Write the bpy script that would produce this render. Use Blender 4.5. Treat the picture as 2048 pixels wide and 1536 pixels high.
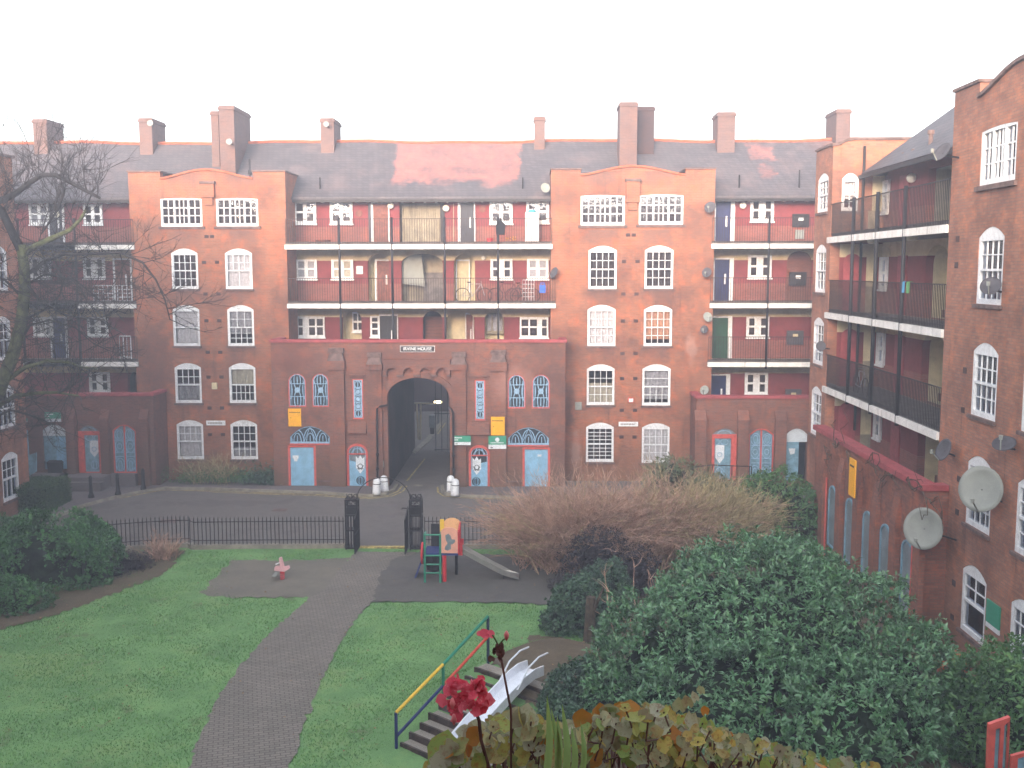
import bpy, math, random
import numpy as np
from mathutils import Vector, Matrix
from mathutils.geometry import tessellate_polygon
random.seed(7); rng = np.random.default_rng(11)
for o in list(bpy.data.objects): bpy.data.objects.remove(o)
S = bpy.context.scene; COL = S.collection
# ---------------------------------------------------------------- camera (2048 x 1536 photograph)
F, YAW, PITCH, ROLL = 2050., .0217, .1118, -.0014
cy, sy, cp, sp, cr, sr = math.cos(YAW), math.sin(YAW), math.cos(PITCH), math.sin(PITCH), math.cos(ROLL), math.sin(ROLL)
_R = Vector((cy, sy, 0)); _D = Vector((-sy*cp, cy*cp, -sp)); _W = Vector((sy*sp, -cy*sp, -cp))
cam = bpy.data.cameras.new('camera'); co = bpy.data.objects.new('camera', cam); COL.objects.link(co)
cam.sensor_width = 36; cam.lens = 36*F/2048; cam.clip_start = .05; cam.clip_end = 600
_x = _R*cr - _W*sr; _y = -(_R*sr + _W*cr)
m = Matrix((_x, _y, -_D)).transposed().to_4x4(); co.matrix_world = m
S.camera = co
# ---------------------------------------------------------------- world, sun, exposure
SUN_EL, SUN_AZ = math.radians(10), math.radians(-14)     # azimuth the light comes from, measured at the camera's back towards -X
w = bpy.data.worlds.new('World'); S.world = w; w.use_nodes = True
nt = w.node_tree; bg = nt.nodes['Background']
sky = nt.nodes.new('ShaderNodeTexSky'); sky.sky_type = 'NISHITA'; sky.sun_disc = False
sky.sun_elevation = SUN_EL; sky.sun_rotation = math.radians(180) - SUN_AZ
sky.air_density = 1.0; sky.dust_density = 4.0; sky.ozone_density = 1.0; sky.altitude = 0
hs = nt.nodes.new('ShaderNodeHueSaturation'); hs.inputs['Saturation'].default_value = .38
nt.links.new(sky.outputs[0], hs.inputs['Color']); nt.links.new(hs.outputs[0], bg.inputs[0])
bg.inputs[1].default_value = .15
sun = bpy.data.lights.new('sun', 'SUN'); so = bpy.data.objects.new('sun', sun); COL.objects.link(so)
sun.energy = .5; sun.angle = math.radians(10); sun.color = (1, .5, .2)
sdir = Vector((math.sin(SUN_AZ)*math.cos(SUN_EL), -math.cos(SUN_AZ)*math.cos(SUN_EL), math.sin(SUN_EL)))
so.rotation_euler = sdir.to_track_quat('Z', 'Y').to_euler(); so.location = (0, -20, 30)
S.view_settings.view_transform = 'Standard'; S.view_settings.look = 'None'; S.view_settings.gamma = 1
S.view_settings.exposure = 2.75
S.render.engine = 'CYCLES'
# ---------------------------------------------------------------- pixel -> world
def ray(x, y):
    u, v = (x-1024)/F, (y-768)/F
    return _R*(u*cr+v*sr) + _W*(-u*sr+v*cr) + _D
def onY(x, y, Y): d = ray(x, y); return d*(Y/d.y)
def onX(x, y, X): d = ray(x, y); return d*(X/d.x)
GZ = -10.05
def G(x, y, z=GZ): d = ray(x, y); return d*(z/d.z)
class Plane:
    def __init__(s, kind, v):
        s.kind, s.v = kind, v
        if kind == 'Y': s.sd, s.nd, s.o = Vector((1,0,0)), Vector((0,-1,0)), Vector((0,v,0))
        elif kind == 'X': s.sd, s.nd, s.o = Vector((0,-1,0)), Vector((-1,0,0)), Vector((v,0,0))
        else: s.sd, s.nd, s.o = Vector((0,1,0)), Vector((1,0,0)), Vector((v,0,0))     # 'L' faces +X
    def w(s, a, z, n=0): return s.o + s.sd*a + Vector((0,0,z)) + s.nd*n
    def px(s, x, y):
        d = ray(x, y)
        p = d*(s.v/(d.y if s.kind == 'Y' else d.x))
        return p.dot(s.sd), p.z
    def rect(s, x0, x1, y0, y1):
        a0, z1 = s.px(x0, (y0+y1)/2)[0], s.px((x0+x1)/2, y0)[1]
        a1, z0 = s.px(x1, (y0+y1)/2)[0], s.px((x0+x1)/2, y1)[1]
        return a0, a1, z0, z1
# ---------------------------------------------------------------- objects
def tag(o, label=None, cat=None, group=None, kind=None):
    if label: o['label'] = label
    if cat: o['category'] = cat
    if group: o['group'] = group
    if kind: o['kind'] = kind
    return o
def empty(name, label, cat, loc=(0,0,0), group=None):
    o = bpy.data.objects.new(name, None); COL.objects.link(o); o.location = loc; o.empty_display_size = .3
    return tag(o, label, cat, group)
bpy.context.view_layer.update()
def parent(o, p):
    o.parent = p; off = p.location if p.parent is None else Vector((0,0,0))     # every part's own frame coincides with the world's
    o.matrix_parent_inverse = Matrix.Translation(-off)
    return o
class MB:
    def __init__(s): s.v, s.f = [], []
    def add(s, vs, fs):
        b = len(s.v); s.v += [tuple(v) for v in vs]; s.f += [tuple(b+i for i in f) for f in fs]; return s
    def hexa(s, c):   # 8 corners: bottom 4 then top 4
        return s.add(c, [(3,2,1,0),(4,5,6,7),(0,1,5,4),(1,2,6,5),(2,3,7,6),(3,0,4,7)])
    def box(s, x0, x1, y0, y1, z0, z1):
        return s.hexa([(x0,y0,z0),(x1,y0,z0),(x1,y1,z0),(x0,y1,z0),(x0,y0,z1),(x1,y0,z1),(x1,y1,z1),(x0,y1,z1)])
    def pbox(s, P, a0, a1, z0, z1, n0, n1):
        return s.hexa([P.w(a0,z0,n1),P.w(a1,z0,n1),P.w(a1,z0,n0),P.w(a0,z0,n0),P.w(a0,z1,n1),P.w(a1,z1,n1),P.w(a1,z1,n0),P.w(a0,z1,n0)])
    def ring(s, P, outer, holes, n0, n1, back=False):
        loops = [[Vector((a,z,0)) for a,z in outer]] + [[Vector((a,z,0)) for a,z in h] for h in holes]
        tri = tessellate_polygon(loops); flat = [q for l in loops for q in l]
        s.add([P.w(q.x,q.y,n1) for q in flat], [t for t in tri])
        if back: s.add([P.w(q.x,q.y,n0) for q in flat], [t for t in tri])
        for l in loops:
            k = len(l); s.add([P.w(q.x,q.y,n1) for q in l]+[P.w(q.x,q.y,n0) for q in l], [(i,(i+1)%k,k+(i+1)%k,k+i) for i in range(k)])
        return s
    def ext(s, P, pts, n0, n1): return s.ring(P, pts, [], n0, n1, True)
    def tube(s, pts, r, k=5, r1=None, cap=False):
        pts = [Vector(p) for p in pts]; n = len(pts)
        if n < 2: return s
        vs, up = [], None
        for i, p in enumerate(pts):
            t = (pts[min(i+1,n-1)]-pts[max(i-1,0)])
            if t.length < 1e-9: t = Vector((0,0,1))
            t.normalize()
            if up is None or abs(up.dot(t)) > .98: up = Vector((0,0,1)) if abs(t.z) < .9 else Vector((1,0,0))
            a = t.cross(up).normalized(); b = t.cross(a); up = up
            rr = r if r1 is None else r+(r1-r)*i/(n-1)
            for j in range(k):
                q = 2*math.pi*j/k; vs.append(p+a*(math.cos(q)*rr)+b*(math.sin(q)*rr))
        fs = [(i*k+j, i*k+(j+1)%k, (i+1)*k+(j+1)%k, (i+1)*k+j) for i in range(n-1) for j in range(k)]
        if cap or k > 4: fs += [tuple(range(k)), tuple(range((n-1)*k, n*k))]
        return s.add(vs, fs)
    def lathe(s, c, prof, k=14, ax='z', sx=1, sy=1):
        c = Vector(c); vs = []
        for r, h in prof:
            for j in range(k):
                q = 2*math.pi*j/k; u, v = math.cos(q)*r*sx, math.sin(q)*r*sy
                vs.append(c+(Vector((u,v,h)) if ax == 'z' else Vector((u,h,v)) if ax == 'y' else Vector((h,u,v))))
        n = len(prof)
        fs = [(i*k+j, i*k+(j+1)%k, (i+1)*k+(j+1)%k, (i+1)*k+j) for i in range(n-1) for j in range(k)] + [tuple(range(k))[::-1], tuple(range((n-1)*k, n*k))]
        return s.add(vs, fs)
    def build(s, name, mat, par=None, smooth=False, fix=True):
        me = bpy.data.meshes.new(name); me.from_pydata(s.v, [], s.f); me.materials.append(mat)
        if fix and len(s.f) < 20000:
            import bmesh
            b = bmesh.new(); b.from_mesh(me); bmesh.ops.recalc_face_normals(b, faces=b.faces); b.to_mesh(me); b.free()
        if smooth: me.polygons.foreach_set('use_smooth', [True]*len(me.polygons))
        o = bpy.data.objects.new(name, me); COL.objects.link(o)
        if par is not None: parent(o, par)
        return o
def npmesh(name, verts, faces, mat, par=None, smooth=False):
    verts = np.asarray(verts, dtype=np.float32); faces = np.asarray(faces, dtype=np.int32)
    me = bpy.data.meshes.new(name); nv, (nf, k) = len(verts), faces.shape
    me.vertices.add(nv); me.vertices.foreach_set('co', verts.ravel())
    me.loops.add(nf*k); me.loops.foreach_set('vertex_index', faces.ravel())
    me.polygons.add(nf); me.polygons.foreach_set('loop_start', np.arange(0, nf*k, k, dtype=np.int32))
    if smooth: me.polygons.foreach_set('use_smooth', np.ones(nf, dtype=bool))
    me.update(calc_edges=True); me.materials.append(mat)
    o = bpy.data.objects.new(name, me); COL.objects.link(o)
    if par is not None: parent(o, par)
    return o
def origin(o):       # move a one-mesh thing's origin to the middle of its base
    me = o.data; n = len(me.vertices); a = np.zeros(n*3, dtype=np.float32); me.vertices.foreach_get('co', a); a = a.reshape(-1,3)
    c = Vector(((a[:,0].min()+a[:,0].max())/2, (a[:,1].min()+a[:,1].max())/2, a[:,2].min())); c = Vector([float(q) for q in c])
    me.transform(Matrix.Translation(-c)); o.location = c; return o
def thing(mb, name, mat, label, cat, group=None, smooth=False):
    return tag(origin(mb.build(name, mat, None, smooth)), label, cat, group)
_dg = None
def text_mesh(body, size, P, a, z, n, mat, name, par, bold=0):
    cu = bpy.data.curves.new('t', 'FONT'); cu.body = body; cu.size = size; cu.align_x = 'CENTER'; cu.align_y = 'CENTER'; cu.extrude = .004; cu.offset = bold
    ob = bpy.data.objects.new('t', cu); COL.objects.link(ob); bpy.context.view_layer.update()
    me = bpy.data.meshes.new_from_object(ob.evaluated_get(bpy.context.evaluated_depsgraph_get())); bpy.data.objects.remove(ob)
    M = Matrix((P.sd, Vector((0,0,1)), P.nd)).transposed().to_4x4(); M.translation = P.w(a, z, n)
    me.transform(M); me.name = name; me.materials.clear(); me.materials.append(mat)
    o = bpy.data.objects.new(name, me); COL.objects.link(o); parent(o, par); return o
# ---------------------------------------------------------------- materials
def rgb(c):      # c as 0..255 picture-like value of the surface colour itself -> linear
    return tuple(((v/255+.055)/1.055)**2.4 if v/255 > .04045 else v/255/12.92 for v in c)+(1,)
class NT:
    def __init__(s, name):
        s.m = bpy.data.materials.new(name); s.m.use_nodes = True; s.t = s.m.node_tree; s.b = s.t.nodes['Principled BSDF']; s.out = s.t.nodes['Material Output']
    def n(s, typ, **kw):
        q = s.t.nodes.new(typ)
        for k, v in kw.items():
            if isinstance(k, str) and hasattr(q, k) and k not in ('Scale',): setattr(q, k, v)
            else: s.set(q.inputs[k], v)
        return q
    def set(s, inp, v):
        if isinstance(v, bpy.types.NodeSocket): s.t.links.new(v, inp)
        else: inp.default_value = v
    def mix(s, f, a, b, mode='MIX'):
        q = s.t.nodes.new('ShaderNodeMix'); q.data_type = 'RGBA'; q.blend_type = mode
        s.set(q.inputs[0], f); s.set(q.inputs[6], a); s.set(q.inputs[7], b); return q.outputs[2]
    def math(s, op, a, b=0., c=0.):
        q = s.t.nodes.new('ShaderNodeMath'); q.operation = op; s.set(q.inputs[0], a); s.set(q.inputs[1], b)
        if op in ('COMPARE', 'SMOOTH_MIN', 'MULTIPLY_ADD'): s.set(q.inputs[2], c)
        return q.outputs[0]
    def ramp(s, f, lo, hi): 
        q = s.t.nodes.new('ShaderNodeMapRange'); q.interpolation_type = 'SMOOTHSTEP'; s.set(q.inputs[0], f); q.inputs[1].default_value = lo; q.inputs[2].default_value = hi; return q.outputs[0]
    def noise(s, vec, scale, det=4, rough=.6):
        q = s.t.nodes.new('ShaderNodeTexNoise'); s.set(q.inputs['Vector'], vec); q.inputs['Scale'].default_value = scale; q.inputs['Detail'].default_value = det; q.inputs['Roughness'].default_value = rough; return q.outputs[0]
    def pos(s): return s.t.nodes.new('ShaderNodeNewGeometry')
    def comb(s, x, y, z):
        q = s.t.nodes.new('ShaderNodeCombineXYZ'); s.set(q.inputs[0], x); s.set(q.inputs[1], y); s.set(q.inputs[2], z); return q.outputs[0]
    def bump(s, h, st, d=.02):
        q = s.t.nodes.new('ShaderNodeBump'); q.inputs['Strength'].default_value = st; q.inputs['Distance'].default_value = d; s.set(q.inputs['Height'], h); s.set(s.b.inputs['Normal'], q.outputs[0])
    def fin(s, col, rough=.8, spec=.3, metal=0):
        s.set(s.b.inputs['Base Color'], col); s.set(s.b.inputs['Roughness'], rough); s.b.inputs['Specular IOR Level'].default_value = spec; s.b.inputs['Metallic'].default_value = metal; return s.m
def plain(name, c, rough=.6, var=.12, scale=6, spec=.3, metal=0, dirt=None):
    t = NT(name); g = t.pos(); p = g.outputs['Position']
    f = t.noise(p, scale, 5); c0 = rgb(c)
    dk = tuple(v*(1-var*2.2) for v in c0[:3])+(1,); lt = tuple(min(1, v*(1+var)) for v in c0[:3])+(1,)
    col = t.mix(t.ramp(f, .3, .7), dk, lt)
    if dirt:
        s2 = t.n('ShaderNodeSeparateXYZ', Vector=p)
        f2 = t.noise(t.comb(t.math('MULTIPLY', s2.outputs[0], 4.), t.math('MULTIPLY', s2.outputs[1], 4.), t.math('MULTIPLY', s2.outputs[2], .5)), 1., 4)
        col = t.mix(t.math('MULTIPLY', t.ramp(f2, .5, .75), dirt), col, rgb((70,66,60)))
    return t.fin(col, rough, spec, metal)
def wall_uv(t):
    g = t.pos(); sp_ = t.n('ShaderNodeSeparateXYZ', Vector=g.outputs['Position']); sn = t.n('ShaderNodeSeparateXYZ', Vector=g.outputs['Normal'])
    isx = t.math('GREATER_THAN', t.math('ABSOLUTE', sn.outputs[0]), .7)
    u = t.math('ADD', t.math('MULTIPLY', sp_.outputs[0], t.math('SUBTRACT', 1., isx)), t.math('MULTIPLY', sp_.outputs[1], isx))
    return g, sp_, u
STAINS = []
def brick(name, c1, c2, mortar, grime=.5, orange=.4, base_dark=0., paint=None, stains=(), cols=()):
    t = NT(name); g, sp_, u = wall_uv(t); z = sp_.outputs[2]; P = g.outputs['Position']
    vec = t.comb(u, z, 0.)
    b = t.n('ShaderNodeTexBrick'); t.set(b.inputs['Vector'], vec)
    for k, v in (('Color1', rgb(c1)), ('Color2', rgb(c2)), ('Mortar', rgb(mortar)), ('Scale', 1.), ('Mortar Size', .009), ('Brick Width', .225), ('Row Height', .075), ('Bias', 0.)): b.inputs[k].default_value = v
    col = b.outputs['Color']
    n1 = t.noise(P, .55, 6, .65); n2 = t.noise(P, 2.3, 5, .7); n3 = t.noise(t.comb(t.math('MULTIPLY', u, 3.2), t.math('MULTIPLY', z, .35), 0.), 1., 5, .6)
    n4 = t.noise(t.comb(t.math('MULTIPLY', u, .8), t.math('MULTIPLY', z, 5.), 3.), 1., 3)
    col = t.mix(t.math('MULTIPLY', t.ramp(n2, .45, .7), orange), col, rgb(tuple(min(255, v*k) for v, k in zip(c1, (1.18, 1.02, .85)))))
    col = t.mix(t.math('MULTIPLY', t.ramp(n4, .55, .72), .3), col, rgb(tuple(v*.72 for v in c2)))
    col = t.mix(t.math('MULTIPLY', t.ramp(n1, .42, .68), grime), col, rgb((88,66,62)))
    col = t.mix(t.math('MULTIPLY', t.ramp(n3, .55, .78), grime*.8), col, rgb((66,52,50)))
    n5 = t.noise(P, 7., 4, .8)
    col = t.mix(t.math('MULTIPLY', t.ramp(n5, .62, .8), .28), col, rgb((205,165,150)))
    for uc in cols:       # soot washed down below the stacked window sills
        du = t.math('ABSOLUTE', t.math('SUBTRACT', u, uc)); tt = t.math('MODULO', t.math('ADD', z, 30.12), 2.66)
        k = t.math('MULTIPLY', t.math('SUBTRACT', 1., t.ramp(t.math('ADD', du, t.math('MULTIPLY', t.math('SUBTRACT', n2, .5), .6)), .45, .95)), t.ramp(t.math('ADD', tt, t.math('MULTIPLY', t.math('SUBTRACT', n3, .5), .8)), 1.7, 2.6))
        col = t.mix(t.math('MULTIPLY', k, .55), col, rgb((96,78,76)))
    if base_dark:
        low = t.math('SUBTRACT', 1., t.ramp(z, -9.9, -7.6)); col = t.mix(t.math('MULTIPLY', low, t.math('MULTIPLY', t.ramp(n2, .3, .6), base_dark)), col, rgb((92,80,66)))
    for (sx_, sz_, rx, rz, c, amt) in stains:
        du = t.math('DIVIDE', t.math('SUBTRACT', u, sx_), rx); dz = t.math('DIVIDE', t.math('SUBTRACT', z, sz_), rz)
        d = t.math('SQRT', t.math('ADD', t.math('MULTIPLY', du, du), t.math('MULTIPLY', dz, dz)))
        d = t.math('ADD', d, t.math('MULTIPLY', t.math('SUBTRACT', n2, .5), 1.6))
        k = t.math('SUBTRACT', 1., t.ramp(d, .45, 1.05)); col = t.mix(t.math('MULTIPLY', k, amt), col, rgb(c))
    if paint: col = paint(t, z, u, n2, col)
    t.bump(b.outputs['Fac'], -.4, .006)
    return t.fin(col, .9, .2)
def storey_paint(t, z, u, n2, col):    # lime-washed band above the red painted band above bare brick, repeated on each floor
    r = t.math('MODULO', t.math('ADD', z, 9.86), 2.75)          # height above the floor
    wob = t.math('MULTIPLY', t.math('SUBTRACT', n2, .5), .03)
    red = t.math('GREATER_THAN', t.math('ADD', r, wob), .9)
    cream = t.math('MULTIPLY', t.math('GREATER_THAN', r, 2.02), t.math('LESS_THAN', z, 1.2))
    redc = t.mix(t.ramp(n2, .3, .7), rgb((116,52,56)), rgb((134,62,66)))
    crc = t.mix(t.ramp(n2, .3, .7), rgb((196,178,140)), rgb((214,200,168)))
    col = t.mix(t.math('MULTIPLY', red, .93), col, redc); return t.mix(t.math('MULTIPLY', cream, .97), col, crc)
M = {}
M['brick_t'] = brick('tower_brick', (162,100,74), (140,86,66), (138,116,102), .6, .55, .6, cols=(-16.3,-13.75,3.05,5.7), stains=((7.35,-3.75,.33,.75,(180,142,130),.45),(8.0,-8.0,.3,1.6,(160,120,110),.5),(-17.9,-4.5,.9,2.6,(96,70,66),.55),(-12.3,-6.8,.18,1.6,(176,140,130),.6),(1.5,-6.5,.5,1.6,(84,62,58),.6),(2.0,-8.6,.3,1.2,(170,140,130),.55)))
M['brick_b'] = brick('block_brick', (136,88,74), (116,74,66), (122,104,96), .7, .6, .7, stains=((-.9,-5.2,1.2,1.0,(190,140,128),.32),(-5.4,-3.9,3.6,.5,(104,70,62),.45),(-11.2,-4.0,1.5,.8,(120,66,56),.3)))
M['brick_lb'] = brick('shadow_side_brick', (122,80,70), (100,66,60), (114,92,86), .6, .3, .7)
M['brick_w'] = brick('wing_brick', (170,118,96), (146,98,82), (130,108,98), .6, .5, .5, stains=((-24.9,-1.9,.9,1.4,(80,66,62),.75),(-24.8,-9.3,.8,1.2,(96,84,78),.6),(-24.9,-4.2,.7,1.0,(86,68,62),.55),(-27.0,-7.5,.35,1.5,(170,150,144),.4)))
M['brick_wb'] = brick('wing_block_brick', (152,96,78), (122,76,64), (116,92,82), .65, .6, .4)
M['brick_r'] = brick('recess_brick', (152,88,78), (134,74,68), (140,110,102), .35, .3, 0, storey_paint)
M['brick_in'] = brick('niche_brick', (124,76,64), (108,64,56), (120,90,80), .4, .2)
M['brick_ch'] = brick('chimney_brick', (112,88,84), (94,76,76), (112,96,92), .5, .35)
M['brick_dk'] = brick('dark_or_shaded_brick', (74,56,56), (62,50,52), (70,58,58), .6, .1)  # dark brick tone, also used to paint the shaded chimney part
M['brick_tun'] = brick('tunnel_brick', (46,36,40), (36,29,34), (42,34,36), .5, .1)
M['coping'] = plain('red_coping_paint', (160,76,80), .7, .12, 4)
M['cap'] = plain('weathered_stone', (112,92,88), .9, .2, 5)
M['tilecap'] = plain('red_tile_edge', (170,92,66), .85, .15, 5)
M['white'] = plain('white_gloss_paint', (226,228,232), .45, .06, 8, dirt=.25)
M['whitec'] = plain('white_concrete_paint', (222,220,218), .6, .07, 3, dirt=.45)
M['cream'] = plain('cream_lime_wash', (206,192,158), .85, .08, 2.5, dirt=.25)
M['creamd'] = plain('cream_boarding', (156,146,126), .8, .12, 3, dirt=.4)
M['conc'] = plain('grey_concrete', (112,106,104), .9, .2, 3)
M['iron'] = plain('black_iron_paint', (34,32,36), .55, .2, 9)
M['ironb'] = plain('dark_brown_railing', (52,38,38), .6, .2, 9)
M['lblue'] = plain('light_blue_paint', (134,180,210), .5, .07, 4, dirt=.15)
M['lblue2'] = plain('faded_blue_paint', (122,160,180), .6, .15, 4, dirt=.3)
M['tracery'] = plain('pale_blue_ironwork', (150,182,208), .55, .08, 8)
M['pink'] = plain('salmon_red_trim', (204,92,84), .55, .1, 6)
M['dglass'] = plain('dark_blue_grey_pane', (52,62,72), .3, .2, 3, .5)
M['gglass'] = plain('grey_misted_pane', (122,134,142), .35, .15, 3, .5)
M['wdoor'] = plain('white_door_shield', (216,222,228), .5, .05, 5)
M['ddoor'] = plain('dark_grey_door', (48,50,60), .5, .1, 4)
M['bdoor'] = plain('navy_blue_door', (32,42,92), .45, .1, 4)
M['gdoor'] = plain('green_door', (26,78,52), .45, .1, 4)
M['brdoor'] = plain('brown_wood_door', (118,64,50), .55, .18, 6)
M['yellow'] = plain('yellow_sign', (240,172,20), .5, .04, 4)
M['gsign'] = plain('green_sign', (56,146,118), .5, .05, 4)
M['dish'] = plain('satellite_dish_grey', (142,146,142), .55, .06, 3)
M['dishd'] = plain('dark_mesh_dish', (78,76,82), .6, .12, 5)
M['lampg'] = plain('opal_globe', (244,240,226), .25, .02, 5)
M['black'] = plain('black_cloth', (26,24,30), .9, .1, 5)
M['curt'] = plain('grey_net_curtain', (150,150,158), .95, .1, 9)
M['curtw'] = plain('white_net_curtain', (196,194,200), .95, .08, 9)
M['curto'] = plain('orange_curtain', (176,132,108), .95, .1, 9)
M['curtb'] = plain('buff_blind', (170,164,150), .95, .08, 7)
M['roomdk'] = plain('dark_room_tone', (58,52,56), .95, .25, 3)  # darkness of unlit rooms put into a colour, for sheets behind panes
def roof_mat():
    t = NT('slate_roof'); g = t.pos(); P = g.outputs['Position']; s = t.n('ShaderNodeSeparateXYZ', Vector=P)
    x, y, z = s.outputs[:3]
    b = t.n('ShaderNodeTexBrick'); t.set(b.inputs['Vector'], t.comb(t.math('ADD', x, y), t.math('MULTIPLY', z, 1.5), 0.))
    for k, v in (('Color1', rgb((92,88,92))), ('Color2', rgb((78,75,80))), ('Mortar', rgb((52,50,58))), ('Scale', 1.), ('Mortar Size', .012), ('Brick Width', .28), ('Row Height', .2)): b.inputs[k].default_value = v
    n1 = t.noise(P, .6, 6, .7); n2 = t.noise(P, 2., 5, .7); n3 = t.noise(P, 1.1, 7, .8)
    col = t.mix(t.math('MULTIPLY', t.ramp(n1, .45, .7), .4), b.outputs['Color'], rgb((122,104,104)))
    col = t.mix(t.math('MULTIPLY', t.ramp(n2, .55, .75), .5), col, rgb((64,70,72)))
    def patch(x0, x1, z0, z1, col, amt, ws=.9):
        wx = t.math('ADD', x, t.math('MULTIPLY', t.math('SUBTRACT', n2, .5), ws)); wz = t.math('ADD', z, t.math('MULTIPLY', t.math('SUBTRACT', n1, .5), 1.8))
        k = t.math('MULTIPLY', t.math('MULTIPLY', t.ramp(wx, x0-.12, x0+.12), t.math('SUBTRACT', 1., t.ramp(wx, x1-.12, x1+.12))), t.math('MULTIPLY', t.ramp(wz, z0-.2, z0+.2), t.math('SUBTRACT', 1., t.ramp(wz, z1-.2, z1+.2))))
        k = t.math('MULTIPLY', k, t.math('ADD', .45, t.math('MULTIPLY', t.ramp(n3, .35, .6), .55))); return t.mix(t.math('MULTIPLY', k, amt), col, t.mix(t.ramp(n2, .3, .7), rgb((168,108,98)), rgb((136,92,90))))
    col = patch(-6.9, -.75, 4.2, 6.6, col, .85); col = patch(10.7, 11.9, 5.3, 6.1, col, .7, 1.6); col = patch(11., 11.7, 4.3, 4.9, col, .6, 1.6)
    col = t.mix(t.math('MULTIPLY', t.math('MULTIPLY', t.ramp(x, 13., 18.), t.ramp(z, 5.2, 6.3)), .75), col, rgb((176,110,90)))
    t.bump(b.outputs['Fac'], -.5, .01)
    return t.fin(col, .7, .35)
M['roof'] = roof_mat()
def pane_mat():
    t = NT('window_glass'); tr = t.n('ShaderNodeBsdfTransparent'); gl = t.n('ShaderNodeBsdfGlossy', Roughness=.06)
    gl.inputs['Color'].default_value = (.9,.93,1,1)
    fr = t.n('ShaderNodeFresnel', IOR=1.5); mx = t.n('ShaderNodeMixShader')
    g = t.pos(); nz = t.noise(g.outputs['Position'], 2.2, 2); bp = t.n('ShaderNodeBump', Strength=.15, Distance=.05); t.set(bp.inputs['Height'], nz); t.set(gl.inputs['Normal'], bp.outputs[0])
    t.set(mx.inputs[0], fr.outputs[0]); t.set(mx.inputs[1], tr.outputs[0]); t.set(mx.inputs[2], gl.outputs[0]); t.set(t.out.inputs[0], mx.outputs[0])
    return t.m
M['glass'] = pane_mat()
def foliage(name, cols, rough=.5, trans=.15, spec=.4, mottle=None):
    t = NT(name); g = t.pos(); r = g.outputs['Random Per Island']
    q = t.n('ShaderNodeValToRGB'); t.set(q.inputs[0], r); e = q.color_ramp.elements
    e[0].color = rgb(cols[0]); e[0].position = 0; e[1].color = rgb(cols[-1]); e[1].position = 1
    for i, c in enumerate(cols[1:-1]): k = e.new((i+1)/(len(cols)-1)); k.color = rgb(c)
    n = t.noise(g.outputs['Position'], 1.1, 3); col = t.mix(t.math('MULTIPLY', t.ramp(n, .4, .65), .4), q.outputs[0], rgb(tuple(v*.75 for v in cols[0])))
    n = t.noise(g.outputs['Position'], 3.7, 3); col = t.mix(t.math('MULTIPLY', t.ramp(n, .52, .68), .4), col, rgb(tuple(min(255, v*k) for v, k in zip(cols[2], (1.25,1.12,.9)))))
    if mottle:
        n = t.noise(g.outputs['Position'], 55., 4, .7); col = t.mix(t.math('MULTIPLY', t.ramp(n, .5, .66), .65), col, rgb(mottle[0])); n = t.noise(g.outputs['Position'], 90., 3, .7); col = t.mix(t.math('MULTIPLY', t.ramp(n, .56, .7), .6), col, rgb(mottle[1]))
    t.fin(col, rough, spec)
    if trans:
        tl = t.n('ShaderNodeBsdfTranslucent'); t.set(tl.inputs[0], col); mx = t.n('ShaderNodeMixShader'); mx.inputs[0].default_value = trans
        t.set(mx.inputs[1], t.b.outputs[0]); t.set(mx.inputs[2], tl.outputs[0]); t.set(t.out.inputs[0], mx.outputs[0])
    return t.m
def ground_mat(name, cs, scale=1.2, fine=60, rough=.95, bump=.4, extra=None):
    t = NT(name); g = t.pos(); P = g.outputs['Position']
    n1 = t.noise(P, scale, 6, .65); n2 = t.noise(P, fine, 3, .7); n3 = t.noise(P, scale*6, 4, .6)
    col = t.mix(t.ramp(n1, .35, .65), rgb(cs[0]), rgb(cs[1])); col = t.mix(t.math('MULTIPLY', t.ramp(n3, .5, .7), .5), col, rgb(cs[2])); col = t.mix(t.math('MULTIPLY', t.ramp(n2, .45, .65), .3), col, rgb(tuple(v*1.25 for v in cs[1])))
    if extra: col = extra(t, P, col, n1, n3)
    t.bump(n2, bump, .01); return t.fin(col, rough, .25)
def pav(t, P, col, n1, n3):
    s = t.n('ShaderNodeSeparateXYZ', Vector=P); b = t.n('ShaderNodeTexBrick')
    a = .28; vec = t.comb(t.math('ADD', t.math('MULTIPLY', s.outputs[0], math.cos(a)), t.math('MULTIPLY', s.outputs[1], math.sin(a))), t.math('SUBTRACT', t.math('MULTIPLY', s.outputs[1], math.cos(a)), t.math('MULTIPLY', s.outputs[0], math.sin(a))), 0.)
    t.set(b.inputs['Vector'], vec)
    for k, v in (('Color1', (1,1,1,1)), ('Color2', (.78,.78,.8,1)), ('Mortar', (.42,.42,.4,1)), ('Scale', 1.), ('Mortar Size', .012), ('Brick Width', .21), ('Row Height', .105)): b.inputs[k].default_value = v
    return t.mix(1., col, b.outputs['Color'], 'MULTIPLY')
def wet(t, P, col, n1, n3):
    return t.mix(t.math('MULTIPLY', t.ramp(n1, .5, .62), .35), col, rgb((60,58,62)))
def lawnx(t, P, col, n1, n3):
    n = t.noise(P, .9, 6, .75); n2 = t.noise(P, .35, 5, .8); col = t.mix(t.math('MULTIPLY', t.ramp(n2, .5, .66), .45), col, rgb((124,140,88)))
    return t.mix(t.math('MULTIPLY', t.ramp(n, .56, .7), .6), col, rgb((98,92,68)))
M['grass'] = ground_mat('lawn', ((92,128,80), (112,150,94), (100,132,84)), .7, 45, 1., .8, lawnx)
M['asph'] = ground_mat('asphalt', ((100,96,94), (112,106,102), (92,88,84)), .5, 50, .9, .3, wet)
M['path'] = ground_mat('path_blocks', ((122,116,108), (134,126,118), (114,108,100)), .6, 40, .9, .2, pav)
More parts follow.
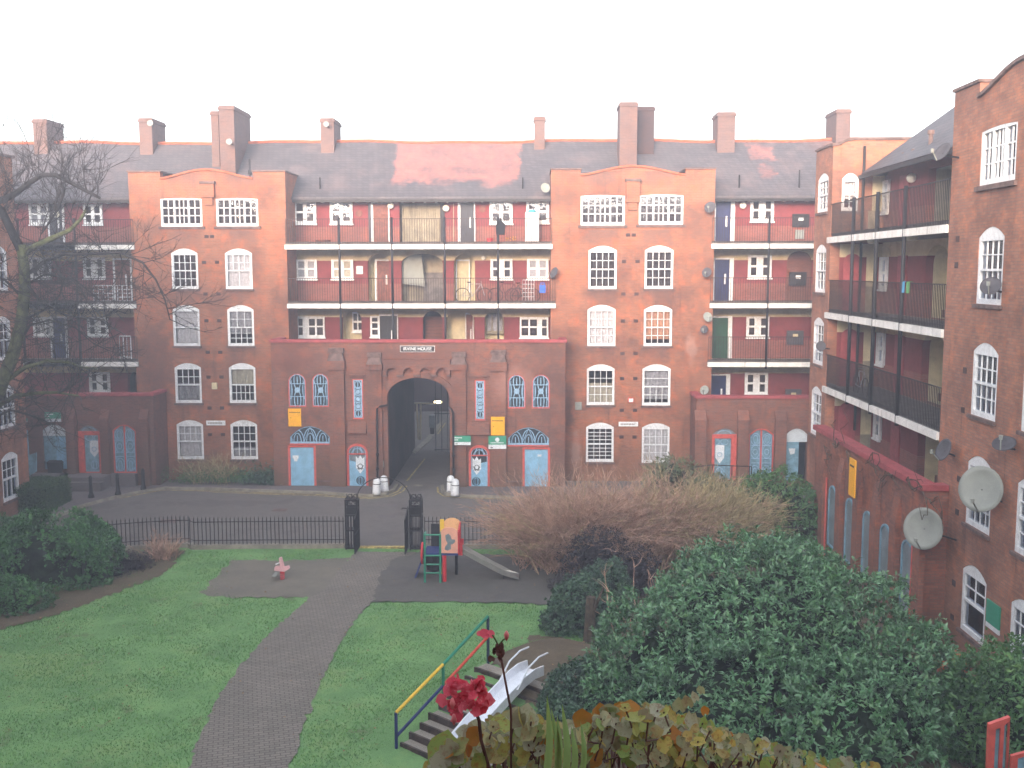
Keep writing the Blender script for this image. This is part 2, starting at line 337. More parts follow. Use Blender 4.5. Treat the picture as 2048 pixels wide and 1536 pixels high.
M['rubber'] = ground_mat('rubber_surface', ((84,82,78), (98,94,90), (80,78,74)), .8, 50, .95, .3, wet)
M['rubber2'] = ground_mat('worn_rubber_surface', ((102,98,90), (116,110,100), (100,98,84)), .8, 50, .95, .3)
M['pave'] = ground_mat('pavement', ((98,92,94), (110,102,100), (90,84,82)), .9, 30, .9, .3)
M['soil'] = ground_mat('earth', ((84,74,60), (98,86,70), (74,70,52)), 1.6, 25, 1., .8)
M['kerbs'] = plain('kerb_stone', (140,134,122), .9, .15, 3)
M['yline'] = plain('worn_yellow_line', (186,166,104), .85, .3, 7)
M['hazem'] = None
HAZE = .005
# ================================================================ buildings
ZA, ZB, ZC, ZD = 1.14, -1.61, -4.36, -7.11
PT = Plane('Y', 48.15); PW = Plane('Y', 50.15); PE = Plane('Y', 46.4); PWt = Plane('X', 10.85); PWw = Plane('X', 12.75); PWb = Plane('X', 10.2)
def arc_top(a0, a1, z0, z1, rise, k=10):
    """rectangle whose top is an arch of the given rise (z1 is the crown)"""
    c, h = (a0+a1)/2, (a1-a0)/2; pts = [(a0, z0), (a1, z0)]
    for i in range(k+1):
        q = math.pi*i/k; pts.append((c+h*math.cos(q), z1-rise+rise*math.sin(q)))
    return pts
def rect(a0, a1, z0, z1): return [(a0,z0),(a1,z0),(a1,z1),(a0,z1)]
def seg_top(a0, a1, z0, z1, rise, k=8):
    pts = [(a0, z0), (a1, z0)]
    for i in range(k+1):
        q = 1-2*i/k; pts.append(((a0+a1)/2+(a1-a0)/2*q, z1-rise*q*q))
    return pts
def sash(P, par, r, cols=4, rows=(2,2), curt=None, n=0., rise=.22, head=.16, label=None, openb=False, upper=None, lower=None, sill=True, split=.5):
    """white box sash window with a thick segmental head"""
    a0, a1, z0, z1 = r; f = .1
    ia0, ia1, iz0, iz1 = a0+f, a1-f, z0+.13, z1-rise-head*.55
    mid = iz0+(iz1-iz0)*split; g = .028
    m = MB(); outer = seg_top(a0, a1, z0, z1, rise)
    m.ring(P, outer, [rect(ia0, ia1, iz0, mid-g), rect(ia0, ia1, mid+g, iz1)], n-.12, n-.015)
    for (b0, b1, cc, rr, dn) in ((mid+g, iz1, cols if upper is None else upper[0], rows[0] if upper is None else upper[1], -.05), (iz0, mid-g, cols if lower is None else lower[0], rows[1] if lower is None else lower[1], -.07)):
        for i in range(1, cc): x = ia0+(ia1-ia0)*i/cc; m.pbox(P, x-.014, x+.014, b0, b1, n+dn-.02, n+dn+.012)
        for i in range(1, rr): z = b0+(b1-b0)*i/rr; m.pbox(P, ia0, ia1, z-.014, z+.014, n+dn-.02, n+dn+.01)
    w = m.build('window', M['white'], par)
    if label: w['label'] = label
    MB().pbox(P, ia0, ia1, iz0+(.33 if openb else 0), iz1, n-.1, n-.085).build('pane', M['glass'], w)
    if curt:
        c, q0, q1 = curt; k = 22; mm = MB(); vs = []
        for i in range(k+1):
            x = ia0+(ia1-ia0)*i/k; d = .012*math.sin(i*2.1+a0*9)+.01*math.sin(i*.9)
            vs += [P.w(x, iz0+(iz1-iz0)*q0, n-.2+d), P.w(x, iz0+(iz1-iz0)*q1, n-.2+d)]
        mm.add(vs, [(2*i, 2*i+2, 2*i+3, 2*i+1) for i in range(k)]); mm.build('curtain_or_dark_room', M[c], w, True, fix=False)
    if sill: MB().pbox(P, a0-.06, a1+.06, z0-.09, z0-.003, n-.1, n+.07).build('sill', M['cap'], w)
    return w
def wide_window(P, par, r, curt=None, n=0.):
    a0, a1, z0, z1 = r; W = a1-a0; m = MB(); f = .09
    xs = [a0+f, a0+W*.31, a0+W*.345, a0+W*.655, a0+W*.69, a1-f]; holes = [rect(xs[i], xs[i+1], z0+.14, z1-.09) for i in (0,2,4)]
    m.ring(P, seg_top(a0, a1, z0, z1, .05), holes, n-.12, n-.01)
    for i, c in ((0,2),(2,3),(4,2)):
        for j in range(1, c): x = xs[i]+(xs[i+1]-xs[i])*j/c; m.pbox(P, x-.02, x+.02, z0+.14, z1-.09, n-.08, n-.045)
        for j in (1,2): z = z0+.14+(z1-z0-.23)*j/3; m.pbox(P, xs[i], xs[i+1], z-.02, z+.02, n-.08, n-.05)
    w = m.build('window', M['white'], par)
    MB().pbox(P, a0+f, a1-f, z0+.14, z1-.09, n-.11, n-.095).build('pane', M['glass'], w)
    MB().pbox(P, a0+.05, a1-.05, z0+.1, z1-.05, n-.3, n-.28).build('curtain_or_dark_room', M[curt or 'roomdk'], w)  # without a curtain, a dark sheet stands for the unlit room
    MB().pbox(P, a0-.12, a1+.12, z0-.12, z0-.003, n-.1, n+.08).build('sill', M['cap'], w)
    return w
def casement(P, par, r, panes, n=0., curt='roomdk', rise=0., fr='white'):
    """thick white casement; panes = list of (x0,x1,y0,y1) fractions"""
    n += .045
    a0, a1, z0, z1 = r; W, H = a1-a0, z1-z0; m = MB()
    holes = [rect(a0+W*p[0], a0+W*p[1], z0+H*p[2], z0+H*p[3]) for p in panes]
    m.ring(P, seg_top(a0, a1, z0, z1, rise) if rise else rect(a0, a1, z0, z1), holes, n-.05, n+.045)
    m.pbox(P, a0-.04, a1+.04, z0-.07, z0-.002, n, n+.09)
    w = m.build('window', M[fr], par); MB().pbox(P, a0+.04, a1-.04, z0+.04, z1-.04, n-.01, n-.0).build('pane', M['glass'], w)
    MB().pbox(P, a0+.03, a1-.03, z0+.03, z1-.03, n-.045, n-.038).build('curtain_or_dark_room', M[curt], w)  # in the dark room colour this sheet stands for the unlit inside
    return w
P4 = [(.12,.42,.12,.47),(.58,.88,.12,.47),(.12,.42,.56,.9),(.58,.88,.56,.9)]
P4n = [(.12,.36,.12,.47),(.64,.88,.12,.47),(.12,.36,.56,.9),(.64,.88,.56,.9)]
P6l = [(.06,.22,.1,.48),(.44,.66,.1,.48),(.72,.94,.1,.48),(.06,.22,.55,.88),(.44,.66,.55,.88),(.72,.94,.55,.88)]
P6r = [(.06,.30,.1,.48),(.36,.6,.1,.48),(.78,.94,.1,.48),(.06,.30,.55,.88),(.36,.6,.55,.88),(.78,.94,.55,.88)]
def door(P, par, r, mat, n=0., frame=(.0,.16), slot=True, label=None, knob=True):
    a0, a1, z0, z1 = r; m = MB(); m.pbox(P, a0, a1, z0, z1, n-.03, n+.03)
    for q0, q1 in ((.08,.42),(.5,.92)):
        for s0, s1 in ((.12,.46),(.54,.88)): m.pbox(P, a0+(a1-a0)*s0, a0+(a1-a0)*s1, z0+(z1-z0)*q0, z0+(z1-z0)*q1, n+.03, n+.042)
    d = m.build('door', M[mat], par)
    if label: d['label'] = label
    fm = MB(); l, rr = frame
    fm.pbox(P, a0-max(l,.04), a0-.004, z0, z1+.08, n-.03, n+.05); fm.pbox(P, a1+.004, a1+max(rr,.04), z0, z1+.08, n-.03, n+.05); fm.pbox(P, a0-.003, a1+.003, z1+.004, z1+.08, n-.03, n+.048)
    fm.build('frame', M['white'], d)
    if slot: MB().pbox(P, a0+(a1-a0)*.66, a0+(a1-a0)*.77, z0+(z1-z0)*.42, z0+(z1-z0)*.66, n+.043, n+.07).build('handle_plate', M['white'], d)
    return d
def railing_mb(P, a0, a1, z, n, h=1.2, step=.115, mid=False, r=.009, ends=()):
    m = MB(); m.pbox(P, a0, a1, z+h-.03, z+h, n-.02, n+.02); m.pbox(P, a0, a1, z+.1, z+.125, n-.012, n+.012)
    k = max(2, int((a1-a0)/step))
    for i in range(k+1): x = a0+(a1-a0)*i/k; m.pbox(P, x-r, x+r, z+.02, z+h-.03, n-r, n+r)
    for (a, n0) in ends:
        m.tube([P.w(a, z+h, n0), P.w(a, z+h, n)], .015, 4)
        for i in range(1, int(abs(n-n0)/.13)): q = n0+(n-n0)*i/int(abs(n-n0)/.13); m.pbox(P, a-r, a+r, z, z+h, q-r, q+r)
    return m
def balcony(P, par, a0, a1, z, nf, nb, posts, rail='ironb', th=.2, ret=0):
    s = MB(); s.pbox(P, a0, a1, z-th, z-.006, nb, nf-.09); b = s.build('balcony_slab', M['conc'], par)
    f = MB(); xs = [a0]+[p for p in posts if a0 < p < a1]+[a1]
    for i in range(len(xs)-1): f.pbox(P, xs[i]+(.03 if i else 0), xs[i+1]-(.03 if i < len(xs)-2 else 0), z-th-.015, z, nf-.08, nf)
    f.build('fascia', M['whitec'], b); MB().pbox(P, a0+.02, a1-.02, z, z+.13, nf-.26, nf-.14).build('kerb', M['conc'], b)
    railing_mb(P, a0+.04, a1-.04, z, nf-.1).build('railing', M[rail], b)
    return b
def post(P, par, a, z0, z1, n, r=.045):
    return MB().tube([P.w(a,z0,n), P.w(a,z1,n)], r*1.25, 8).build('post', M['iron'], par, True)
def vents(P, par, pts, n=0.):
    for x, y in pts:
        a, z = P.px(x, y); m = MB(); m.pbox(P, a-.1, a+.1, z-.075, z+.075, n-.002, n+.012)
        for i in range(3): q = a-.06+i*.06; m.pbox(P, q-.012, q+.012, z-.06, z+.06, n+.012, n+.02)
        m.build('air_brick', M['brick_dk'], par)
def curve_outline(a0, a1, pw, ztop, zend, zpk, z0, off=0.):
    """tower outline: two square piers and a swept gable between them"""
    pts = [(a0, z0), (a1, z0), (a1, ztop), (a1-pw, ztop)]; g0, g1 = a1-pw, a0+pw
    for i in range(17):
        q = i/16; x = g0+(g1-g0)*q; e = (1-math.cos(2*math.pi*q))/2; pts.append((x, zend+off+(zpk-zend)*e**.75))
    return pts+[(a0+pw, ztop), (a0, ztop)]
main = empty('apartment_building', 'long five-storey red brick range with slate roof, two square towers and a central carriage arch', 'building', (-5.3, 50, GZ))
# ---------------- towers
def tower(x0, x1, ptop, pwl, wides, sashes, pier, gable, vent):
    a0, a1 = PT.px(x0, 400)[0], PT.px(x1, 400)[0]
    ztop = PT.px((x0+x1)/2, ptop)[1]; z0 = GZ-.3; pw = PT.px(pwl, 400)[0]-a0
    zend, zpk = PT.px(x0+60, gable[0])[1], PT.px((x0+x1)/2, gable[1])[1]
    wr = [PT.rect(*w) for w in wides]; srs = [PT.rect(*s[0]) for s in sashes]
    out = curve_outline(a0, a1, pw, ztop, zend, zpk, z0)
    holes = [seg_top(a-.0, b, c, d, .05) for a, b, c, d in wr]+[seg_top(a, b, c, d, .22) for a, b, c, d in srs]
    t = MB().ring(PT, out, holes, -.35, 0); 
    t.pbox(PT, a0+.002, a0+.35, z0, ztop-.002, -2.9, -.351); t.pbox(PT, a1-.35, a1-.002, z0, ztop-.002, -2.9, -.351); t.pbox(PT, a0+.36, a1-.36, 3.9, 4.0, -2.9, -.36)
    wall = t.build('tower_wall', M['brick_t'], main)
    # square piers stand a little proud, with thin stone caps; tiled edge on the gable
    c = MB()
    for b0, b1 in ((a0-.04, a0+pw+.05), (a1-pw-.05, a1+.04)): MB().pbox(PT, b0, b1, ztop+.003, ztop+.07, -2.9, .06).build('cap_stone', M['cap'], wall)
    g = MB(); top = curve_outline(a0, a1, pw, ztop, zend, zpk, z0, .0)[4:21]
    for i in range(len(top)-1):
        (p, q), (r_, s_) = top[i], top[i+1]; g.hexa([PT.w(p,q+.004,.08),PT.w(r_,s_+.004,.08),PT.w(r_,s_+.004,-.37),PT.w(p,q+.004,-.37),PT.w(p,q+.09,.08),PT.w(r_,s_+.09,.08),PT.w(r_,s_+.09,-.37),PT.w(p,q+.09,-.37)])
    g.build('gable_coping', M['tilecap'], wall)
    p0, p1, pz0, pz1 = PT.rect(*pier); k = MB(); k.pbox(PT, p0, p1, pz0, pz1, .003, .2); k.pbox(PT, p0+.1, p1-.1, pz0-.35, pz0-.002, .003, .12); pr_ = k.build('central_pier', M['brick_t'], wall)
    MB().pbox(PT, p0-.05, p1+.05, pz1+.003, pz1+.12, .003, .26).build('pier_cap', M['cap'], wall)
    for w_, c_ in zip(wr, ('roomdk', 'roomdk')): wide_window(PT, main, w_, c_)
    for (_, kw), r in zip(sashes, srs): sash(PT, main, r, **kw)
    vents(PT, main, vent)
    return a0, a1
A0, A1 = tower(258, 571, 344, 322, [(321.5,404,396,453),(432.5,516,396,452.5)],
  [((343,396,497,578), dict(curt=('roomdk',.0,1), label='sash window with dark panes')), ((450.5,504.5,497,578), dict(curt=('curtw',0,1), lower=(2,1))),
   ((346,399.5,610,692), dict(curt=('curtw',0,1), upper=(1,1), lower=(1,1))), ((455,508,610,692), dict(curt=('curt',.35,1), upper=(3,2), lower=(4,3))),
   ((350,403,726,806), dict(curt=('curt',0,.55), lower=(1,1))), ((458.5,511.5,726,806), dict(curt=('curtb',.52,1), upper=(1,1), lower=(5,2))),
   ((354,407,840,918.5), dict(curt=('curtw',0,1), upper=(4,2), lower=(1,1))), ((461.5,515,840,918.5), dict(curt=('curt',0,.3)))],
  (404,430,368,395), (359,341), [(413,473),(424,473),(408,524.5),(434,524.5),(411,588),(437,588),(413,641.5),(438.5,641.5),(415.5,704.5),(440.5,704.5),(417,754),(443,754),(419,816),(444,816),(420,869),(446,869)])
B0, B1 = tower(1102, 1430, 339, 1161, [(1161.5,1249.5,390,450.5),(1278,1366.5,389,449)],
  [((1177,1233.5,491.5,578), dict(curt=('roomdk',0,1), openb=True, rows=(2,2), label='sash window pushed up above a dark gap')), ((1289.5,1346.5,491,577.5), dict(curt=('roomdk',0,1))),
   ((1175,1231,609.5,692), dict(curt=('curtw',0,1))), ((1287.5,1344,610,692), dict(curt=('curto',.12,1))),
   ((1173.5,1229,728.5,810), dict(curt=('curtb',0,.6), )), ((1284.5,1341,728.5,811), dict(curt=('curt',.1,1), upper=(1,2))),
   ((1172,1227.5,845,924), dict(curt=('roomdk',0,1), cols=4, rows=(4,4), label='ground floor sash window behind a close white grille')), ((1283.5,1339,846,926), dict(curt=('curtw',0,1)))],
  (1252,1279,363,405), (352,334), [(1258,400),(1270,400),(1256,470),(1267.5,470),(1248,523),(1275,523),(1246.5,588),(1273,588),(1246,642),(1272,642),(1245,707),(1271,707),(1244,757),(1270.5,757),(1243.5,820.5),(1270,820.5),(1243,874),(1269,874)])
XL, XR = -33., 17.5
# ---------------- back walls of the walkways
def backwall(a0, a1, z0, z1, holes): return MB().ring(PW, rect(a0, a1, z0, z1), holes, -.25, 0).build('walkway_wall', M['brick_r'], main)
def niche(P, par, r, rise, depth=.9, mat='cream', back='cream'):
    a0, a1, z0, z1 = r; m = MB(); m.pbox(P, a0-.02, a1+.02, z0-.02, z1+.02, -depth-.1, -depth)
    pts = arc_top(a0, a1, z0, z1, rise); k = len(pts)
    m.add([P.w(a,z,-.25) for a,z in pts]+[P.w(a,z,-depth) for a,z in pts], [(i,(i+1)%k,k+(i+1)%k,k+i) for i in range(k)])
    return m.build('niche', M[back], par)
def R(x0, x1, y0, y1): return PW.rect(x0, x1, y0, y1)
def floorz(r, z): return (r[0], r[1], z+.01, r[3])
nB1 = floorz(R(735.7,778.8,506,600), ZB); nB2 = floorz(R(803,886,507.5,600), ZB); nB3 = floorz(R(907.7,950,506,600), ZB)
nC1 = floorz(R(684,723,621,675), ZC); nC2 = floorz(R(845.6,885,622,675), ZC); nC3 = floorz(R(891.6,948.7,623,675), ZC); nC4 = floorz(R(969,1008,622,675), ZC)
nA = floorz(R(799,882,405,486), ZA)
centre_niches = [(nB1,.5),(nB2,.45),(nB3,.5),(nC1,.45),(nC2,.45),(nC3,.4),(nC4,.45)]
backwall(A1-.1, B0+.1, ZC-.2, 3.85, [arc_top(*r, ri) for r, ri in centre_niches]+[rect(*nA)])
for i, (r, ri) in enumerate(centre_niches): niche(PW, main, r, ri, .9, back='brick_dk' if i == 4 else 'creamd' if i == 1 else 'cream')
niche(PW, main, nA, .02, 1.3, back='creamd')
bd = MB()
for i in range(17): a = nA[0]+.06+i*(nA[1]-nA[0]-.12)/17; bd.pbox(PW, a, a+.09, ZA+.02, nA[3]-.05, -.42, -.39)
bd.pbox(PW, nA[0]+.9, nA[0]+.98, ZA+.02, ZA+1.2, -.38, -.34); bd.build('stair_boarding', M['creamd'], main)
MB().pbox(PW, nA[1]-.02, nA[1]+.18, ZA+.02, nA[3]-.02, .003, .06).build('open_door_edge', M['iron'], main)
# the stair flights seen in the arches
st = MB(); a0, a1 = nB2[0], nB2[1]
st.hexa([PW.w(a0,ZB+.9,-.3),PW.w(a0+1.1,ZB+.75,-.3),PW.w(a0+1.1,ZB+.75,-.85),PW.w(a0,ZB+.9,-.85),PW.w(a0,ZB+2.3,-.3),PW.w(a0+.95,ZB+2.3,-.3),PW.w(a0+.95,ZB+2.3,-.85),PW.w(a0,ZB+2.3,-.85)])
st.pbox(PW, a0+.28, a0+1.12, ZB+.93, ZB+1.06, -.29, -.2); st.build('stair_flight', M['dish'], main)
s2 = MB()
for i in range(9): s2.pbox(PW, a0+1.0, a1-.05, ZB+i*.16, ZB+.16+i*.16, -.5-i*.04, -.42-i*.04)
for i in range(7): s2.pbox(PW, a0+.3+i*.13, a0+.33+i*.13, ZB, ZB+.86, -.3, -.27)
s2.build('stair_steps', M['conc'], main)
s3 = MB()
for i in range(12): s3.pbox(PW, nC2[0]+.05, nC2[1]-.05, ZC+i*.17, ZC+.15+i*.17, -.35-i*.04, -.3-i*.04)
s3.build('stair_steps', M['brick_in'], main)
# casements, doors on the centre walkways
for r, pn, cu in ((R(588,633,403,447.6),P4,'roomdk'),(R(660.5,705.5,403,447.6),P4,'roomdk'),(R(979.5,1025,402.5,447.3),P4,'roomdk'),(R(1052.7,1098,402,446),P4,'roomdk'),
    (R(592,634.5,519,558),P4,'curt'),(R(663.5,707,519,558),P4,'curtb'),(R(981,1025,518,558),P4n,'roomdk'),(R(1054,1097,517.5,558),P4,'curt'),
    (R(594,650,632.7,674),P6l,'roomdk'),(R(1039.5,1096.7,634,675),P6r,'roomdk')): casement(PW, main, r, pn, .02, cu)
def dz(r, z): return (r[0], r[1], z+.012, r[3])
door(PW, main, dz(R(747,777,407,484), ZA), 'brdoor', .03, (.1,.05), False, 'brown wooden door beside a pale side panel')
MB().pbox(PW, R(735,747,407,484)[0]+.05, R(735,747,407,484)[1]-.04, ZA+.02, R(735,747,407,484)[3], .0, .05).build('side_light', M['ddoor'], main)
door(PW, main, dz(R(921,948,407,484), ZA), 'ddoor', .03, (.12,.06), True, 'charcoal door with a white handle plate')
MB().pbox(PW, R(907,920,407,484)[0], R(907,920,407,484)[1]-.3, ZA+.02, R(907,920,407,484)[3], .0, .05).build('side_panel', M['cream'], main)
door(PW, main, (R(750,777,522,599)[0], R(750,777,522,599)[1], ZB+.012, R(750,777,522,599)[3]), 'brdoor', -.7, (.1,.1), True, 'brown door set back in an arched recess')
door(PW, main, (R(912,936,522,599)[0], R(912,936,522,599)[1], ZB+.012, R(912,936,522,599)[3]), 'cream', -.7, (.05,.05), False, 'white door set back in an arched recess')
casement(PW, main, R(700,722,625,665), [(.1,.45,.1,.45),(.55,.9,.1,.45),(.1,.45,.55,.9),(.55,.9,.55,.9)], -.7, 'roomdk')
casement(PW, main, R(741,758.5,632,673.5), [(.2,.85,.1,.35),(.2,.85,.42,.66),(.2,.85,.73,.92)], .02, 'roomdk')
door(PW, main, dz(R(760,794.5,632,673), ZC), 'iron', .03, (.03,.03), True, 'black door beside a narrow white window')
door(PW, main, (R(931,948,630,675)[0], R(931,948,630,675)[1]-.1, ZC+.012, R(931,948,630,675)[3]), 'brdoor', -.6, (.03,.03), True, 'narrow brown door set back in a cream arch')
casement(PW, main, R(972,1006,627,666), [(.06,.3,.08,.93),(.36,.62,.08,.93),(.68,.94,.08,.93)], -.6, 'curt', fr='creamd')
MB().pbox(PW, *R(713,726,532,548), 0.003, .05).build('meter_cabinet', M['white'], main)
for x, y in ((718,427),(965,418)): a, z = PW.px(x, y); MB().lathe(PW.w(a,z,.0), [(.17,-.04),(.17,.0),(.12,.03)][::-1], 14, 'y').build('wall_plate', M['brdoor'], main)
# ---------------- right section
RN = [(floorz(R(1573,1623,502,600), ZB), .5), (floorz(R(1569,1620,619,720), ZC), .5)]
nD = (floorz(R(1565,1618,736,790), ZD), .5); RN.append(nD)
backwall(B1-.1, XR, ZD-.2, 3.85, [arc_top(*r, ri) for r, ri in RN])
for r, ri in RN:
    a0, a1, z0, z1 = r; MB().ext(PW, arc_top(a0+.003, a1-.003, z0, z1-.003, ri), -.2, -.07).build('blind_arch', M['brick_in'] if r is RN[0][0] else M['brick_r'], main)
for r, cu in ((R(1500,1547,399,443),'roomdk'),(R(1495.5,1542.5,510.5,556),'roomdk'),(R(1492,1537.5,632.7,674.5),'roomdk'),(R(1489,1535,745,788.5),'roomdk')): casement(PW, main, r, P4n, .02, cu)
for (x0,x1,y0,y1), z, mt, lb in (((1431,1460.5,403.6,481),ZA,'bdoor','navy blue door on the top walkway'),((1428.5,1458,519,601),ZB,'bdoor','navy blue door on the second walkway down'),((1423,1455,635.5,720.5),ZC,'gdoor','dark green door'),((1420,1451.5,751,791),ZD,'bdoor','navy blue door on the lowest walkway')):
    door(PW, main, dz(R(x0,x1,y0,y1), z), mt, .03, (.05,.2), mt != 'gdoor', lb)
for (x0,x1,y0,y1), mt in (((1584,1617.6,428,454),'iron'),((1578,1612,544,571),'iron'),((1573,1606,661,689),'dishd'),((1570,1602,778,791),'dishd')):
    a = R(x0,x1,y0,y1); m = MB(); m.pbox(PW, *a, .003, .1); m.pbox(PW, a[0]+.05, a[1]-.05, a[2]+.05, a[3]-.05, .1, .12); b = m.build('notice_board', M[mt], main)
    MB().pbox(PW, (a[0]+a[1])/2-.12, (a[0]+a[1])/2+.12, a[3]-.32, a[3]-.16, .122, .14).build('notice', M['white'] if mt != 'dishd' else M['cream'], b)
MB().pbox(PW, *R(1590,1607,460,478), .003, .09).build('meter_cabinet', M['dish'], main)
# ---------------- left section
backwall(XL, A0+.1, ZD-.2, 3.85, [arc_top(*floorz(R(256,280,744,790), ZD), .4)])
niche(PW, main, floorz(R(256,280,744,790), ZD), .4, .9, back='brick_dk')
for r, cu, pn in ((R(168,206,409,449),'roomdk',P4),(R(168,211,515,557),'roomdk',P4n),(R(176,217,634,672),'roomdk',P4n),(R(180,221,744,784),'roomdk',P4n),(R(60,100,409,449),'curt',P4),(R(62,103,515,557),'roomdk',P4n),(R(68,108,634,672),'curt',P4n)): casement(PW, main, r, pn, .02, cu)
for (x0,x1,y0,y1), z, mt in (((232,262,520,600),ZB,'brdoor'),((100,126,407,484),ZA,'ddoor'),((106,132,636,718),ZC,'bdoor')): door(PW, main, dz(R(x0,x1,y0,y1), z), mt, .03, (.1,.1))
# ---------------- balconies and posts
pc = [PT.px(x, 490)[0] for x in (679.3,784.3,889.6,996.2)]
for z, x0, x1, y in ((ZA,568.5,1105,490),(ZB,573.5,1111.5,608)):
    balcony(PT, main, PT.px(x0+2,y)[0], PT.px(x1,y)[0], z, .15, -2., pc)
for a in pc: post(PT, main, a, ZA-.2-2.55, ZA+1.25, .1); post(PT, main, a, ZC+.25, ZB-.1, .1, .04)
pr2 = [PT.px(1537, 490)[0]]
for z, x0, y in ((ZA,1422,488),(ZB,1418.5,608),(ZC,1414,725)): balcony(PT, main, PT.px(x0,y)[0], XR, z, .15, -2., pr2+[PT.px(1650,490)[0]])
post(PT, main, pr2[0], ZC-.3, ZA+1.3, .1)
pl = [PT.px(x, 490)[0] for x in (152, 40)]
for z, x1, y in ((ZA,270,490),(ZB,274,608),(ZC,278,723)): balcony(PT, main, XL, PT.px(x1,y)[0], z, .15, -2., pl, 'ironb')
for a in pl: post(PT, main, a, ZC-.3, ZA+1.25, .1)
# ---------------- lower blocks
def block(a0, a1, ztop, zdeck, holes, mat, extra=None, zb=GZ-.3):
    m = MB(); m.ring(PE, rect(a0, a1, zb, ztop), holes, -.35, 0)
    m.pbox(PE, a0+.002, a0+.3, zb, ztop-.002, -1.9, -.351); m.pbox(PE, a1-.3, a1-.002, zb, ztop-.002, -1.9, -.351)
    w = m.build('block_wall', mat, main); MB().pbox(PE, a0+.31, a1-.31, zdeck-.2, zdeck, -3.9, -.36).build('walkway_deck', M['conc'], main)
    c = MB(); c.pbox(PE, a0-.06, a1+.06, ztop+.003, ztop+.13, -.36, .08); c.pbox(PE, a0-.06, a0+.3, ztop+.003, ztop+.128, -1.7, -.361); c.pbox(PE, a1-.3, a1+.06, ztop+.003, ztop+.128, -1.7, -.361)
    c.build('coping', M['coping'], main); return w
def RE(x0, x1, y0, y1): return PE.rect(x0, x1, y0, y1)
E0, E1 = PE.px(541, 682)[0], PE.px(1131, 682)[0]; ZE = PE.px(836, 685)[1]
arch = RE(776, 899.5, 755, 985); arch = (arch[0], arch[1], GZ-.3, arch[3])
twins = [RE(576.6,612,747,814), RE(624,657.5,747,814), RE(1015.5,1051,749,817), RE(1063.6,1099.5,749,817)]
slits = [RE(705,726.5,758,838.5), RE(949.5,970.5,760,841)]
lun = [RE(580,659.5,852.5,887), RE(1016,1098,855,890)]
bdoors = [RE(576.6,632.3,891,976), RE(1045,1100,895,980)]
adoors = [RE(693.8,736.3,887,977.5), RE(937.6,979.5,890,979.5)]
def aN(r, rise, e=0.): return arc_top(r[0]+e, r[1]-e, r[2]+e, r[3]-e, rise-e)
AR = .9      # rise of the carriage arch
holes = [arc_top(*arch, AR, 24)]+[aN(r, .38) for r in twins]+[rect(*r) for r in slits]+[seg_top(*r, .5) for r in lun]+[rect(*r) for r in bdoors]+[aN(r, .42) for r in adoors]
block(E0, E1, ZE, ZC, holes, M['brick_b'])
# arch ring, tunnel lining, corbel table, buttresses
m = MB(); ao = arc_top(arch[0]-.28, arch[1]+.28, arch[3]-1.5, arch[3]+.26, AR+.26, 24)[2:]; ai = arc_top(arch[0]+.0, arch[1]-.0, arch[3]-1.5, arch[3], AR, 24)[2:]
m.ring(PE, [(ao[0][0], arch[3]-1.5)]+ao+[(ao[-1][0], arch[3]-1.5)]+[(ai[-1][0], arch[3]-1.5)]+ai[::-1]+[(ai[0][0], arch[3]-1.5)], [], .003, .12); m.build('arch_ring', M['brick_b'], main)
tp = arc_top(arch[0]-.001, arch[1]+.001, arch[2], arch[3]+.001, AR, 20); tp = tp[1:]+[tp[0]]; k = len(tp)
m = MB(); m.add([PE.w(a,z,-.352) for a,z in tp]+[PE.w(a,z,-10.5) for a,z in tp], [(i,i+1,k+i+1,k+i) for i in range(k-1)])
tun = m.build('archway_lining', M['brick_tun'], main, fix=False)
m = MB(); x0, x1, zc0, zc1 = RE(768,901,731,744); n = 4; W = (x1-x0)/n
m.pbox(PE, x0, x1, zc1-.06, zc1+.3, .003, .25)
for i in range(n):
    c = x0+W*(i+.5); pts = [(x0+W*i, zc1-.063), (x0+W*i, zc0-.1), (x0+W*i+.14, zc0-.1)]+[(c+(W/2-.14)*math.cos(math.pi*(1-j/8)), zc0+.0+.2*math.sin(math.pi*j/8)) for j in range(9)]+[(x0+W*(i+1)-.14, zc0-.1), (x0+W*(i+1)-.002, zc0-.1), (x0+W*(i+1)-.002, zc1-.063)]
    m.ring(PE, pts, [], .003, .23)
ct_ = m.build('corbel_table', M['brick_b'], main); m = MB()
for i in range(n+1): q = x0+W*i; m.pbox(PE, max(x0, q-.16), min(x1, q+.16), zc0-.19, zc0-.105, .003, .26)
m.build('corbel_stone', M['brick_ch'], ct_)
for (x0,x1,yt,yc,y2), d in (((656,691,721,738,700),.34),((733,766,728,739,709),.3),((901,934.5,728,739.5,708),.3),((979.5,1014,723,741,704),.34)):
    a0, a1, zc_, zt = PE.rect(x0, x1, yt, yc); z2 = PE.px(x0, y2)[1]; m = MB()
    m.pbox(PE, a0+.05, a1-.05, GZ-.3, zc_-.003, .003, d-.12); m.pbox(PE, a0, a1, zc_, zt, .003, d); m.build('buttress', M['brick_b'], main)
    c = MB(); c.hexa([PE.w(a0+.02,zt+.003,d-.01),PE.w(a1-.02,zt+.003,d-.01),PE.w(a1-.02,zt+.003,.003),PE.w(a0+.02,zt+.003,.003),PE.w(a0+.12,z2-.12,d*.55),PE.w(a1-.12,z2-.12,d*.55),PE.w(a1-.12,z2-.12,.003),PE.w(a0+.12,z2-.12,.003)])
    c.pbox(PE, a0+.06, a1-.06, z2-.117, z2+.1, .003, d*.62); c.build('buttress_cap', M['cap'], main)
